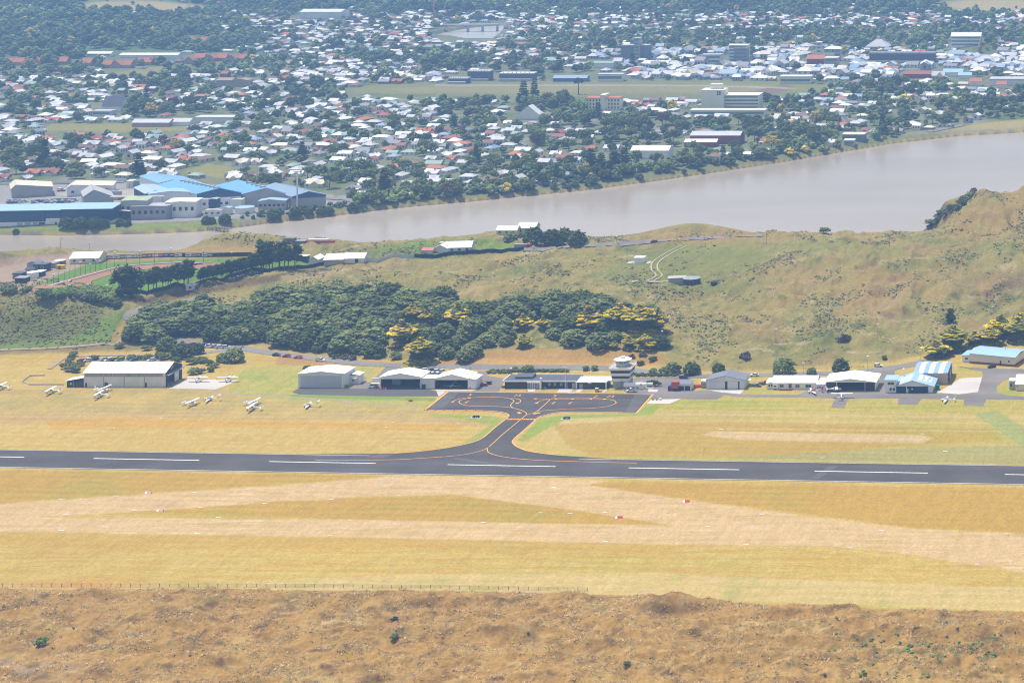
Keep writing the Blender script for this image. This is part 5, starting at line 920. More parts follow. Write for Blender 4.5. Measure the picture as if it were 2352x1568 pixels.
MB().box(.22, .3, .3, D_ - .3, .04, 4.1).box(w - .3, w - .22, 1.1, D_ - .3, .04, 4.1).box(.3, w - .3, D_ - .3, D_ - .22, .04, 4.1).build('shade_lining', BLK, e)  # inner faces blackened so the colour carries the indoor shade
an = MB().box(cg(1765), -.02, 1.0, 8, 0, 3.0).build('annex', OFFW, e); part_slab(an, 'annex_roof', [[(cg(1755), .7, 3.05), (.1, .7, 3.05), (.1, 8.4, 4.2), (cg(1755), 8.4, 4.2)]], WHITE, .14)
for j in range(3): win(an, cg(1772 + 20 * j), cg(1784 + 20 * j), .9, 2.0, 1.0)
e, w, s = site('blue_hangar', 'hangar with light blue skylit roof and navy folding doors', 'hangar', 'F', 665, 1145, 783); k = .17420 / s; ch = lambda x: (x - 665) * k; D_ = 16.; ax = ch(880)
mb = pent_wall(MB(), w, 0, D_, 3.3, 5.9, ax); mb.build('wall', OFFW, e); rf = gable_y(e, w, D_, 3.35, 6.0, BLUE1, .9, ax); s1 = (6.0 - 3.35) / ax; s2 = (6.0 - 3.35) / (w - ax)
for t0, t1 in ((.22, .40), (.5, .66), (.76, .86)):
    part_slab(rf, 'skylight', [[(ax + (w - ax) * t0, 1.5 + 3 * t0, 6.19 - s2 * (w - ax) * t0), (ax + (w - ax) * t1, 1.5 + 3 * t0, 6.19 - s2 * (w - ax) * t1), (ax + (w - ax) * t1, 12, 6.19 - s2 * (w - ax) * t1), (ax + (w - ax) * t0, 12, 6.19 - s2 * (w - ax) * t0)]], WHITE, .05); part_slab(rf, 'skylight', [[(ax * (1 - t1), 2., 6.19 - s1 * ax * t1), (ax * (1 - t0), 2., 6.19 - s1 * ax * t0), (ax * (1 - t0), 12, 6.19 - s1 * ax * t0), (ax * (1 - t1), 12, 6.19 - s1 * ax * t1)]], WHITE, .05)
MB().box(ch(668), ch(1088), -.14, -.005, .04, 3.1).build('folding_doors', mat('navy_folding', (.02, .06, .16), .55, .1, .4, .3, stripes=('X', 1.1, .75)), e); MB().tube((w - 2.4, 9, 4.2), (w - 2.4, 9, 5.3), .5, .35).build('roof_vent', WHITE, e); MB().tube((1.6, 15, 4), (1.6, 15, 7.4), .35, .35).tube((1.6, 15, 7.41), (1.6, 15, 7.9), .6, .3).build('flue', OFFW, e); MB().box(ch(798), ch(808), -.2, -.15, .04, 3.1).box(ch(815), ch(828), -.2, -.15, .04, 2.).build('door_edge', OFFW, e); MB().box(ch(868), ch(886), -.19, -.15, 1.5, 2.2).build('notice', OFFW, e)
of = MB().box(ch(518), -.02, -.05, 7, 0, 6.1).build('office_block', OFFW, e); part_slab(of, 'office_roof', [[(ch(510), -.5, 6.12), (.6, -.5, 6.12), (.6, 7.3, 6.5), (ch(510), 7.3, 6.5)]], BLUE1, .18); win(of, ch(555), ch(638), 3.9, 5.0, -.05, bars=1)
for a in (580, 622): win(of, ch(a), ch(a + 28), 1.1, 2.4, -.05)
e, w, s = site('striped_hangar', 'tan hangar with blue and white striped roof behind the blue hangar', 'hangar', 'F', 905, 1340, 672); k = .17420 / s; D_ = 20.; RY = 11.
mb = MB().box(0, w - .3, 0, .3, 0, 5.6).box(0, .3, .3, D_, 0, 5.6).box(.3, w - .3, D_ - .3, D_, 0, 5.4); mb.hexa([(w - .3, 0, 4.9), (w - .3, D_, 4.9), (w - .3, D_, 5.6), (w - .3, RY, 7.0), (w - .3, 0, 5.6)], [(w, 0, 4.9), (w, D_, 4.9), (w, D_, 5.6), (w, RY, 7.0), (w, 0, 5.6)]).box(w - .3, w, 0, 1.6, 0, 4.896).box(w - .3, w, D_ - 2, D_, 0, 4.896)
mb.build('wall', mat('tan_sheet', (.50, .40, .30), .75, .06, .2, .2, stripes=('X', 3., .08)), e); rf = MB(); xs = np.linspace(-.4, w + .4, 8)
for i in range(7): rf.hexa(*slab4([(xs[i], -.4, 5.55), (xs[i + 1], -.4, 5.55), (xs[i + 1], RY, 7.05), (xs[i], RY, 7.05)], .15), i % 2).hexa(*slab4([(xs[i], RY, 7.05), (xs[i + 1], RY, 7.05), (xs[i + 1], D_ + .4, 5.6), (xs[i], D_ + .4, 5.6)], .15), i % 2)
rf.build('roof', [mat('periwinkle_roof', (.26, .40, .70), .45, .05, .3, .3), WHITE], e); MB().box(w + .3, w + .5, 6.5, 11, .05, 4.8).build('sliding_door', mat('tan_door', (.45, .36, .27), .7, .06, .3), e)
# blue-roofed hall at the far right, turned a little
A0 = W(*q('F', 1580, 387)); B0 = W(*q('F', 2228, 437)); dx, dy = B0[0] - A0[0], B0[1] - A0[1]; wl = math.hypot(dx, dy)
e = empty('hall', A0, 'blue-roofed cream hall with a red brick base beside the right road', 'hall', rz=math.atan2(dy, dx))
MB().box(2.2, wl, 0, 15, 1.0, 4.6).build('wall', mat('cream_board', (.70, .67, .58), .8, .05, .3), e); MB().box(2.18, wl + .02, -.03, 15.02, 0, .996).build('brick_base', BRICK, e); part_slab(e, 'roof', [[(1.7, -.5, 4.9), (wl + .5, -.5, 4.5), (wl + .5, 7.5, 5.6), (1.7, 7.5, 5.9)], [(1.7, 7.5, 5.904), (wl + .5, 7.5, 5.604), (wl + .5, 15.5, 4.6), (1.7, 15.5, 4.9)]], BLUE1, .16)
lw = MB().box(-2.2, 2.16, 1.0, 9, 0, 3.4).build('porch_wing', OFFW, e); part_slab(lw, 'wing_roof', [[(-2.8, .4, 3.3), (2.15, .4, 3.9), (2.15, 9.4, 4.4), (-2.8, 9.4, 3.8)]], BLUE1, .14); win(lw, -.6, 1.0, 1.4, 2.4, 1.0); door(e, wl * .70, wl * .72 + .3, 2.4, -.03, BLK); win(e, wl * .87, wl * .9, 1.9, 2.9); MB().tube((wl * .7, 8, 5.6), (wl * .7, 8, 7.0), .12).build('flue', STEEL, e); win(lw, -2.0, -1.4, 3.0, 3.2, 1.0)
e, w, s = site('workshop', 'cream workshop with white roof at the right frame edge', 'building', 'F', 2240, 2560, 757); MB().box(0, w, 0, 9, 0, 3.2).build('wall', CREAM, e); part_slab(e, 'roof', [[(-.3, -.4, 3.2), (w, -.4, 3.2), (w, 9.4, 5.4), (-.3, 9.4, 5.4)]], WHITE, .16); win(e, .5, 1.4, 1.9, 2.4); an = MB().box(-3.2, -.02, 2, 7, 0, 4.2).build('annex', CONCW, e); MB().box(-3.4, -.01, 1.8, 7.2, 4.21, 4.4).build('annex_roof', WHITE, an); win(an, -2.9, -1.9, 1.4, 3.0, 2.)
# ------------------------------------------------------------------ aircraft
PW_ = mat('white_gloss_paint', (.82, .82, .81), .3, .04, .5, .5)
def ell(x, ry, rz_, zc, n=12): return [(x, ry * math.cos(a), zc + rz_ * math.sin(a)) for a in np.linspace(0, 2 * math.pi, n + 1)[:-1]]
def foil(mb, root, tip, cr, ct, t=.14, m=0):
    def sec(p, c, th): return [(p[0] + c * .5, p[1], p[2]), (p[0] + c * .25, p[1], p[2] + th), (p[0] - c * .3, p[1], p[2] + th * .6), (p[0] - c * .5, p[1], p[2]), (p[0] - c * .2, p[1], p[2] - th * .3), (p[0] + c * .3, p[1], p[2] - th * .3)]
    mb.loft([sec(root, cr, t), sec(tip, ct, t * .7)], m); return mb
def high_wing():
    d = {}; d['fuselage'] = MB().loft([ell(2.7, .32, .34, 1.25), ell(2.45, .46, .46, 1.25), ell(1.4, .54, .56, 1.3), ell(.6, .56, .85, 1.5), ell(-.6, .54, .80, 1.55), ell(-2.2, .30, .40, 1.5), ell(-4.6, .10, .18, 1.6)]).mesh('fuselage', PW_)
    d['wing'] = foil(foil(MB(), (.35, 0, 2.35), (.3, 5.4, 2.5), 1.6, 1.15), (.35, 0, 2.35), (.3, -5.4, 2.5), 1.6, 1.15).mesh('wing', PW_); d['tailplane'] = foil(foil(MB(), (-4.3, 0, 1.6), (-4.5, 1.7, 1.62), 1.0, .7, .06), (-4.3, 0, 1.6), (-4.5, -1.7, 1.62), 1.0, .7, .06).mesh('tailplane', PW_)
    d['fin'] = MB().hexa([(-3.6, -.05, 1.65), (-5.0, -.05, 1.65), (-5.35, -.05, 3.1), (-4.75, -.05, 3.1)], [(-3.6, .05, 1.65), (-5.0, .05, 1.65), (-5.35, .05, 3.1), (-4.75, .05, 3.1)]).mesh('fin', PW_)
    d['windscreen'] = MB().hexa([(1.25, -.5, 1.75), (1.25, .5, 1.75), (.75, .46, 2.28), (.75, -.46, 2.28)], [(1.32, -.5, 1.78), (1.32, .5, 1.78), (.82, .46, 2.32), (.82, -.46, 2.32)]).mesh('windscreen', GLS)
    d['side_window'] = MB().box(-.9, .7, -.60, -.53, 1.75, 2.15).box(-.9, .7, .53, .60, 1.75, 2.15).mesh('side_window', GLS)
    d['strut'] = MB().tube((.4, .55, 1.1), (.4, 2.6, 2.35), .05, n=5).tube((.4, -.55, 1.1), (.4, -2.6, 2.35), .05, n=5).mesh('strut', PW_)
    d['propeller'] = MB().box(2.72, 2.78, -.07, .07, .35, 2.15).tube((2.7, 0, 1.25), (2.95, 0, 1.25), .15, .04).mesh('propeller', STEEL)
    gear = MB().tube((-.2, .4, .9), (-.2, 1.25, .3), .05, n=5).tube((-.2, -.4, .9), (-.2, -1.25, .3), .05, n=5).tube((2.0, 0, .9), (2.0, 0, .3), .05, n=5); d['landing_gear'] = gear.mesh('landing_gear', PW_)
    whl = [MB().tube((x, y - .09, .25), (x, y + .09, .25), .25, .25, 10).mesh('wheel', RUBBER) for x, y in ((-.2, 1.3), (-.2, -1.3), (2.0, 0))]
    return d, whl
def low_wing(ttail=True):
    d = {}; d['fuselage'] = MB().loft([ell(2.6, .25, .28, 1.05), ell(2.3, .42, .42, 1.05), ell(1.2, .52, .50, 1.05), ell(.2, .54, .55, 1.1), ell(-1.0, .42, .45, 1.15), ell(-2.6, .18, .22, 1.25), ell(-4.4, .08, .12, 1.35)]).mesh('fuselage', PW_)
    d['wing'] = foil(foil(MB(), (.25, .3, .8), (.1, 5.2, 1.15), 1.5, .9), (.25, -.3, .8), (.1, -5.2, 1.15), 1.5, .9).mesh('wing', PW_); zt = 2.75 if ttail else 1.5; xt = -4.75 if ttail else -4.1
    d['tailplane'] = foil(foil(MB(), (xt, 0, zt), (xt - .1, 1.5, zt + .02), .8, .55, .06), (xt, 0, zt), (xt - .1, -1.5, zt + .02), .8, .55, .06).mesh('tailplane', PW_); d['fin'] = MB().hexa([(-3.6, -.05, 1.35), (-4.7, -.05, 1.35), (-5.15, -.05, 2.72), (-4.4, -.05, 2.72)], [(-3.6, .05, 1.35), (-4.7, .05, 1.35), (-5.15, .05, 2.72), (-4.4, .05, 2.72)]).mesh('fin', PW_)
    d['canopy'] = MB().loft([[(x, y, z) for y, z in ((-.5 * s_, 1.4), (-.38 * s_, 1.4 + .5 * h), (0, 1.4 + .62 * h), (.38 * s_, 1.4 + .5 * h), (.5 * s_, 1.4))] for x, s_, h in ((1.2, .75, .1), (.6, 1, .85), (-.3, 1, 1), (-1.2, .7, .3))]).mesh('canopy', glass('canopy_glass', (.45, .48, .5), .1))
    d['propeller'] = MB().box(2.62, 2.68, -.07, .07, .2, 1.95).tube((2.6, 0, 1.05), (2.85, 0, 1.05), .15, .04).mesh('propeller', STEEL)
    d['landing_gear'] = MB().tube((-.1, 1.1, .85), (-.1, 1.2, .25), .06, n=5).tube((-.1, -1.1, .85), (-.1, -1.2, .25), .06, n=5).tube((1.9, 0, .8), (1.9, 0, .25), .05, n=5).mesh('landing_gear', PW_)
    whl = [MB().tube((x, y - .09, .25), (x, y + .09, .25), .25, .25, 10).mesh('wheel', RUBBER) for x, y in ((-.1, 1.22), (-.1, -1.22), (1.9, 0))]
    return d, whl
HWP, LWP, LWN = high_wing(), low_wing(True), low_wing(False)
def plane(lab, r, x, y, hd, kind=HWP, sc=.94, recolour=None, dz=.02):
    X, Y, z = gq(r, x, y); e = empty('light_aircraft', (X, Y, z + dz), lab, 'aircraft', 'light aircraft parked on the airfield', R_(hd), sc); d, whl = kind
    for n_, me in d.items():
        o = link(n_, me, e)
        if recolour and n_ in recolour:
            o.material_slots[0].link = 'OBJECT'; o.material_slots[0].material = recolour[n_]
    for me in whl: link('wheel', me, e)
for lab, r, x, y, hd, kd in (('white high-wing aircraft cut off by the left frame edge', 'M', 5, 1190, 178, HWP), ('lone white high-wing aircraft on the grass left of the big hangar', 'M', 350, 1218, 183, HWP), ('white high-wing aircraft nose right, rear one of the pair by the big hangar', 'M', 712, 1208, -8, HWP), ('white high-wing aircraft nose left, front one of the pair by the big hangar', 'M', 680, 1246, 186, HWP), ('white high-wing aircraft facing the camera on the concrete, nearest the hangar door', 'M', 1362, 1136, -90, HWP), ('white high-wing aircraft facing the camera on the right edge of the concrete', 'M', 1566, 1135, -88, HWP),
                             ('white high-wing aircraft nose right, leftmost of the two on the middle grass', 'M', 1316, 1300, -7, HWP), ('white low-wing aircraft with a high tailplane, beside the lone nose-right one', 'M', 1438, 1268, 188, LWP), ('white high-wing aircraft nose right, rear one of the pair on the middle grass', 'M', 1740, 1299, -6, HWP), ('white high-wing aircraft nose left, front one of the pair on the middle grass', 'M', 1728, 1334, 185, HWP), ('white low-wing aircraft alone on the grass below the white hangar', 'M', 2118, 1310, 190, LWP), ('white high-wing aircraft seen from behind on the short asphalt stub', 'O', 1102, 1250, 91, HWP), ('white low-wing aircraft side-on at the far right of the hangar row', 'O', 1818, 1272, 178, LWN)):
    plane(lab, r, x, y, hd, kd)
plane('white aircraft with red tail and trim in front of the white bungalow', 'O', 905, 1215, 205, LWN, 1., {'fin': RED, 'tailplane': RED, 'canopy': RED}); plane('white tail-dragger with black nose in front of the open brown-panelled hangar', 'O', 1060, 1205, 12, HWP, .95, {'propeller': BLK, 'windscreen': BLK})
plane('pale aircraft parked inside the right twin hangar', 'A', 590, 585, -90, LWN, .8)
# ------------------------------------------------------------------ vehicles
def car_parts(L_=4.4, kind='sedan'):
    hx = L_ / 2
    def sec(x, w, z0, z1): return [(x, -w, z0), (x, -w * .96, (z0 + z1) / 2 + .1), (x, -w * .86, z1), (x, w * .86, z1), (x, w * .96, (z0 + z1) / 2 + .1), (x, w, z0)]
    body = MB().loft([sec(-hx, .74, .42, .80), sec(-hx + .18, .84, .30, .96), sec(-.9, .88, .26, 1.0), sec(.9, .88, .26, .98), sec(hx - .45, .84, .28, .84), sec(hx, .70, .40, .66)])
    rf = {'sedan': ((-1.75, .98), (-1.05, 1.42), (.25, 1.44), (1.0, .99)), 'hatch': ((-2.05, 1.0), (-1.8, 1.48), (.2, 1.52), (1.05, .99)), 'wagon': ((-2.1, 1.0), (-1.95, 1.62), (.3, 1.64), (1.1, 1.0)), 'ute': ((-.15, 1.0), (-.05, 1.62), (.75, 1.62), (1.35, 1.0))}[kind]
    (a, za), (b, zb), (c, zc), (d_, zd) = rf; cabin = MB().loft([[(a, -.80, za - .02), (a, .80, za - .02)][::1] + [(b, .62, zb), (b, -.62, zb)]]) if 0 else MB().hexa([(a, -.80, za - .03), (d_, -.80, zd - .03), (d_, .80, zd - .03), (a, .80, za - .03)], [(b, -.63, zb), (c, -.63, zc), (c, .63, zc), (b, .63, zb)])
    roof = MB().hexa([(b - .04, -.64, zb + .004), (c + .04, -.64, zc + .004), (c + .04, .64, zc + .004), (b - .04, .64, zb + .004)], [(b + .1, -.56, zb + .06), (c - .1, -.56, zc + .06), (c - .1, .56, zc + .06), (b + .1, .56, zb + .06)])
    bm = body.mesh('body', PW_); rm = roof.mesh('roof', PW_); cm = cabin.mesh('glasshouse', GLS); wh = MB().tube((0, -.1, 0), (0, .1, 0), .33, .33, 12).mesh('wheel', RUBBER); hl = MB().box(-.05, .03, -.16, .16, -.07, .07).mesh('headlight', mat('lamp_lens', (.7, .7, .68), .2, .05, .5, .5)); tl = MB().box(-.03, .04, -.14, .14, -.08, .08).mesh('tail_light', RED)
    extra = []
    if kind == 'ute': extra = [('tray', MB().box(-hx + .05, -.2, -.82, .82, .98, 1.04).box(-hx + .05, -.2, -.82, -.76, 1.04, 1.3).box(-hx + .05, -.2, .76, .82, 1.04, 1.3).mesh('tray', STEEL))]
    return bm, rm, cm, wh, hl, tl, hx, extra
CARS = {k: car_parts(5.0 if k == 'ute' else 4.4, k) for k in ('sedan', 'hatch', 'wagon', 'ute')}
CC = {n_: mat('car_' + n_, c, .3, .04, .5, .5) for n_, c in dict(red=(.34, .03, .045), white=(.80, .80, .80), silver=(.45, .46, .48), blue=(.05, .16, .45), black=(.018, .018, .022), grey=(.14, .15, .17), green=(.22, .42, .34), navy=(.02, .03, .09)).items()}
def car(lab, u, y, hd, col, kind='sedan', group=None, parts=True, at=None):
    X, Y, z = at or gnd(u, y); nm = {'ute': 'pickup'}.get(kind, 'car'); e = empty(nm, (X, Y, z + .12), lab, 'pickup' if kind == 'ute' else 'car', group, R_(hd)); bm, rm, cm, wh, hl, tl, hx, extra = CARS[kind]
    def pc(o): o.material_slots[0].link = 'OBJECT'; o.material_slots[0].material = CC[col]; return o
    b = pc(link('body', bm, e)); pc(link('roof', rm, e)); link('glasshouse', cm, e)
    for x in (-1.35, 1.38):
        for y_ in (-.78, .78): link('wheel', wh, e, (x, y_, .33))
    if parts:
        for y_ in (-.5, .5): link('headlight', hl, e, (hx - .1, y_, .66)); link('tail_light', tl, e, (-hx + .02, y_, .72))
    for n_, me in extra: link(n_, me, e)
    return e
for lab, r, x, y, hd, c, k in (('red car parked behind the left end of the big hangar', 'C', 292, 243, 165, 'red', 'hatch'), ('white car beside the red one behind the big hangar', 'C', 392, 238, 230, 'white', 'hatch'), ('dark car peeping over the big hangar roof', 'C', 650, 232, 230, 'grey', 'hatch'), ('white car between two dark cars over the big hangar roof', 'C', 710, 232, 235, 'white', 'hatch'), ('charcoal car second dark one over the big hangar roof', 'C', 796, 232, 225, 'black', 'sedan'), ('pale green car over the big hangar roof', 'C', 876, 232, 235, 'green', 'wagon'), ('blue car over the big hangar roof', 'C', 1096, 234, 232, 'blue', 'hatch'), ('white car alone at the right over the big hangar roof', 'C', 1366, 234, 232, 'white', 'hatch'),
                               ('dark red car under the grove at the road bend', 'M', 1325, 888, 60, 'red', 'hatch'), ('blue car under the grove at the road bend', 'M', 1396, 892, 20, 'blue', 'sedan'), ('white car next to the blue one under the grove', 'M', 1440, 896, 25, 'white', 'sedan'), ('silver car between two white ones under the grove', 'M', 1476, 902, 25, 'silver', 'sedan'), ('white car second from right under the grove', 'M', 1512, 907, 25, 'white', 'hatch'), ('white car at the right end of the row under the grove', 'M', 1552, 908, 25, 'white', 'wagon'), ('black car on the lower road by the dark bushes', 'M', 1898, 960, -6, 'black', 'sedan'), ('red car on the lower road, left one of two', 'M', 1968, 968, 174, 'red', 'sedan'), ('red car on the lower road, right one of two', 'M', 2048, 977, 174, 'red', 'sedan'), ('white pickup on the lower road above the white hangar', 'M', 2198, 996, -6, 'white', 'ute'),
                               ('white car between the twin hangar roofs, leftmost', 'D', 2022, 392, 200, 'white', 'hatch'), ('dark car between the twin hangar roofs', 'D', 2128, 412, 250, 'black', 'wagon'), ('white car between the twin hangar roofs, beside the dark one', 'D', 2212, 412, 240, 'white', 'wagon'), ('white car between the twin hangar roofs, rightmost', 'D', 2292, 414, 235, 'white', 'hatch'), ('bright red car by the right twin hangar', 'A', 1060, 562, 180, 'red', 'hatch'), ('black car behind the bright red one', 'A', 1120, 540, 185, 'black', 'wagon'), ('navy car behind the small shed right of the fuel tank', 'B', 2235, 452, 0, 'navy', 'wagon'), ('white flatbed pickup in front of the fuel tank', 'B', 1440, 656, 180, 'white', 'ute'), ('white sedan on the road behind the grey-roofed hangar', 'E', 890, 430, 180, 'white', 'sedan'), ('dark pickup on the lawn left of the white bungalow', 'E', 922, 575, -8, 'grey', 'ute'), ('red pickup at the left end of the white bungalow', 'E', 1030, 545, 20, 'red', 'ute'), ('white car on the road verge above the open hangar', 'F', 430, 438, -6, 'white', 'hatch'), ('navy car with a white bonnet on the road below the golden cypress', 'F', 1236, 325, 190, 'navy', 'wagon'), ('black car beside the blue-roofed hall', 'F', 1925, 452, 205, 'black', 'sedan'), ('red car on the dune road near the river', 'N', 2150, 180, 180, 'red', 'wagon')):
    car(lab, *q(r, x, y), hd, c, k)
e, w, s = site('minibus', 'white minibus with a red swoosh beside the left twin hangar', 'van', 'D', 1178, 1360, 652); w = 5.6
bd = MB().hexa([(.0, 0, .4), (w, 0, .4), (w, 1.9, .4), (0, 1.9, .4)], [(.15, .02, 1.2), (w, 0, 1.2), (w, 1.9, 1.2), (.15, 1.88, 1.2)]).hexa([(.15, .02, 1.204), (w, 0, 1.204), (w, 1.9, 1.204), (.15, 1.88, 1.204)], [(1.5, .12, 2.4), (w - .1, .12, 2.45), (w - .1, 1.78, 2.45), (1.5, 1.78, 2.4)]); bd = bd.build('body', PW_, e)
MB().hexa([(2.6, -.03, .6), (w - .1, -.03, .5), (w - .3, -.03, 1.9), (3.6, -.03, 1.3)], [(2.6, -.006, .6), (w - .1, -.006, .5), (w - .3, -.002, 1.9), (3.6, -.004, 1.3)]).build('red_swoosh', RED, bd); MB().hexa([(1.0, 0.0, 1.45), (4.6, -.02, 1.45), (4.6, .05, 2.1), (1.5, .05, 2.1)], [(1.0, .05, 1.45), (4.6, .05, 1.45), (4.6, .12, 2.1), (1.5, .12, 2.1)]).build('window', GLS, bd)
for a in (1.1, 4.4):
    for b in (-.02, 1.7): MB().tube((a, b, .36), (a, b + .2, .36), .36, .36, 12).build('wheel', RUBBER, e)
X, Y, z = gq('N', 705, 205)
e = empty('fire_truck', (X, Y, z), 'small red truck on the green paddock behind the barn', 'truck'); MB().box(-2.6, 2.6, -1, 1, .6, 1.9).build('body', RED, e); MB().box(1.0, 2.5, -.9, .9, 1.91, 2.6).build('cab', RED, e); MB().box(-2.3, .6, -.9, .9, 1.91, 2.3).build('load', OFFW, e)
for a in (-1.6, 1.6):
    for b in (-1, .75): MB().tube((a, b, .45), (a, b + .25, .45), .45, .45, 10).build('wheel', RUBBER, e)
# cones, bins, boxes and boards on the airfield
cone_me = MB().tube((0, 0, .05), (0, 0, .85), .26, .05, 8).box(-.32, .32, -.32, .32, 0, .05).mesh('traffic_cone', ORG)
its = []
for i, (r, x, y, pl) in enumerate([('A', z_, 940 + .5 * (i_), 'along the near apron edge') for i_, z_ in enumerate((205, 335, 475, 622, 800, 940, 1070))] + [('C', 745, 620, 'by the big hangar doors'), ('C', 1565, 648, 'by the big hangar doors'), ('D', 1400, 655, 'in front of the left twin hangar'), ('D', 1430, 660, 'in front of the left twin hangar'), ('D', 1460, 665, 'in front of the left twin hangar'), ('A', 862, 615, 'in front of the right twin hangar'), ('B', 1765, 580, 'by the fuel tank hedge'), ('A', 1728, 652, 'by the terminal path')]):
    o = link('traffic_cone', cone_me, None, gq(r, x, y)); o.scale = (1.5, 1.5, 1.5); tag(o, None, 'cone', 'orange traffic cones'); its.append((o, 'orange traffic', pl))
name_all(its, 'cone')
for lab, r, x, y in (('black lit-sign box on a pale slab left of the taxiway', 'A', 950, 1050), ('black lit-sign box on a pale slab right of the taxiway', 'B', 450, 1072)):
    X, Y, z = gq(r, x, y); e = empty('guidance_sign', (X, Y, 0), lab, 'sign'); MB().box(-2.6, 2.6, -.8, .9, .02, .12).build('slab', CONC, e); MB().hexa([(-1.7, -.2, .13), (1.7, -.2, .13), (1.7, .3, .13), (-1.7, .3, .13)], [(-1.2, -.2, 1.1), (1.6, -.2, 1.1), (1.6, .2, 1.1), (-1.2, .2, 1.1)]).build('panel', BLK, e); MB().box(-.3, .0, -.23, -.204, .35, .85).box(.55, .8, -.23, -.204, .35, .85).build('figures', OFFW, e)
brd = MB().box(-.95, .95, -.2, .2, .02, .16).mesh('marker_board', WHITE); its = []
Q_ = lambda x, y, x0, y0, w_: ((x0 + x * w_ / 2352) * .70886, (y0 + y * w_ / 2352) * .70886)
for x, y in ((280, 112), (535, 98), (890, 79), (1132, 66), (1440, 48), (1757, 30), (302, 180), (616, 162), (919, 146), (1214, 128), (1521, 111), (1828, 94), (282, 253), (1003, 192), (1608, 205), (2218, 216), (1516, 277), (905, 266)):
    a, b = Q_(x, y, 0, 1540, 1660); o = link('marker_board', brd, None, gnd(a, b)); tag(o, None, 'marker', 'white boards edging the grass strips'); its.append((o, 'white strip', 'west half below the runway'))
for x, y in ((190, 395), (655, 457), (425, 511), (1148, 521), (1697, 594), (898, 576), (427, 643), (1075, 657), (1552, 670), (2138, 748), (130, 512), (2275, 609), (265, 515)):
    a, b = Q_(x, y, 1660, 1300, 1658); o = link('marker_board', brd, None, gnd(a, b)); tag(o, None, 'marker', 'white boards edging the grass strips'); its.append((o, 'white strip', 'east half below the runway'))
for x, y in ((1425, 260), (1990, 230), (960, 129), (1398, 136), (1887, 150)):
    a, b = Q_(x, y, 1660, 1300, 1658); o = link('marker_board', brd, None, gnd(a, b)); tag(o, None, 'marker', 'white boards edging the grass strips'); its.append((o, 'white strip', 'on the grass above the runway'))
for r, x, y in (('M', 258, 1390), ('M', 433, 1323), ('M', 785, 1458), ('M', 415, 1520), ('M', 1330, 1530), ('M', 1105, 1388), ('N', 88, 1323), ('N', 360, 1415), ('N', 313, 1450), ('N', 808, 1422), ('N', 932, 1425)):
    o = link('marker_board', brd, None, gq(r, x, y)); o.scale = (.5, .8, 1); tag(o, None, 'marker', 'white boards edging the grass strips'); its.append((o, 'small white', 'on the grass left of the taxiway'))
name_all(its, 'marker')
for lab, x, y, x0, y0, w_ in (('red and white striped marker panel, upper one right of centre below the runway', 800, 462, 1660, 1300, 1658), ('red and white striped marker panel, lower one right of centre below the runway', 490, 536, 1660, 1300, 1658), ('faded pink marker panel left of centre, upper of two', 681, 82, 0, 1540, 1660), ('faded pink marker panel left of centre, lower of two', 735, 164, 0, 1540, 1660)):
    a, b = Q_(x, y, x0, y0, w_); e = empty('striped_marker', gnd(a, b), lab, 'marker', sc=.75); MB().hexa([(-1.7, -.6, .03), (1.7, -.6, .03), (1.7, .6, .03), (-1.7, .6, .03)], [(-1.7, .3, 1.0), (1.7, .3, 1.0), (1.7, .5, 1.0), (-1.7, .5, 1.0)]).build('panel', RED if 'red' in lab else mat('faded_pink', (.58, .40, .34), .8), e); MB().hexa([(-1.75, -.66, .03), (-.6, -.66, .03), (-.6, -.605, .03), (-1.75, -.605, .03)], [(-1.75, .23, 1.0), (-.9, .23, 1.0), (-.9, .29, 1.0), (-1.75, .29, 1.0)]).build('white_stripe', WHITE, e)
for lab, r, x, y, m_, sz in (('grey service box on the terminal lawn', 'B', 910, 655, CONCW, (1.4, 1.2, 1.7)), ('yellow ground cart beside the grey service box', 'B', 962, 652, YEL, (1.3, 1., .8)), ('white low step plate at the apron edge', 'B', 525, 674, WHITE, (3.4, .7, .15)), ('rusty orange box on the lawn left of the apron', 'D', 1835, 845, mat('rust', (.34, .12, .04), .9, .2, .6), (1.5, 1.0, .7)), ('pump cabinet cluster on the concrete right of the apron, left one', 'B', 1765, 780, STEEL, (.8, .6, 1.1)), ('pump cabinet cluster on the concrete right of the apron, middle one', 'B', 1825, 782, STEEL, (.7, .6, 1.1)), ('pump cabinet cluster on the concrete right of the apron, right one', 'B', 1880, 783, OFFW, (.9, .6, 1.)), ('blue-green bin beside the blue hangar', 'F', 1215, 740, mat('teal_paint', (.03, .16, .20), .5), (1.6, 1.8, 2.2))):
    X, Y, z = gq(r, x, y); e = empty('cabinet', (X, Y, 0.02), lab, 'cabinet'); a, b, c = sz; MB().box(-a / 2, a / 2, -b / 2, b / 2, .05, c).build('case', m_, e); MB().box(-a / 2 - .05, a / 2 + .05, -b / 2 - .05, b / 2 + .05, c + .003, c + .07).build('lid', OFFW if m_ is CONCW else m_, e); MB().box(-a / 2 + .05, a / 2 - .05, -b / 2 + .05, b / 2 - .05, 0, .046).build('plinth', CONCW, e)
hd = crown_round(2.0, 2.2, 9, 16, .4, LEAF, 170, lv=200, ls=.25); e = plant('hedge', 'clipped dark hedge block beside the fuel tank', 'hedge', *q('B', 1745, 570), hd, None, None, 1.2, 0., szz=.8); e.scale = (2.0, .8, 1.15)
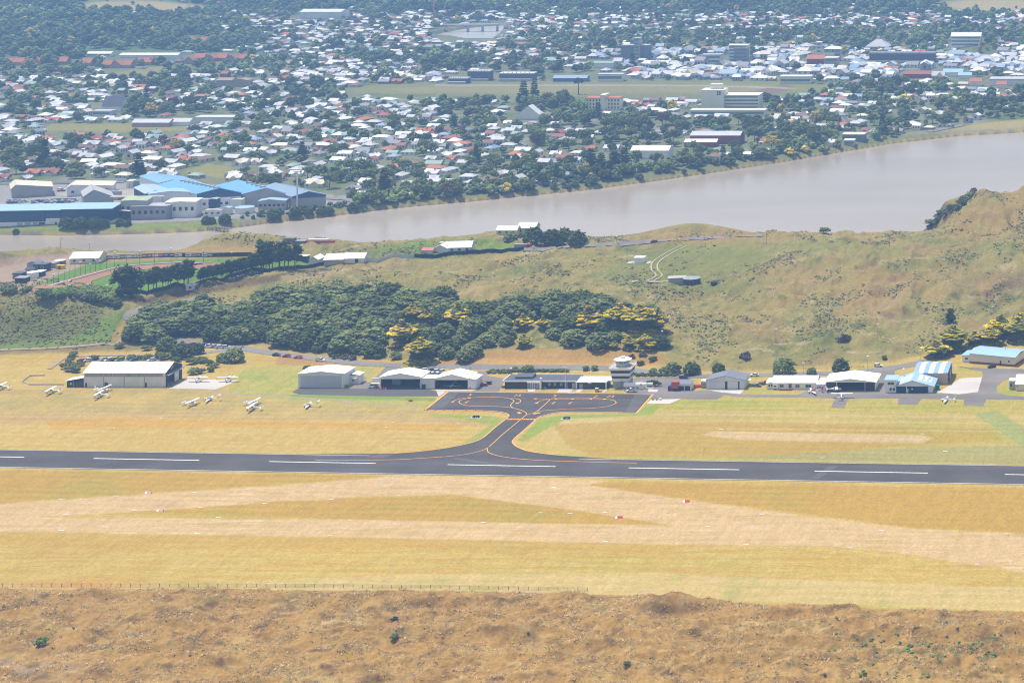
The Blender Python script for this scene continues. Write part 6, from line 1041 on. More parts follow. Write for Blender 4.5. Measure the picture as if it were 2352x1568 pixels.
# poles
pole_me = {}
def pole(lab, u, y, h, lamp=True, kind='lamp_post', cat='lamp post', grp=None, r=.13, cross=False, lean=0.):
    X, Y, z = gnd(u, y); e = empty(kind, (X, Y, z - .2), lab, cat, grp); e.rotation_euler = (0, R_(lean), 0); MB().tube((0, 0, 0), (0, 0, h), r, r * .7, 6).build('pole', TIM if kind != 'lamp_post' else STEEL, e)
    if lamp: MB().box(-.55, .55, -.35, .35, h + .004, h + .5).build('lamp', WHITE, e)
    if cross: MB().box(-1.3, 1.3, -.08, .08, h - .6, h - .4).build('crossarm', TIM, e)
    return e
its = []
for x, yb, yt, l in ((500, 640, 580, 1), (575, 660, 600, 1), (600, 640, 530, 0), (680, 622, 510, 1), (748, 605, 455, 0), (822, 570, 460, 1), (888, 575, 405, 0), (952, 555, 380, 0), (1020, 520, 350, 1), (1085, 510, 375, 0), (1146, 490, 372, 1), (1213, 470, 318, 1), (1272, 440, 335, 1), (1355, 430, 310, 0), (1458, 412, 225, 1), (1605, 390, 260, 0), (1775, 375, 212, 1), (1963, 362, 210, 0), (2172, 350, 175, 1), (880, 705, 638, 1), (1115, 690, 640, 1), (1357, 730, 645, 1)):
    u, y = q('G', x, yb); X, Y, z = gnd(u, y); h = (yb - yt) * .18083 * Y / F; o = pole(None, u, y, h, bool(l), 'floodlight_pole', 'light pole', 'floodlight poles round the speedway'); its.append((o, 'floodlight' if l else 'bare', 'round the left bend of the speedway' if x < 1300 else 'along the banner fence of the speedway'))
for x, yb, yt, l in ((187, 585, 470, 0), (390, 580, 440, 1), (577, 570, 455, 1), (748, 545, 460, 1), (1636, 525, 370, 1)):
    u, y = q('H', x, yb); X, Y, z = gnd(u, y); o = pole(None, u, y, (yb - yt) * .18083 * Y / F, bool(l), 'floodlight_pole', 'light pole', 'floodlight poles round the speedway'); its.append((o, 'floodlight' if l else 'bare', 'behind the pines at the speedway'))
name_all(its, 'pole')
for lab, r, x, yb, yt, l, kd in (('wooden power pole leaning by the river at the left', 'G', 765, 178, 30, 0, 'power_pole'), ('lamp post by the river behind the white clubroom', 'G', 1138, 200, 105, 1, 'lamp_post'), ('power pole behind the green paddock, left one', 'N', 443, 270, 175, 0, 'power_pole'), ('power pole behind the green paddock, right one', 'N', 550, 262, 170, 0, 'power_pole'), ('power pole beside the barn roof', 'N', 899, 240, 140, 0, 'power_pole'), ('pole in front of the big dark trees on the riverside dunes', 'N', 1306, 220, 130, 0, 'power_pole'), ('pole with lamp head right of the big dark trees', 'N', 1858, 182, 130, 1, 'lamp_post'), ('second lamp pole right of the big dark trees', 'N', 1893, 185, 140, 1, 'lamp_post'), ('thin mast above the small white block', 'N', 1966, 330, 215, 0, 'power_pole'), ('tall pole at the top of the dune road', 'N', 2308, 175, 80, 0, 'power_pole'), ('wooden pole on the ridge against the river', 'O', 584, 190, 98, 0, 'power_pole'), ('thin pole on the green flat right of the ridge', 'O', 1428, 215, 130, 0, 'power_pole'), ('white-headed mast on the slope above the grey-roofed hangar', 'O', 648, 885, 775, 1, 'lamp_post'), ('white-headed mast on the slope above the open hangar', 'O', 1348, 855, 742, 1, 'lamp_post'), ('lamp mast above the golden cypresses', 'O', 2140, 722, 625, 1, 'lamp_post'), ('street lamp beside the open white hangar', 'F', 292, 480, 305, 1, 'lamp_post'), ('street lamp by the golden cypress on the road', 'F', 982, 360, 230, 1, 'lamp_post'), ('street lamp behind the white bungalow', 'E', 1580, 395, 245, 1, 'lamp_post'), ('lamp post at the planted bed behind the terminal', 'A', 1485, 380, 298, 1, 'lamp_post'), ('lamp post at the roadside above the twin hangars', 'D', 2195, 330, 175, 0, 'lamp_post'), ('pole on the edge of the grove above the lower road', 'D', 888, 65, -80, 0, 'power_pole'), ('white post beside the lower road below the grove', 'D', 405, 155, 80, 0, 'lamp_post'), ('lamp at the right edge of the grove', 'L', 1903, 1060, 915, 1, 'lamp_post'), ('lamp post by the car park entrance above the right twin hangar', 'A', 868, 360, 265, 0, 'lamp_post')):
    u, y = q(r, x, yb); X, Y, z = gnd(u, y); pole(lab, u, y, (yb - yt) * ZR[r][2] / 2352 * .70886 * Y / F, bool(l), kd, 'power pole' if kd == 'power_pole' else 'lamp post', None, .12, cross=(kd == 'power_pole'), lean=5 if 'leaning' in lab else 0)
# goal-post mast frame on the slope
X, Y, z = gq('O', 645, 885); e = empty('log_barrier', (X, Y, z), 'fallen white pole lying at the foot of the slope mast', 'pole'); MB().tube((-6, 0, .3), (6, -.6, .5), .16, .12).build('pole', OFFW, e); MB().tube((-7.0, -1, .2), (-6.2, 1.6, .4), .16, .12).build('stub', OFFW, e)
# fences
def fence(name, lab, pts, h, step, m_post, rails, cat='fence', solid=None, wide=.12, cap=100, off=0.):
    P = [Vector(gnd(*p)) for p in pts]; seg = []; 
    for a, b in zip(P[:-1], P[1:]):
        n_ = max(1, int((b - a).length / step)); seg += [a.lerp(b, i / n_) for i in range(n_)]
    seg.append(P[-1]); o0 = P[0]; e = empty(name, o0, lab, cat); pm = MB().box(-wide / 2, wide / 2, -wide / 2, wide / 2, -.3, h).mesh('post', m_post); loc = []
    for p in seg: z = float(hz(p.x, p.y)) + off; loc.append(Vector((p.x - o0.x, p.y - o0.y, z - o0.z)))
    for l in loc[:cap]: link('post', pm, e, l)
    rb = MB()
    for a, b in zip(loc[:-1], loc[1:]):
        if solid: n_ = Vector((-(b - a).y, (b - a).x, 0)).normalized() * .05; rb.hexa([a - n_, b - n_, b + n_, a + n_], [v + Vector((0, 0, solid)) for v in (a - n_, b - n_, b + n_, a + n_)])
        else:
            for z in rails: rb.tube(a + Vector((0, 0, z)), b + Vector((0, 0, z)), .035, n=4)
    rb.build('boards' if solid else 'wires', m_post if not solid else rails, e); return e, loc, o0
DTIM = mat('weathered_post', (.14, .10, .07), .95, .2, 1.); FB = mat('black_boards', (.022, .022, .026), .8, .2, .5, .2); FG = mat('grey_boards', (.60, .60, .60), .8, .12, .4, .2)
fence('wire_fence', 'post and wire fence between the airfield and the foreground dunes', [(-40, 1347), (300, 1347), (700, 1348), (1100, 1352), (1350, 1357)], 1.25, 3.4, DTIM, (.4, .8, 1.15))
fence('wire_fence', 'post and wire fence along the lower road', [q('M', *p) for p in ((1690, 938), (1900, 962), (2200, 1000))] + [q('N', *p) for p in ((0, 1012), (300, 1032))], 1.3, 4.5, OFFW, (.5, 1.1))
fence('wire_fence', 'post fence climbing beside the planted dune strip behind the right hangars', [q('O', *p) for p in ((130, 1065), (420, 1060), (700, 1058), (1000, 1052), (1250, 1040))], 1.2, 5., DTIM, (.5, 1.0))
fence('paddock_fence', 'grey board fence round the small mound left of the big hangar', [q('M', *p) for p in ((440, 1160), (200, 1160), (150, 1140), (205, 1100), (310, 1095))], .8, 2.2, FG, FG, solid=.7)
fence('board_fence', 'long black board fence under the pines at the speedway', [q('G', *p) for p in ((1480, 770), (1740, 735), (2100, 705), (2352, 675))] + [q('H', 160, 915)], 2.2, 4., FB, FB, solid=2.2)
fence('board_fence', 'black board fence below the long pine row, running past the sheds', [q('H', *p) for p in ((285, 890), (500, 830), (800, 765), (1150, 710), (1520, 680), (1900, 630), (2352, 590))] + [q('N', 100, 320)], 2.2, 4., FB, FB, solid=2.2)
fence('board_fence', 'plain grey board fence on the dune below the river', [q('N', *p) for p in ((100, 321), (300, 303), (505, 284))], 2.4, 4., FG, FG, solid=2.4)
fence('board_fence', 'black board fence in front of the white barn', [q('N', *p) for p in ((507, 284), (800, 265), (1050, 250), (1257, 236))], 2.4, 4., FB, FB, solid=2.4)
e, loc, o0 = fence('banner_fence', 'black speedway fence hung with a row of coloured advertising banners', [q('G', *p) for p in ((1235, 318), (1450, 312), (1800, 298), (2100, 287), (2352, 284))] + [q('H', *p) for p in ((120, 522), (480, 520), (800, 515), (1000, 512))], 2.6, 4., FB, FB, solid=2.6)
bc = [OFFW, OFFW, OFFW, mat('tan_cloth', (.4, .3, .2), .8), OFFW, OFFW, OFFW, RED, RED, OFFW, RED, LBL, mat('maroon', (.2, .03, .04), .8), OFFW, OFFW, OFFW, CONCW, LBL, OFFW, GRN]
Lc = [o0 + l for l in loc]
for i, m_ in enumerate(bc):
    u = q('G', 1350 + 69.5 * i, 300)[0]; us = [proj(*p)[0] for p in Lc]; j = int(np.clip(np.searchsorted(us, u) - 1, 0, len(Lc) - 2)); t = (u - us[j]) / max(us[j + 1] - us[j], 1e-6); p = Lc[j].lerp(Lc[j + 1], t) - o0
    d = (Lc[j + 1] - Lc[j]).normalized(); o = MB().box(-1.75, 1.75, -.1, -.06, .55, 2.3).build('banner', m_, e, p, math.atan2(d.y, d.x)); MB().box(-1.2, 1.2 - .3 * (i % 3), -.125, -.104, 1.2, 1.65).build('banner_print', [BLK, RED, LBL, BLK, OFFW][i % 5] if m_ in (OFFW, CONCW) else OFFW, o)
wallm = MB(); ribbon(wallm, tr[:0] or smooth(qs('G', (610, 668), (800, 612), (1000, 560), (1250, 490), (1500, 425), (1800, 392), (2100, 375), (2352, 362)) + qs('H', (200, 610), (500, 602)), 4), 1.2, off=.75)
o = wallm.build('barrier_wall', CONCW); sd = o.modifiers.new('thick', 'SOLIDIFY'); sd.thickness = 1.0; sd.offset = -1; tag(o, 'grey concrete barrier round the outside of the speedway bend', 'barrier')
# ------------------------------------------------------------------ sheds and houses beyond the airfield
def shed(name, lab, cat, uL, uR, yb, D_, ev, ap, roof, wall, axis='x', rz=0., wins=0, group=None, doors=0, over=.4, grow=0.):
    X, Y, z = gnd((uL + uR) / 2, yb); w = (uR - uL) * Y / F; e = empty(name, (X - w / 2 * math.cos(R_(rz)), Y - w / 2 * math.sin(R_(rz)), z - .1), lab, cat, group, R_(rz))
    mb = MB()
    if axis == 'x':
        mb.hexa([(0, 0, -1), (0, D_, -1), (0, D_, ev), (0, D_ / 2, ap - .05), (0, 0, ev)], [(w, 0, -1), (w, D_, -1), (w, D_, ev), (w, D_ / 2, ap - .05), (w, 0, ev)]).build('wall', wall, e); gable_x(e, w, D_, ev, ap, roof, over)
    elif axis == 'y':
        mb.hexa([(0, 0, -1), (w, 0, -1), (w, 0, ev), (w / 2, 0, ap - .05), (0, 0, ev)], [(0, D_, -1), (w, D_, -1), (w, D_, ev), (w / 2, D_, ap - .05), (0, D_, ev)]).build('wall', wall, e); gable_y(e, w, D_, ev, ap, roof, over)
    else:
        mb.box(0, w, 0, D_, -1, ev).build('wall', wall, e); MB().box(-over, w + over, -over, D_ + over, ev + .004, ap).build('roof', roof, e)
    for i in range(wins): x = w * (i + .5) / wins; win(e, x - min(.8, w / wins * .3), x + min(.8, w / wins * .3), ev * .42, ev * .78, 0)
    for i in range(doors): x = w * (i + .75) / (doors + .5); door(e, x - .6, x + .6, 2.1, 0, BLK)
    return e, w
GRW = mat('grey_weatherboard', (.36, .37, .38), .8, .08, .3, .15); MINT = mat('pale_mint_roof', (.60, .70, .64), .5, .06, .3, .25); PYEL = mat('pale_yellow_wall', (.60, .58, .36), .8, .06, .3)
X0 = q('G', 690, 375)
shed('clubroom', 'cream clubroom with long white roof beside the speedway banners', 'building', q('G', 895, 0)[0], q('G', 1240, 0)[0], q('G', 0, 372)[1], 13, 3.6, 6.2, WHITE, CREAM, 'x', 8, 3)
shed('hut', 'grey gabled hut behind the black speedway sheds', 'hut', q('G', 345, 0)[0], q('G', 470, 0)[0], q('G', 0, 432)[1], 7, 3.2, 4.4, GREYR, GRW, 'y'); shed('hut', 'black-walled judging hut at the speedway', 'hut', q('G', 420, 0)[0], q('G', 575, 0)[0], q('G', 0, 470)[1], 6, 4.2, 4.5, CHAR, BLK, 'f', 0, 2); shed('hut', 'navy-roofed low hut left of the judging hut', 'hut', q('G', 322, 0)[0], q('G', 418, 0)[0], q('G', 0, 490)[1], 5, 2.4, 3.2, NAVY, GRW, 'x')
shed('hut', 'white-topped black hut right of the round water tank', 'hut', q('G', 432, 0)[0], q('G', 520, 0)[0], q('G', 0, 535)[1], 5, 2.8, 3.1, WHITE, BLK, 'f'); shed('hut', 'dark hut at the bottom left corner of the speedway sheds', 'hut', q('G', 160, 0)[0], q('G', 270, 0)[0], q('G', 0, 560)[1], 6, 3.0, 3.4, CHAR, BLK, 'f', 0, 2); shed('hut', 'grey low shed under the dark corner hut', 'hut', q('G', 190, 0)[0], q('G', 320, 0)[0], q('G', 0, 612)[1], 5, 2.6, 2.9, STEEL, BLK, 'f'); shed('container', 'yellow container shop on the speedway lawn', 'container', q('G', 708, 0)[0], q('G', 803, 0)[0], q('G', 0, 442)[1], 2.6, 2.3, 2.5, YEL, YEL, 'f', 0, 0, None, 1, .1); shed('shed', 'grey lean shed left of the cream clubroom', 'shed', q('G', 600, 0)[0], q('G', 690, 0)[0], q('G', 0, 425)[1], 6, 2.8, 3.2, STEEL, GRW, 'f'); shed('shed', 'low shed with pale roof against the cream clubroom gable', 'shed', q('G', 690, 0)[0], q('G', 790, 0)[0], q('G', 0, 385)[1], 4, 2.4, 2.7, OFFW, TIM, 'f')
def tank(lab, u, y, r, h, m, top=None, cat='tank'):
    X, Y, z = gnd(u, y); e = empty('water_tank', (X, Y + r, z), lab, cat); MB().tube((0, 0, -.5), (0, 0, h), r, r, 20).build('shell', m, e); MB().loft([[(rr * math.cos(a), rr * math.sin(a), zz_) for a in np.linspace(0, 6.2832, 21)[:-1]] for rr, zz_ in ((r + .1, h + .004), (r * .5, h + .35), (.1, h + .5))]).build('lid', top or m, e); return e
tank('round white water tank among the speedway sheds', *q('G', 378, 560), 3.2, 3.4, OFFW); tank('big dark round water tank on the dune flat', *q('O', 55, 478), 5.0, 3.4, mat('dark_tank', (.045, .045, .05), .7, .12, .5), STEEL); tank('small dark water tank right of the big one', *q('O', 218, 482), 1.9, 2.4, mat('dark_tank', (.045, .045, .05), .7)); tank('white hexagonal tank with blue lid below the blue factory roofs', *q('J', 858, 528), 6.4, 4.2, OFFW, BLUE1)
shed('bunker', 'long grey concrete bunker stepped up the dune flat', 'building', *[q('L', x, 0)[0] for x in (1985, 2200)], q('L', 0, 312)[1], 6, 3.2, 3.5, CONCW, CONCW, 'f', 14)
shed('pump_house', 'small white block building on a slab in the dunes', 'building', *[q('N', x, 0)[0] for x in (2015, 2078)], q('N', 0, 328)[1], 5, 3.6, 3.9, WHITE, OFFW, 'f'); X, Y, z = gq('N', 2042, 330); o = MB().box(-7, 7, -1, 6, -.5, .5).build('slab', CONCW, None, (X, Y, z)); tag(o, 'concrete slab under the small white block', 'slab')
shed('barn', 'long white-roofed barn behind the black board fence', 'barn', *[q('N', x, 0)[0] for x in (740, 890)], q('N', 0, 252)[1], 12, 3.4, 6.0, WHITE, PALE, 'x', 8, 3); shed('shed', 'white gabled shed joined to the left end of the barn', 'shed', *[q('N', x, 0)[0] for x in (630, 738)], q('N', 0, 256)[1], 11, 2.8, 5.2, WHITE, PALE, 'y'); shed('shed', 'small red-roofed shed left of the barn', 'shed', *[q('N', x, 0)[0] for x in (555, 630)], q('N', 0, 256)[1], 6, 2.0, 3.0, mat('faded_red_roof', (.50, .16, .15), .6), PALE, 'x')
shed('house', 'pale yellow dune house with mint roof on the river bank', 'house', *[q('N', x, 0)[0] for x in (1212, 1335)], q('N', 0, 132)[1], 10, 5.0, 7.6, MINT, PYEL, 'x', 0, 3); shed('house_wing', 'low left wing of the pale yellow dune house', 'house', *[q('N', x, 0)[0] for x in (1068, 1208)], q('N', 0, 130)[1], 8, 3.2, 5.4, MINT, PYEL, 'x', 0, 3)
shed('shed', 'white shed standing alone left of the fenced sheds', 'shed', *[q('H', x, 0)[0] for x in (1732, 1842)], q('H', 0, 640)[1], 9, 4.2, 5.8, WHITE, PALE, 'y', 0, 0, None, 0); shed('stable', 'grey-walled stable with white roof behind the black fence', 'barn', *[q('H', x, 0)[0] for x in (1925, 2160)], q('H', 0, 618)[1], 12, 3.2, 5.6, WHITE, GRW, 'x', 6); shed('stable', 'white-roofed stable right of the grey-walled one', 'barn', *[q('H', x, 0)[0] for x in (2165, 2420)], q('H', 0, 600)[1], 11, 3.0, 5.2, WHITE, PALE, 'x', 6)
shed('ticket_hut', 'small pale hut at the speedway gate between the pine rows', 'hut', *[q('H', x, 0)[0] for x in (165, 275)], q('H', 0, 945)[1], 5, 3.0, 3.4, OFFW, PALE, 'f', 0, 1, None, 0); shed('kiosk', 'black kiosk at the far end of the speedway fence', 'hut', *[q('H', x, 0)[0] for x in (1562, 1700)], q('H', 0, 568)[1], 4, 2.8, 3.0, OFFW, BLK, 'f'); shed('container', 'red and grey container by the big dark trees', 'container', *[q('N', x, 0)[0] for x in (1190, 1270)], q('N', 0, 222)[1], 2.6, 2.5, 2.7, STEEL, GRW, 'f'); shed('container', 'red box next to the grey container by the big dark trees', 'container', *[q('N', x, 0)[0] for x in (1272, 1302)], q('N', 0, 220)[1], 2.6, 2.3, 2.5, RED, RED, 'f', 0, 0, None, 1, .05)
shed('shelter', 'rough timber shelter on the river edge of the dunes', 'shelter', *[q('H', x, 0)[0] for x in (1412, 1535)], q('H', 0, 345)[1], 4, 3.0, 3.3, TIM, TIM, 'f'); shed('shelter', 'lower grey shelter right of the timber one on the river edge', 'shelter', *[q('H', x, 0)[0] for x in (1555, 1668)], q('H', 0, 350)[1], 4, 1.6, 1.9, STEEL, TIM, 'f')
X, Y, z = gq('H', 1860, 350); e = empty('boat', (X, Y, z + .3), 'red and white boat drawn up on the river edge', 'boat'); MB().loft([[(x, -1.3 * k_, 1.5), (x, -.8 * k_, .1), (x, .8 * k_, .1), (x, 1.3 * k_, 1.5)] for x, k_ in ((-9, .8), (-3, 1), (4, 1), (10, .15))]).build('hull', RED, e); MB().box(-7, 6, -1.0, 1.0, 1.51, 2.6).build('cover', WHITE, e)
# old jetty piles
its = []
for i in range(22):
    t = i / 21; u = q('H', 350 + 360 * t, 0)[0]; y = q('H', 0, 165 + 50 * t + (i % 2) * 8)[1]; X, Y, _ = W(u, y, WATER); o = MB().tube((0, 0, -2), (0, 0, 2.6), .28, .24, 7).build('jetty_pile', TIM, None, (X, Y, WATER)); tag(o, None, 'pile', 'old jetty piles in the river'); its.append((o, 'weathered jetty', 'at the far bank by the factory'))
    if i % 2 == 0 and i > 8: MB().box(-.25, 2.6, -.2, 2.4, 2.605, 2.95).build('crossbeam', TIM, o)
name_all(its, 'pile')
# ------------------------------------------------------------------ the works on the far bank
def block(name, lab, cat, L_, R2, dv, ev, ap, roof, wall, apt=.5, group=None, gable=None, wins=0, z0=None):
    """building on four ground corners: front-left and front-right as seen, and a run back dv = (dx, dy) metres; ridge runs back"""
    a = np.array(gnd(*L_)); b = np.array(gnd(*R2)); z = min(a[2], b[2]) if z0 is None else z0; fx, fy = b[0] - a[0], b[1] - a[1]; e = empty(name, (a[0], a[1], z), lab, cat, group); dx, dy = dv
    P = lambda s, t, h: (fx * s + dx * t, fy * s + dy * t, h)
    MB().hexa([P(0, 0, -1), P(1, 0, -1), P(1, 0, ev), P(apt, 0, ap - .06), P(0, 0, ev)], [P(0, 1, -1), P(1, 1, -1), P(1, 1, ev), P(apt, 1, ap - .06), P(0, 1, ev)]).build('wall', wall, e)
    part_slab(e, 'roof', [[P(-.02, -.01, ev), P(apt, -.01, ap), P(apt, 1.01, ap), P(-.02, 1.01, ev)], [P(apt, -.01, ap + .004), P(1.02, -.01, ev), P(1.02, 1.01, ev), P(apt, 1.01, ap + .004)]], roof, .3)
    if gable: MB().hexa([P(.005, -.012, ev - gable[1]), P(.995, -.012, ev - gable[1]), P(.995, -.012, ev - .1), P(apt, -.012, ap - .15), P(.005, -.012, ev - .1)], [P(.005, -.002, ev - gable[1]), P(.995, -.002, ev - gable[1]), P(.995, -.002, ev - .1), P(apt, -.002, ap - .15), P(.005, -.002, ev - .1)]).build('gable_cladding', gable[0], e)
    for i in range(wins):
        s = (i + .5) / wins; c = P(s, 0, 0); l = math.hypot(fx, fy); o = MB().box(-.9, .9, -.15, -.02, ev * .45, ev * .7).build('window', GLS, e, (c[0], c[1], 0), math.atan2(fy, fx))
    return e, P
DKB = mat('factory_navy', (.030, .075, .155), .55, .08, .1, .3, stripes=('X', 1.2, .08)); BLG = mat('blue_grey_roof', (.22, .31, .42), .5, .06, .2, .3); CRM = mat('cream_roof', (.66, .60, .47), .6, .06, .2, .2, stripes=('X', 1.5, .06)); GREENR = mat('green_flat_roof', (.36, .44, .27), .7, .1, .3)
BL3 = mat('strong_blue_roof', (.14, .34, .57), .5, .07, .15, .3); FACW = mat('factory_white', (.80, .80, .79), .7, .10, .12, .2); FACG = mat('factory_grey', (.42, .42, .42), .8, .14, .12, .15)
a = np.array(gnd(*q('I', 0, 684))); b = np.array(gnd(*q('I', 1422, 640))); dd = b - a; ln = math.hypot(dd[0], dd[1]); e = empty('cold_store', a, 'long navy-clad cold store on the far river bank', 'factory', None, math.atan2(dd[1], dd[0])); x0 = -70
MB().box(x0, ln, 0, 16, -1, 3.0).build('base_wall', FACW, e); MB().box(x0, ln * .405, -.25, 16.2, 3.004, 10.4).box(ln * .41, ln * .54, -.2, 16.2, 5.2, 10.5).box(ln * .545, ln, -.3, 16.2, 3.004, 10.9).build('navy_cladding', DKB, e); MB().box(ln * .41, ln * .54, -.35, 10, -.5, 5.19).build('loading_bay', FACW, e); part_slab(e, 'roof', [[(x0, -.6, 10.5), (ln * .54, -.6, 10.6), (ln * .54, 16.4, 12.2), (x0, 16.4, 12.)], [(ln * .545, -.6, 11.), (ln + .4, -.6, 11.), (ln + .4, 16.4, 12.4), (ln * .545, 16.4, 12.4)]], BLUE1, .3)
for x, w_ in ((.15, .05), (.22, .05), (.295, .04), (.345, .055), (.49, .02)): MB().box(ln * x, ln * (x + w_), -.36 if x > .4 else -.08, -.01 - (.342 if x > .4 else 0), .2, 2.6).build('loading_door', GLS if x > .3 else FACG, e)
block('warehouse', 'long cream-roofed warehouse at the left on the far bank', 'factory', q('I', 150, 325), q('I', 668, 292), (-14, 22), 6.5, 9.5, CRM, FACG, .1, None, (FACG, .1), 0)
block('warehouse', 'cream-roofed works shed with roof vents, second from left on the far bank', 'factory', q('I', 850, 305), q('I', 1425, 270), (-8, 20), 6.0, 8.4, CRM, FACW, .1, None, None, 4)
block('works_shed', 'grey gabled shed behind the navy cold store', 'factory', q('I', 1065, 470), q('I', 1445, 470), (-14, 22), 9.0, 14.0, FACG, mat('grey_green_wall', (.35, .39, .38), .8, .06, .2), .33)
block('plant_building', 'tangled grey plant building with green flat roof', 'factory', q('I', 1530, 590), q('I', 1860, 588), (-4, 16), 12.5, 12.9, GREENR, FACG, .5, None, None, 5); block('plant_building', 'low grey loading canopy right of the navy cold store', 'factory', q('I', 1435, 602), q('I', 1650, 600), (0, 8), 6.0, 6.4, FACW, BLK, .5); block('plant_building', 'grey concrete plant building with a white gable behind the pipe bridge', 'factory', q('I', 1660, 600), q('I', 2110, 590), (2, 12), 9.0, 9.4, FACG, mat('mauve_concrete', (.36, .35, .38), .85, .12, .2), .5, None, None, 6)
block('plant_block', 'tall white multi-storey plant block with pipes', 'factory', q('I', 2100, 570), q('J', 285, 565), (-3, 16), 10.5, 10.9, WHITE, FACW, .5, None, None, 5); block('plant_block', 'sky-blue-roofed upper storey behind the white plant block', 'factory', q('I', 1880, 470), q('J', 232, 440), (-4, 14), 10.8, 12.2, BLUE1, FACW, .5, None, None, 0)
e, P = block('blue_shed', 'huge blue-roofed shed with navy gable in the middle of the works', 'factory', q('J', 302, 460), q('J', 866, 440), (-48, 36), 10.5, 14.2, BL3, FACW, .5, None, (mat('gable_navy', (.03, .10, .20), .6, .06, .2), 2.4), 0)
for i in range(9): c = P(.5, .06 + .1 * i, 14.4); MB().box(-1.6, 1.6, -1.2, 1.2, -.3, .7).build('ridge_vent', FACG, e, c)
block('blue_shed', 'blue-grey shed roof left of the huge blue one', 'factory', q('I', 1850, 440), q('I', 2340, 400), (-22, 26), 9.5, 11.5, mat('pale_blue_grey_roof', (.36, .46, .60), .5, .06, .2, .3), DKB, .25)
block('blue_shed', 'light blue roof at the back left of the works', 'factory', q('I', 2020, 300), q('J', 380, 300), (-30, 30), 9.5, 12.0, BLUE2, FACW, .3)
e, P = block('blue_shed', 'second blue-roofed shed with grey gable, right of the huge one', 'factory', q('J', 890, 430), q('J', 1425, 425), (-36, 34), 9.0, 13.2, BL3, FACG, .55)
for i in range(4): c = P(.55, .12 + .16 * i, 13.4); MB().box(-1.6, 1.6, -1.2, 1.2, -.3, .7).build('ridge_vent', FACG, e, c)
block('concrete_store', 'big concrete store with blue-grey roof at the right end of the works', 'factory', q('J', 1515, 450), q('J', 1945, 428), (-40, 36), 8.2, 11.4, BLG, mat('panel_concrete', (.46, .46, .43), .85, .08, .15, stripes=('Z', .6, .06)), .48, None, (mat('gable_navy', (.03, .10, .20), .6), 1.0))
block('amenities_block', 'low building with bright blue strip roof in front of the second blue shed', 'factory', q('J', 1085, 475), q('J', 1430, 470), (-2, 9), 6.2, 7.4, BLUE1, FACG, .4, None, None, 6); block('pump_building', 'white pump house with pipes below the navy gable', 'factory', q('J', 388, 556), q('J', 612, 552), (0, 8), 4.0, 4.4, CONCW, FACW, .5, None, None, 3); block('plant_tower', 'dark blue louvred plant unit on a frame below the navy gable', 'factory', q('J', 455, 530), q('J', 552, 528), (0, 6), 10.5, 10.9, FACG, DKB, .5); block('plant_house', 'white plant house with a blue side door below the navy gable', 'factory', q('J', 728, 460), q('J', 866, 458), (0, 6), 6.4, 6.8, FACW, FACW, .5); block('plant_house', 'small white cabin with blue lid left of the hexagonal tank', 'factory', q('J', 600, 540), q('J', 715, 536), (0, 6), 4.6, 5.4, BLUE1, FACW, .5); block('plant_house', 'long low white wall building under the huge blue shed', 'factory', q('J', 290, 470), q('J', 720, 455), (0, 5), 7.0, 7.4, FACW, FACW, .5, None, None, 6)
for i, (x, y, m_, lab) in enumerate(((1285, 296, RED, 'red shipping container beside the cream works shed'), (1522, 348, RED, 'red shipping container at the end of an orange one'), (1430, 348, mat('orange_container', (.62, .33, .08), .6, .1, .5), 'orange shipping container in the works yard'), (1330, 335, OFFW, 'white shipping container left of the orange one'), (1460, 280, FACG, 'grey shipping container right of the cream works shed'))):
    X, Y, z = gq('I', x, y); e = empty('shipping_container', (X, Y, z), lab, 'container'); MB().box(-3.8, 3.8, 0, 2.4, 0, 2.6).build('body', m_, e); MB().box(3.81, 3.9, .1, 2.3, .1, 2.5).build('door', STEEL, e)
for i, (x, mt) in enumerate(((1625, OFFW), (1668, CREAM), (1735, mat('teal_container', (.12, .35, .40), .6)))):
    for k_ in range(2):
        X, Y, z = gq('I', x, 190); e = empty('shipping_container', (X, Y, z + 2.61 * k_), f"{['white', 'cream', 'teal'][i]} container, {['bottom', 'top'][k_]} one of its stack behind the works yard", 'container', 'stacked containers behind the works yard'); MB().box(-1.2, 1.2, 0, 6, 0, 2.6).build('body', LBL if (k_ == 0 and i != 1) else mt, e); MB().box(-1.1, 1.1, -.08, -.004, .1, 2.5).build('door', mt, e)
    if i == 0: e['label'] = 'white container, top one of its stack behind the works yard'
X, Y, z = gq('J', 1580, 450); e = empty('floodlight_mast', (X, Y, z), 'tall white floodlight mast at the right end of the works', 'light mast'); MB().tube((0, 0, -1), (0, 0, 26), .7, .45, 10).build('mast', FACW, e); MB().box(-2.8, 3.2, -.4, .4, 25.8, 26.4).box(2.2, 3.0, -.4, .4, 24.5, 27.6).build('lamp_head', FACW, e)
X, Y, z = gq('I', 1430, 480); e = empty('pipe_bridge', (X, Y, z), 'long grey pipe bridge across the plant buildings', 'pipe bridge'); wl = (q('I', 2110, 0)[0] - q('I', 1430, 0)[0]) * Y / F; MB().tube((0, -3, 10.2), (wl, -3, 10.6), .5, .5).build('pipe', FACW, e)
for t in (.02, .35, .66, .98): MB().box(wl * t - .2, wl * t + .2, -3.2, -2.8, -4, 9.8).build('trestle', STEEL, e)
e, loc, o0 = fence('site_fence', 'long pale blue-white fence behind the works yard', [q('I', 690, 140), q('I', 1100, 128), q('I', 1600, 112)], 2.6, 8., OFFW, OFFW, solid=2.6)
its = []; simple = {}
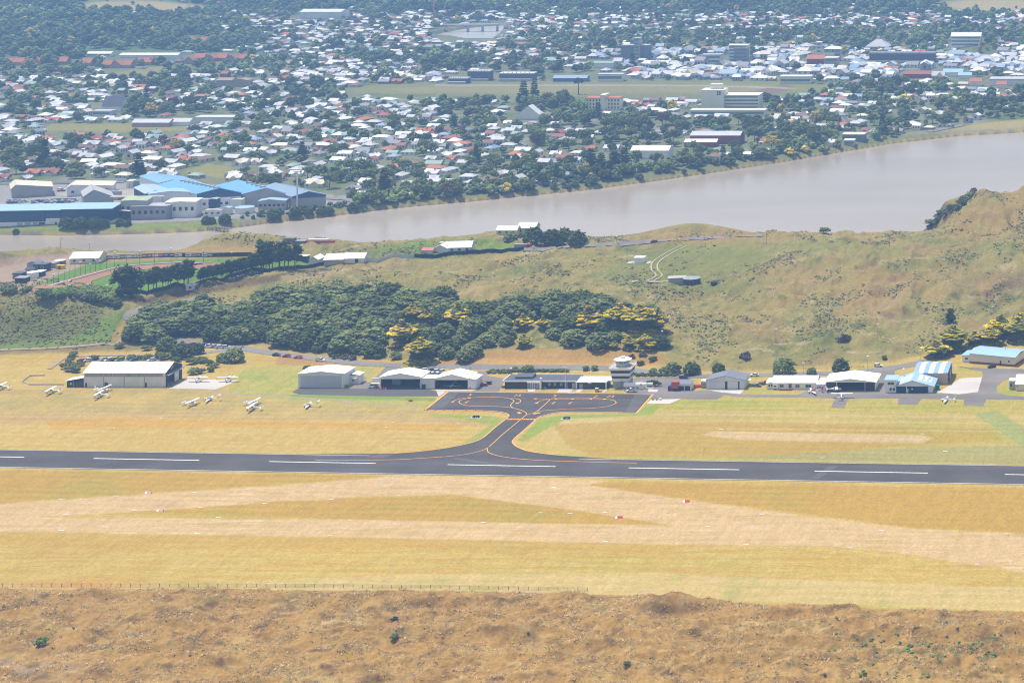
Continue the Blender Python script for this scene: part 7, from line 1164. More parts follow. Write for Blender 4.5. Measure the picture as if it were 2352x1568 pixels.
for c_ in CC:
    mb = MB(); bm, rm, cm, wh, hl, tl, hx, ex = CARS['hatch']; me = bpy.data.meshes.new('car'); vs = []; fs = []; mi = []
    for src, slot in ((bm, 0), (rm, 0), (cm, 1)):
        k0 = len(vs); vs += [tuple(v.co + Vector((0, 0, -.1))) for v in src.vertices]; fs += [tuple(k0 + i for i in p.vertices) for p in src.polygons]; mi += [slot] * len(src.polygons)
    me.from_pydata(vs, [], fs); me.materials.append(CC[c_]); me.materials.append(GLS); me.polygons.foreach_set('material_index', mi); me.update(); simple[c_] = me
def small_cars(area, n, hd, pl, y0, y1, rows):
    (xa, xb) = area
    for i in range(n):
        row = i % rows; t = (i // rows + random.random() * .5) / max(1, n // rows); u, y = q('I', xa + (xb - xa) * t, y0 + (y1 - y0) * (row + .3 * random.random()) / rows); X, Y, z = gnd(u, y); c_ = random.choice(('white', 'silver', 'white', 'grey', 'black', 'silver', 'red', 'blue', 'white')); o = link('parked_car', simple[c_], None, (X, Y, z), R_(hd + random.uniform(-4, 4))); tag(o, None, 'car', 'cars in the works car park'); its.append((o, c_, pl))
small_cars((110, 300), 14, 35, 'in the left patch of the works car park', 362, 400, 3); small_cars((420, 720), 22, 35, 'in the middle patch of the works car park', 362, 425, 4); small_cars((700, 985), 18, 35, 'in the right patch of the works car park', 345, 400, 3); small_cars((5, 80), 6, 35, 'at the left edge of the works car park', 420, 455, 2); small_cars((765, 800), 4, 20, 'by the cream works shed', 215, 250, 2)
for t in range(12): u, y = q('V', 600 + 30 * t, 762 + 3 * (t % 2)); X, Y, z = gnd(u, y); c_ = random.choice(list(CC)); o = link('parked_car', simple[c_], None, (X, Y, z), R_(80)); tag(o, None, 'car', 'cars parked beside the hospital'); its.append((o, c_, 'beside the cream hospital block'))
for t in range(8): u, y = q('V', 1040 + 14 * t, 772 + 7 * t); X, Y, z = gnd(u, y); c_ = random.choice(('white', 'silver', 'red', 'white', 'grey')); o = link('parked_car', simple[c_], None, (X, Y, z), R_(-40)); tag(o, None, 'car', 'cars on the sloping town street'); its.append((o, c_, 'on the sloping street right of the hospital'))
name_all(its, 'car')
# ------------------------------------------------------------------ landmarks in the town
ORR = mat('orange_tile_roof', (.47, .18, .10), .75, .12, .4, .15); TANR = mat('tan_roof', (.36, .25, .19), .8, .1, .3); DKR = mat('dark_slate_roof', (.09, .09, .12), .6, .1, .3); GRNR = mat('green_roof', (.28, .38, .33), .6, .1, .3); LGR = mat('light_grey_roof', (.50, .50, .52), .55, .08, .2); MGR = mat('mid_grey_roof', (.25, .25, .27), .6, .1, .2); WHR = mat('white_town_roof', (.70, .70, .69), .5, .06, .2); BLR = mat('blue_town_roof', (.20, .33, .50), .6, .1, .2); REDR = mat('red_town_roof', (.32, .11, .09), .7, .1, .3); BRNR = mat('brown_tile_roof', (.22, .14, .11), .8, .1, .3); HOSP = mat('hospital_cream', (.84, .80, .66), .8, .05, .1)
HOSPB = [tuple(q('V', *p)) for p in ((60, 800), (570, 800), (570, 645), (60, 645))]; LMASK = []
def lm(r, x0, x1, yb, pad=12): (a, y), (b, _) = q(r, x0, yb), q(r, x1, yb); LMASK.append((a - pad, b + pad, y - 20, y + 6)); return a, b, y
def storeys(e, w, z0, z1, n, y=-.06, x0=0., m_=None):
    for i in range(n): z = z0 + (z1 - z0) * (i + .35) / n; MB().box(x0 + .8, x0 + w - .8, y - .06, y + .04, z, z + (z1 - z0) / n * .45).build('window_band', m_ or mat('green_glass', (.16, .22, .20), .3, .15, .5), e)
a, b, y = lm('V', 210, 532, 757); e, w = shed('hospital', 'cream hospital block with a tall left tower and banded windows', 'hospital', a, b, y, 18, 14.5, 15., HOSP, HOSP, 'f'); storeys(e, w, 1, 14.3, 4); tw = (q('V', 300, 0)[0] - q('V', 143, 0)[0]) * gnd(a, y)[1] / F
MB().box(-tw * .45, tw * .55, -3, 14, -1, 20).build('tower', HOSP, e); MB().box(-tw * .1, tw * .4, 2, 10, 20.004, 25).build('lift_house', HOSP, e)
for i in range(2):
    for j in range(2): MB().box(tw * .24 + 2.2 * i, tw * .24 + 1.6 + 2.2 * i, -3.12, -3.003, 15 + 2.2 * j, 16.6 + 2.2 * j).build('window', GLS, e)
a, b, y = lm('V', 60, 570, 798); e, w = shed('hospital_wing', 'long low wing with curved white roof in front of the hospital', 'hospital', a, b, y, 12, 5.0, 6.0, WHR, HOSP, 'f'); storeys(e, w, .5, 5, 1)
a, b, y = lm('U', 1682, 1915, 757); e, w = shed('institution', 'three-storey cream building with orange roof halves', 'institution', a, b, y, 13, 11.5, 12.1, ORR, HOSP, 'f'); MB().box(w * .43, w * .58, -.6, 14, 0, 15).build('centre_block', HOSP, e)
for i in range(11):
    for j in range(3):
        if not .41 < (i + .5) / 11 < .6: MB().box(w * (i + .3) / 11, w * (i + .7) / 11, -.12, -.003, 1.6 + 3.5 * j, 3.6 + 3.5 * j).build('window', GLS, e)
lmk = [('U', 1215, 1360, 822, 12, 5, 13, WHR, FACW, 'y', 'white hall with a swept-up gable among dark trees', 'hall'), ('U', 1990, 2250, 1092, 16, 7, 10, WHR, FACW, 'x', 'white-roofed school hall near the norfolk pines', 'hall'), ('V', 60, 402, 990, 18, 7.5, 10, LGR, BRICK, 'x', 'red brick hall with grey roof near the right river bank', 'hall'), ('V', 20, 240, 1012, 10, 4.5, 6.5, WHR, BRICK, 'x', 'white-roofed annex in front of the red brick hall', 'hall'), ('V', 1850, 2055, 322, 20, 13, 17, WHR, FACW, 'x', 'big white arena far at the upper right', 'arena'), ('V', 1290, 1740, 432, 14, 10, 12, MGR, DKR, 'f', 'long dark grandstand with white roof trusses', 'grandstand'), ('V', 325, 452, 430, 14, 20, 20.6, WHR, FACW, 'f', 'white office tower in the town centre', 'office tower'), ('V', 360, 452, 432, 10, 17, 17.5, FACG, mat('grey_banded_tower', (.36, .40, .42), .7, .1, .3, stripes=('Z', .9, .4)), 'f', 'grey banded face of the white office tower', 'office tower'), ('U', 1925, 2010, 412, 14, 17, 17.5, FACG, mat('dark_banded_tower', (.22, .24, .26), .8, .1, .3, stripes=('Z', .9, .4)), 'f', 'left wing of the dark grey office tower', 'office tower'), ('U', 2012, 2050, 415, 12, 26, 26.5, FACG, FACG, 'f', 'central shaft of the dark grey office tower', 'office tower'), ('U', 2052, 2112, 412, 14, 17, 17.5, FACG, mat('dark_banded_tower', (.22, .24, .26), .8), 'f', 'right wing of the dark grey office tower', 'office tower'), ('V', 1795, 1930, 528, 16, 5, 8, BLUE1, FACW, 'x', 'bright blue roof left part at the upper right', 'hall'), ('V', 1900, 1990, 545, 12, 4.5, 7, BLUE1, FACW, 'x', 'bright blue roof right part at the upper right', 'hall'), ('V', 860, 978, 452, 14, 8, 12, ORR, BRICK, 'x', 'orange-roofed brick hall in the town centre', 'hall'), ('V', 980, 1070, 456, 14, 9, 10, WHR, FACG, 'f', 'white flat-roofed building beside the orange-roofed hall', 'building'), ('V', 135, 268, 440, 14, 10, 11, FACG, FACW, 'f', 'pale columned building left of the white office tower', 'building'), ('V', 925, 960, 395, 8, 18, 18.5, FACW, FACW, 'f', 'slim pale tower above the town centre', 'office tower'), ('V', 1050, 1090, 420, 8, 14, 14.5, FACW, FACG, 'f', 'grey stair tower right of the slim pale one', 'office tower'), ('U', 870, 1022, 556, 12, 10, 11, LGR, DKR, 'f', 'tall grandstand at the racecourse', 'grandstand'), ('U', 1088, 1322, 556, 12, 7.5, 8.6, WHR, DKR, 'f', 'long low grandstand at the racecourse with pale roof', 'grandstand'), ('U', 740, 868, 575, 10, 5, 6.2, LGR, DKR, 'f', 'low stand left of the tall racecourse grandstand', 'grandstand'), ('U', 1458, 1690, 562, 10, 4, 6.5, BLG, mat('blue_shutter', (.10, .18, .42), .7), 'x', 'blue-fronted stables beside the racecourse', 'stable'), ('U', 1762, 1935, 560, 12, 7, 8, LGR, FACW, 'f', 'pale warehouse at the racecourse rail', 'warehouse'), ('U', 1730, 1870, 470, 14, 6, 7.6, GRNR, FACW, 'x', 'green-roofed long hall above the racecourse trees', 'hall'), ('T', 2058, 2340, 130, 30, 10, 13, WHR, FACW, 'x', 'huge white-roofed factory far at the top left', 'factory'), ('T', 1485, 1590, 597, 14, 7, 9, TANR, mat('tan_wall', (.42, .31, .24), .85, .06, .2), 'x', 'tan school block in the left suburb', 'school'), ('T', 1592, 1700, 597, 12, 7, 8.5, TANR, mat('tan_wall', (.42, .31, .24), .85), 'y', 'tan gabled end of the school block in the left suburb', 'school'), ('T', 702, 830, 770, 14, 6, 15, DKR, FACW, 'x', 'steep dark-roofed church hall in the left suburb', 'church'), ('T', 632, 760, 798, 10, 4.5, 5.2, LGR, FACW, 'f', 'low grey building below the steep dark church roof', 'building'), ('T', 905, 1160, 872, 12, 4, 6.5, LGR, mat('pinkish_wall', (.44, .32, .32), .8), 'x', 'long grey school block below the dark trees', 'school'), ('T', 1170, 1300, 866, 12, 4, 6.5, LGR, FACW, 'x', 'second long school block below the dark trees', 'school'), ('T', 1340, 1600, 842, 12, 4, 5.4, WHR, FACW, 'f', 'long thin white-roofed school block below the dark trees', 'school'), ('T', 820, 1220, 402, 12, 4, 6, WHR, FACW, 'x', 'row of white glasshouse roofs above the orange roofs', 'glasshouse'), ('T', 595, 760, 392, 10, 4, 6, WHR, FACW, 'x', 'white roofs left of the glasshouse row', 'building'), ('V', 2115, 2352, 590, 20, 6, 7.5, LGR, FACW, 'f', 'long grey flat-roofed store at the right edge', 'store'), ('V', 1980, 2060, 592, 10, 5, 8, ORR, FACW, 'x', 'orange roof left of the grey store at the right edge', 'hall'), ('V', 2165, 2230, 612, 10, 5, 8, ORR, FACW, 'x', 'orange roof in front of the grey store at the right edge', 'hall'), ('V', 1520, 1720, 540, 12, 5, 7.5, REDR, BRICK, 'x', 'dark red long roof below the grandstand', 'hall'), ('V', 1105, 1255, 968, 12, 5, 6, CRM, mat('dark_ground_floor', (.2, .2, .2), .8), 'f', 'cream flat-roofed boathouse at the right river bank', 'building'), ('V', 1115, 1185, 1000, 8, 4.2, 5, WHR, FACG, 'f', 'small white-roofed shed below the cream boathouse', 'building'), ('V', 675, 888, 575, 14, 6, 8, WHR, FACW, 'f', 'white commercial shed beside the racecourse bend', 'warehouse')]
for r, x0, x1, yb, D_, ev, ap, rm, wm, ax_, lab, cat in lmk:
    a, b, y = lm(r, x0, x1, yb); e, w = shed(cat.replace(' ', '_'), lab, cat, a, b, y, D_, ev, ap, rm, wm, ax_)
    if cat == 'grandstand':
        for i in range(8): MB().box(w * i / 8, w * i / 8 + .8, -.3, -.05, ap - .2, ap + 1.2).build('roof_truss', WHR, e)
        MB().box(.5, w - .5, -5, -.02, -1, 2.5).build('terrace', FACG, e)
    elif cat in ('arena', 'office tower', 'warehouse', 'building'):
        storeys(e, w, .5, ev, max(1, int(ev / 4)))
for i, (x, y, w_) in enumerate(((700, 468, 60), (760, 470, 70), (840, 470, 55), (905, 452, 70), (975, 450, 60), (1020, 448, 30), (560, 455, 60), (20, 452, 70), (95, 450, 60), (220, 450, 60), (395, 445, 60), (1265, 440, 60), (1330, 420, 70), (1410, 424, 60), (1480, 420, 70), (1560, 428, 60), (1635, 424, 50), (1270, 300, 60), (1370, 302, 50))):
    a, b, y2 = lm('T', x, x + w_, y, 4); shed('villa', f'{ordinal(i)} of the orange tiled roofs counted along the upper left suburb', 'house', a, b, y2, 10, 4, 8.5, ORR, mat('tan_wall', (.42, .31, .24), .85), 'xy'[i % 2])
# steeple, obelisk, dome, palm, yellow tower
for lab, nm, r, x, y, h, r0, m_ in (('green spire rising over the town centre', 'spire', 'V', 790, 345, 20, 2.2, GRNR), ('pale pointed tower on the green mound at the upper right', 'monument', 'V', 2050, 362, 15, 3.2, TANR), ('white spire far at the top of the town', 'spire', 'V', 318, 138, 18, 2., WHR), ('grey church spire in the left suburb', 'spire', 'T', 1808, 420, 16, 2.4, FACG)):
    X, Y, z = gq(r, x, y); e = empty(nm, (X, Y, z), lab, nm); MB().box(-r0 * .7, r0 * .7, -r0 * .7, r0 * .7, -1, h * .45).build('base', FACG if m_ is not TANR else TANR, e); MB().tube((0, 0, h * .455), (0, 0, h), r0, .1, 8).build('spire', m_, e)
X, Y, z = gq('V', 1785, 600); e = empty('sign_tower', (X, Y, z), 'yellow rectangular tower standing above the trees at the right', 'tower'); MB().box(-2, 2, -2, 2, -1, 11).build('shaft', mat('ochre_panel', (.42, .25, .05), .8, .08, .4), e); MB().box(-2.1, 2.1, -2.1, 2.1, 11.004, 11.6).build('cap', TANR, e)
X, Y, z = gq('V', 1350, 345); e = empty('pyramid_hall', (X, Y, z), 'pale pyramid-roofed arts hall above the grandstand', 'hall'); MB().box(-13, 13, -6, 12, -1, 5).build('wall', FACG, e); MB().loft([[(-15, -8, 5.004), (15, -8, 5.004), (15, 14, 5.004), (-15, 14, 5.004)], [(-2, 2, 14), (2, 2, 14), (2, 5, 14), (-2, 5, 14)]]).build('roof', LGR, e); MB().box(-1.6, 1.6, 2, 5, 14.01, 17).build('lantern', WHR, e)
X, Y, z = gq('V', 1215, 398); e = empty('dome', (X, Y, z), 'small white dome beside the grandstand', 'dome'); MB().loft([[(r_ * math.cos(a), r_ * math.sin(a), zz_) for a in np.linspace(0, 6.2832, 17)[:-1]] for r_, zz_ in ((4, 3), (3.9, 5), (3, 7.4), (1.4, 8.6), (.2, 9))]).build('shell', WHR, e, smooth=True); MB().tube((0, 0, -1), (0, 0, 2.99), 4, 4, 16).build('drum', FACG, e)
X, Y, z = gq('U', 1632, 650); e = empty('palm_tree', (X, Y, z), 'tall palm standing against the racecourse', 'tree'); MB().tube((0, 0, -1), (0, 0, 12), .6, .4, 8).build('trunk', BARK, e); i_ = RNG; C_ = dome_pts(140, RNG, -.5) * np.array([4.2, 4.2, 3.4]) + np.array([0, 0, 13.5]); v_, t_, k_ = leaves(C_, RNG.standard_normal((140, 3)), 1.1); link('crown', npmesh('crown', v_, t_, LEAFP, tints(k_)), e)
# road bridge over the far reach
p0 = np.array(W(*q('U', 700, 170), 8.)); p1 = np.array(W(*q('U', 1180, 162), 8.)); e = empty('road_bridge', (p0[0], p0[1], 0), 'grey road bridge on tall piers across the far river bend', 'bridge'); dv = p1 - p0; l_ = math.hypot(dv[0], dv[1]); e.rotation_euler = (0, 0, math.atan2(dv[1], dv[0])); MB().box(0, l_, -4, 4, 7.2, 8.4).build('deck', FACW, e); MB().box(0, l_, -4.2, -3.95, 8.404, 9.3).build('parapet', FACW, e)
for t in (.36, .57, .78): MB().box(l_ * t - 1.4, l_ * t + 1.4, -3, 3, -8, 7.19).build('pier', FACG, e)
X, Y, z = gq('U', 632, 165); e = empty('tower_crane', (X, Y, z), 'thin orange crane mast left of the far bridge', 'crane'); MB().tube((0, 0, -1), (1.5, 0, 30), .6, .5, 5).build('mast', ORG, e); MB().tube((1.5, 0, 30), (8, 2, 37), .5, .3, 5).build('jib', ORG, e)
# ------------------------------------------------------------------ houses and trees of the suburbs
ROOFS = [('white', WHR, 27), ('pale grey', LGR, 30), ('mid grey', MGR, 16), ('orange', ORR, 6), ('red', REDR, 3), ('green', GRNR, 8), ('blue-grey', BLG, 3), ('brown', BRNR, 8), ('cream', CRM, 6)]
RW = np.array([r[2] for r in ROOFS], float); RW /= RW.sum()
HW = [mat('house_white', (.78, .78, .76), .8, .06, .3), mat('house_cream', (.68, .62, .49), .8, .06, .3), mat('house_grey', (.40, .41, .42), .8, .06, .3), mat('house_brick', (.34, .21, .16), .85, .1, .5), mat('house_green', (.44, .50, .44), .8, .06, .3)]
def house_mesh(kind, w, d, ev, ap):
    """walls (one mesh, dark window openings set in) and roof for one house"""
    wl = MB().box(-w / 2, w / 2, -d / 2, d / 2, -1.5, ev)
    for i in range(3): x = -w / 2 + w * (i + .5) / 3; wl.box(x - .75, x + .75, -d / 2 - .05, -d / 2 - .01, ev * .35, ev * .78, 1)
    for s in (-1, 1): wl.box(s * (w / 2 + .03) - .02, s * (w / 2 + .03) + .02, -d * .2, d * .1, ev * .35, ev * .78, 1)
    rf = MB(); o = .55
    if kind == 'hipped': rf.loft([[(-w / 2 - o, -d / 2 - o, ev), (w / 2 + o, -d / 2 - o, ev), (w / 2 + o, d / 2 + o, ev), (-w / 2 - o, d / 2 + o, ev)], [(-w / 2 + d * .42, -.15, ap), (w / 2 - d * .42, -.15, ap), (w / 2 - d * .42, .15, ap), (-w / 2 + d * .42, .15, ap)]])
    elif kind == 'gabled': rf.hexa([(-w / 2 - o, -d / 2 - o, ev), (-w / 2 - o, d / 2 + o, ev), (-w / 2 - o, 0, ap)], [(w / 2 + o, -d / 2 - o, ev), (w / 2 + o, d / 2 + o, ev), (w / 2 + o, 0, ap)])
    else:
        rf.hexa([(-w / 2 - o, -d * .2 - o, ev), (-w / 2 - o, d / 2 + o, ev), (-w / 2 - o, d * .15, ap)], [(w / 2 + o, -d * .2 - o, ev), (w / 2 + o, d / 2 + o, ev), (w / 2 + o, d * .15, ap)]); rf.hexa([(-w * .1, -d / 2 - o - 1, ev), (w * .42, -d / 2 - o - 1, ev), (w * .16, -d / 2 - o - 1, ap - .3)], [(-w * .1, d * .1, ev), (w * .42, d * .1, ev), (w * .16, d * .1, ap - .3)])
        wl.box(-w * .06, w * .38, -d / 2 - 1.2, -d / 2 - .051, -1.5, ev)
    return wl, rf
HT = []
for k_, (kind, w, d, ev, ap) in enumerate((('hipped', 14, 10, 3.0, 5.4), ('hipped', 12, 11, 3.2, 5.8), ('gabled', 14, 9, 3.0, 5.6), ('gabled', 10, 9, 5.4, 8.0), ('cross-gabled', 15, 10, 3.1, 5.9), ('cross-gabled', 12, 10, 3.0, 5.6), ('hipped', 18, 10, 3.0, 5.2))):
    wl, rf = house_mesh(kind, w, d, ev, ap); HT.append((kind.replace('hipped', 'hip-roofed'), wl, rf, wl.mesh('wall', [HW[0], GLS]), rf.mesh('roof', WHR), MB().box(w * .2, w * .2 + .7, -.3, .4, ev, ap + .9).mesh('chimney', BRICK)))
TREE_ZONES = [(400, 265, 150, 16, .95), (110, 165, 130, 16, .97), (330, 182, 60, 14, .7), (1080, 262, 62, 26, .95), (1290, 262, 110, 30, .93), (1440, 290, 120, 26, .85), (1200, 255, 60, 24, .9), (870, 405, 90, 24, .85), (950, 440, 120, 20, .75), (1400, 375, 60, 30, .8), (1200, 400, 160, 22, .7), (1890, 312, 46, 36, .95), (1740, 330, 150, 26, .85), (1700, 290, 120, 18, .8), (300, 95, 300, 45, .9), (90, 110, 130, 60, .93), (500, 150, 160, 22, .75), (1180, 165, 150, 18, .85), (900, 130, 130, 14, .7), (1600, 95, 420, 22, .8), (2050, 90, 360, 22, .9), (1350, 110, 160, 16, .75), (1800, 250, 90, 16, .75), (2030, 210, 120, 16, .9), (2200, 175, 120, 18, .8), (1050, 150, 90, 16, .85), (1440, 165, 130, 12, .9), (2080, 280, 120, 22, .6), (2250, 250, 120, 24, .65), (1500, 330, 80, 30, .8), (580, 420, 60, 14, .8), (690, 450, 40, 8, .5), (60, 240, 60, 30, .6), (740, 215, 160, 18, .55), (1330, 330, 140, 20, .75), (1500, 8, 1000, 22, .88), (400, 200, 50, 14, .85)]
COMM = lambda u, v: soft([(1350, 182), (1360, 120), (1900, 112), (2000, 140), (2352, 120), (2500, 120), (2500, 180), (1930, 186)], u, v, 10)
FIELDS = [[(236, 184), (262, 166), (372, 154), (380, 170), (330, 184)], [(90, 312), (120, 285), (430, 282), (440, 312), (300, 316)], [(420, 395), (480, 375), (540, 388), (530, 412), (470, 404)], [(800, 207), (850, 195), (1100, 188), (1500, 185), (1800, 186), (1910, 196), (1905, 216), (1760, 231), (1300, 233), (960, 233), (820, 226)], [(-400, 522), (-400, 420), (60, 416), (300, 412), (560, 418), (760, 440), (840, 474), (640, 520), (400, 550), (-400, 560)], [(2160, 302), (2220, 282), (2600, 250), (2600, 290)], [(985, 84), (1020, 68), (1070, 58), (1165, 48), (1156, 90), (1130, 103), (1050, 103)], [(2215, 131), (2225, 118), (2285, 118), (2312, 131)]]
rng = np.random.default_rng(77); lots = []
Y = 1405.
while Y < 3900:
    step = 17 + 4 * math.sin(Y / 37.); sp = 18.5 if Y < 2600 else 21.
    xs = np.arange((-260 - CX) / F * Y, (2620 - CX) / F * Y, sp); xs = xs + rng.uniform(-5, 5, len(xs)); ys = Y + rng.uniform(-5, 5, len(xs)) + xs * .10; lots.append(np.stack([xs, ys], 1)); Y += step
lots = np.concatenate(lots); U, V_ = UV(lots[:, 0], lots[:, 1]); Z = hz(lots[:, 0], lots[:, 1])
YS = V_ - Z * S(V_); bankd = ipl(U, FAR) - V_; ok = (bankd > 7) & (Z > -1.5) & (V_ > -35)
for f in FIELDS: ok &= ~inside(f, U, YS)
for a, b, y0, y1 in LMASK: ok &= ~((U > a) & (U < b) & (YS > y0) & (YS < y1))
lots, U, V_, Z, bankd, YS = lots[ok], U[ok], V_[ok], Z[ok], bankd[ok], YS[ok]
dens = np.full(len(U), .24)
for a, b, su, sv, p in TREE_ZONES: g = np.clip(1.35 - np.hypot((U - a) / su, (YS - b) / sv), 0, 1); dens = np.maximum(dens, np.minimum(1, g * 2) * p)
dens = np.maximum(dens, .62 * ss(1 - bankd / 26.) * (U > 800)); hill = ss((lots[:, 1] - 2850) / 250.); dens = np.maximum(dens, .86 * hill); dens = np.maximum(dens, .84 * ss((150 - V_) / 40) * ss((600 - U) / 120))
bare = np.maximum.reduce([gau(U, YS, 300, 13, 140, 16), gau(U, YS, 400, 22, 85, 13), gau(U, YS, 2290, 12, 160, 18)]) > .4
is_tree = rng.random(len(U)) < dens; is_tree |= fbm(lots[:, 0] / 90, lots[:, 1] / 90, 3, 401) > .42
comm = COMM(U, YS) > .5; is_tree &= ~(comm & (rng.random(len(U)) < .8))
PLACES = [('beside the navy cold store', 60, 420), ('behind the blue factory roofs', 430, 405), ('behind the concrete store', 720, 415), ('far bank left of the norfolk pines', 1040, 430), ('around the norfolk pines', 1380, 380), ('near the red brick hall', 1640, 335), ('far bank near the boathouse', 1920, 315), ('far bank at the right edge', 2230, 280), ('below the cream hospital', 1680, 275), ('below the orange-roofed institution', 1390, 265), ('around the white swept hall', 1150, 265), ('below the long school blocks', 420, 330), ('by the steep dark church roof', 200, 270), ('in the left edge suburb', 60, 340), ('in the middle suburb', 700, 330), ('below the racecourse left end', 820, 240), ('above the boathouse street', 2020, 240), ('at the far left', 90, 220), ('suburb above the long school blocks', 600, 215)]
def place(u, v): return min(PLACES, key=lambda p: ((p[1] - u) / 2.2) ** 2 + ((p[2] - v) * 1.6) ** 2)[0]
hi = np.where(~is_tree & ~bare)[0]; hi = hi[np.argsort(-V_[hi])]
near = [i for i in hi if -10 < U[i] < 2362][:292]; nearset = set(near); farh = [i for i in hi if i not in nearset]
its = []
def house_at(i): return HT[int(rng.integers(0, len(HT)))], int(rng.choice(len(ROOFS), p=RW)), int(rng.choice(5, p=[.42, .24, .16, .1, .08])), rng.choice((-14, -8, 76, 82, -10)) + rng.normal() * 6
for i in near:
    t, ri, wi, rz = house_at(i); e = empty('house', (lots[i, 0], lots[i, 1], Z[i] + .2), None, 'house', 'houses of the suburb across the river', R_(rz), float(rng.uniform(.68, .92)))
    wl = link('wall', t[3], e); wl.material_slots[0].link = 'OBJECT'; wl.material_slots[0].material = HW[wi]; rf = link('roof', t[4], e); rf.material_slots[0].link = 'OBJECT'; rf.material_slots[0].material = ROOFS[ri][1]
    if rng.random() < .3: link('chimney', t[5], rf)
    its.append((e, f'{ROOFS[ri][0]} {t[0]}', place(U[i], V_[i])))
name_all(its, 'house')
VV_, TT_, MM_ = [], [], []; k0 = 0; mats_far = HW + [GLS] + [r[1] for r in ROOFS]
HTN = []
for t in HT:
    vs, fs, ms = [], [], []
    for src, slot in ((t[1], 'w'), (t[2], 'r')):
        o = len(vs); vs += src.v
        for f, m_ in zip(src.f, src.m):
            if slot == 'w' and m_ == 1 and False: continue
            for a in range(1, len(f) - 1): fs.append((o + f[0], o + f[a], o + f[a + 1])); ms.append(('g' if m_ == 1 else 'w') if slot == 'w' else 'r')
    HTN.append((np.array(vs), np.array(fs), np.array(ms)))
for i in farh:
    k_ = int(rng.integers(0, len(HT))); _, ri, wi, rz = house_at(i); vs, fs, ms = HTN[k_]; s = rng.uniform(.64, .9); sx = s * (1.0 if not comm[i] else rng.uniform(1.1, 1.6)); a = R_(rz); ca_, sa_ = math.cos(a), math.sin(a); x, y = vs[:, 0] * sx, vs[:, 1] * sx; VV_.append(np.stack([x * ca_ - y * sa_ + lots[i, 0], x * sa_ + y * ca_ + lots[i, 1], vs[:, 2] * s * (1 if not comm[i] else rng.uniform(1, 1.9)) + Z[i]], 1)); TT_.append(fs + k0); k0 += len(vs)
    if comm[i]: ri = int(rng.choice([0, 1, 1, 2, 6, 6, 8, 0, 3], p=[.2, .18, .18, .12, .1, .1, .06, .03, .03])); wi = int(rng.choice([0, 2]))
    MM_.append(np.where(ms == 'w', wi, np.where(ms == 'g', 5, 6 + ri)))
tag(link('distant_houses', npmesh('distant_houses', np.concatenate(VV_), np.concatenate(TT_), mats_far, None, np.concatenate(MM_))), 'hundreds of pale-roofed houses of the far suburbs', kind='stuff')
# town trees
TT = [(f'rounded {n_}', crown_round(5.0, 9.0, 8, 15, .78, m_, 200 + k_, 0, .7, .2, 240, .5)) for k_, (n_, m_) in enumerate((('dark green', LEAFT), ('dark green', LEAFT), ('dark green', LEAFT), ('grey-green', LEAFG), ('bright green', LEAFB), ('yellow', LEAFY), ('copper-brown', LEAFR)))]
CONE_ = [crown_cone(14, 3.4, 220, LEAFP), crown_cone(16, 4.2, 221, LEAFP)]; TTRK = trunk_mesh(5, .3, 3, .3)
cells = []
for i in np.where(is_tree & ~bare)[0]:
    n_ = 3 if hill[i] > .2 or V_[i] < 150 and U[i] < 600 else 1 if rng.random() < .4 else 2
    for _ in range(n_): cells.append((lots[i, 0] + rng.uniform(-8, 8), lots[i, 1] + rng.uniform(-8, 8), rng.uniform(.6, 1.25) * (1.15 if dens[i] > .8 else .95)))
for i in np.where(~is_tree & ~comm)[0]:
    if rng.random() < .6: cells.append((lots[i, 0] + rng.choice((-1, 1)) * rng.uniform(8.5, 11.5), lots[i, 1] + rng.uniform(-10, 10), rng.uniform(.28, .62)))
for u in np.concatenate([np.arange(810, 2060, 7.), np.arange(815, 1960, 13.)]): X, Y, _ = W(u + rng.uniform(-4, 4), ipl(u, FAR) - rng.uniform(2.5, 14), 0); cells.append((X, Y, rng.uniform(.35, 1.0)))
for u in np.arange(560, 800, 11.): X, Y, _ = W(u + rng.uniform(-4, 4), ipl(u, FAR) - rng.uniform(4, 8), 0); cells.append((X, Y, rng.uniform(.28, .5)))
cells = np.array(cells); cu, cv = UV(cells[:, 0], cells[:, 1]); cz = hz(cells[:, 0], cells[:, 1]); cs = cv - cz * S(cv); bad = cz < -1.6
for f in FIELDS[:4] + FIELDS[5:7]: bad |= inside(f, cu, cs)
ww = inside([(-400, 522), (-400, 424), (60, 420), (300, 418), (560, 424), (760, 446), (830, 474), (600, 500), (400, 545), (-400, 550)], cu, cv) & (ipl(cu, FAR) - cv > 9); bad |= ww
for a, b, y0, y1 in LMASK: bad |= (cu > a + 6) & (cu < b - 6) & (cs > y0 + 10) & (cs < y1 + 8)
cells, cu, cv, cz = cells[~bad], cu[~bad], cv[~bad], cz[~bad]
order = np.argsort(-(cells[:, 2] * (cv - CY)) * ((cu > -20) & (cu < 2372)))
its = []; chosen = order[:288]; rest = order[288:]
for i in chosen:
    k_ = int(rng.choice(7, p=[.24, .24, .22, .14, .10, .02, .04])); cone = rng.random() < .07; nm = 'dark conical' if cone else TT[k_][0]; sc = float(cells[i, 2])
    e = plant('town_tree', None, 'tree', 0, 0, CONE_[int(rng.integers(0, 2))] if cone else TT[k_][1], TTRK, 'trees among the houses across the river', sc, szz=float(rng.uniform(.85, 1.3)), at=(cells[i, 0], cells[i, 1], cz[i])); its.append((e, nm, place(cu[i], cv[i])))
name_all(its, 'tree')
for lab, x, s in (('norfolk pine at the left of the riverside group', 1715, 1.35), ('norfolk pine second from left in the riverside group', 1790, 1.1), ('norfolk pine third from left in the riverside group', 1880, 1.25), ('norfolk pine at the right of the riverside group', 1945, 1.4)): plant('norfolk_pine', lab, 'tree', *q('U', x, 1190), CONE_[1], TTRK, None, s)
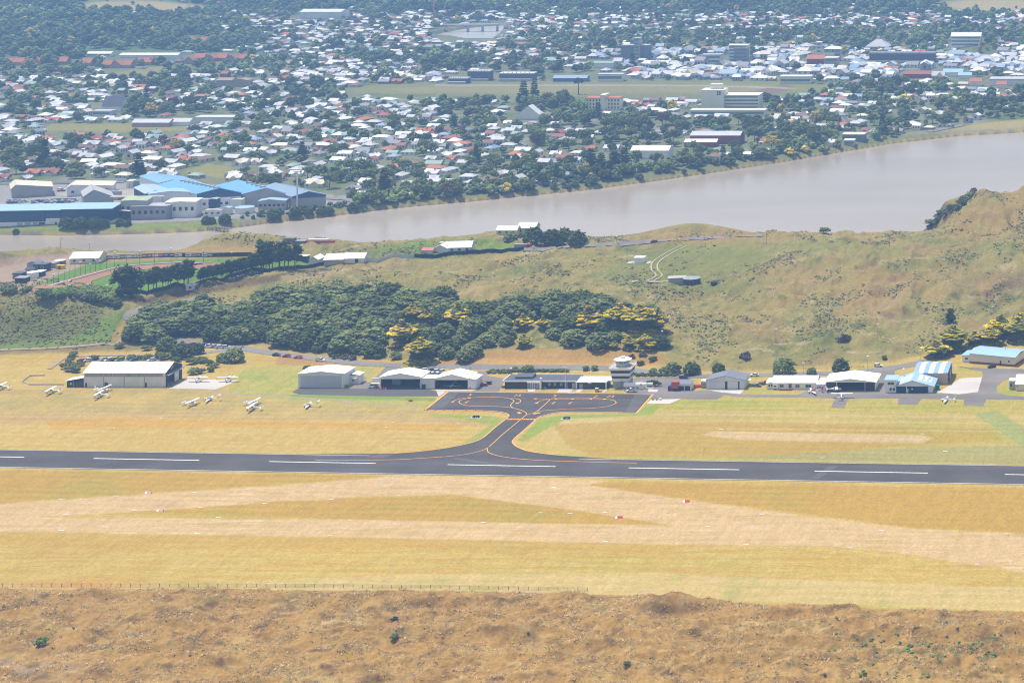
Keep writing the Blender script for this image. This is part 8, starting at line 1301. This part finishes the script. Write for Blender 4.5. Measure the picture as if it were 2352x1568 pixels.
for lab, r, x, y, k_, s in (('dark dome-shaped tree beside the long school blocks', 'T', 1330, 925, 0, 1.0), ('broad dark tree directly behind the concrete store', 'T', 1840, 1320, 1, 1.5), ('round tree left of the broad one behind the concrete store', 'T', 1740, 1310, 0, 1.2), ('big dark clump of tree left of the floodlight mast on the works lawn', 'I', 850, 700, 0, .95), ('round riverside tree right of the clump on the works lawn', 'I', 1020, 705, 1, 1.0), ('third tree of the clump on the works lawn', 'I', 1200, 698, 2, .95), ('right-hand low tree of the clump on the works lawn', 'I', 1310, 690, 0, .75), ('bushy tree in front of the low loading canopy', 'I', 1520, 665, 1, .6), ('second bushy tree in front of the low loading canopy', 'I', 1610, 668, 2, .55), ('small dark bush on the lawn at the left river bank', 'I', 200, 765, 0, .4), ('dark riverside bush below the white pump house, left one', 'J', 420, 640, 0, .65), ('dark riverside bush below the white pump house, middle one', 'J', 490, 638, 1, .55), ('dark riverside bush below the hexagonal tank', 'J', 665, 640, 2, .8), ('leafy riverside tree in front of the concrete store', 'J', 1290, 585, 1, .95), ('leafy riverside tree at the foot of the floodlight mast', 'J', 1560, 560, 2, .9), ('low riverside bush right of the mast foot', 'J', 1720, 530, 0, .7), ('low riverside bush pair right of the mast foot, left', 'J', 1870, 525, 1, .6), ('low riverside bush pair right of the mast foot, right', 'J', 1990, 520, 2, .65), ('low bush at the river wall by the right end of the works', 'J', 2280, 475, 0, .7)):
    plant('riverside_tree', lab, 'tree', *q(r, x, y), GROVED[k_] if r != 'T' else TT[k_][1], TTRK, None, s * (.85 if r != 'T' else 1))
lo = []
for n_, m_, sd in (('a', LEAFT, 300), ('b', LEAFT, 301), ('c', LEAFG, 302)):
    r_ = np.random.default_rng(sd); p = dome_pts(16, r_, -.3); C_ = p * np.array([3.4, 3.4, 3.2]) + np.array([0, 0, 4.2]); C_ = np.concatenate([C_, [[0, 0, 4.]]]); R__ = np.append(1.75 * (.7 + .6 * r_.random(16)), 3.0); lo.append(lumps(C_, R__, 0, .2, (1, 1, .8), r_))
col_k = np.array([(.11, .145, .055), (.135, .175, .065), (.155, .19, .085), (.21, .26, .08), (.46, .37, .06), (.075, .105, .05)])
VV_, TT_, CC_ = [], [], []; k0 = 0
for i in rest:
    v_, t_, kk = lo[int(rng.integers(0, 3))]; s = cells[i, 2] * 1.05; a = rng.random() * 6.28; ca_, sa_ = math.cos(a), math.sin(a); sz_ = s * rng.uniform(.8, 1.35); c_ = col_k[int(rng.choice(6, p=[.30, .28, .17, .10, .015, .135]))]; x, y = v_[:, 0] * s, v_[:, 1] * s
    VV_.append(np.stack([x * ca_ - y * sa_ + cells[i, 0], x * sa_ + y * ca_ + cells[i, 1], v_[:, 2] * sz_ + cz[i] - .6], 1)); TT_.append(t_ + k0); k0 += len(v_); c_ = c_ * float(np.clip(1.0 + .9 * fbm(cells[i, 0] / 110, cells[i, 1] / 110, 3, 501), .55, 1.6)); CC_.append(np.tile(c_, (len(v_), 1)) * (.75 + .5 * rng.random(17))[kk][:, None])
LEAFS = mat('distant_leaves', (1, 1, 1), .95, .15, .3, .05, attr='tint', trans=.3); tag(link('distant_trees', npmesh('distant_trees', np.concatenate(VV_), np.concatenate(TT_), LEAFS, np.concatenate(CC_))), 'wooded hills and countless garden trees of the far suburbs', kind='stuff')
print('lots', len(near), len(farh), 'trees', len(chosen), len(rest), 'objects', len(bpy.data.objects))
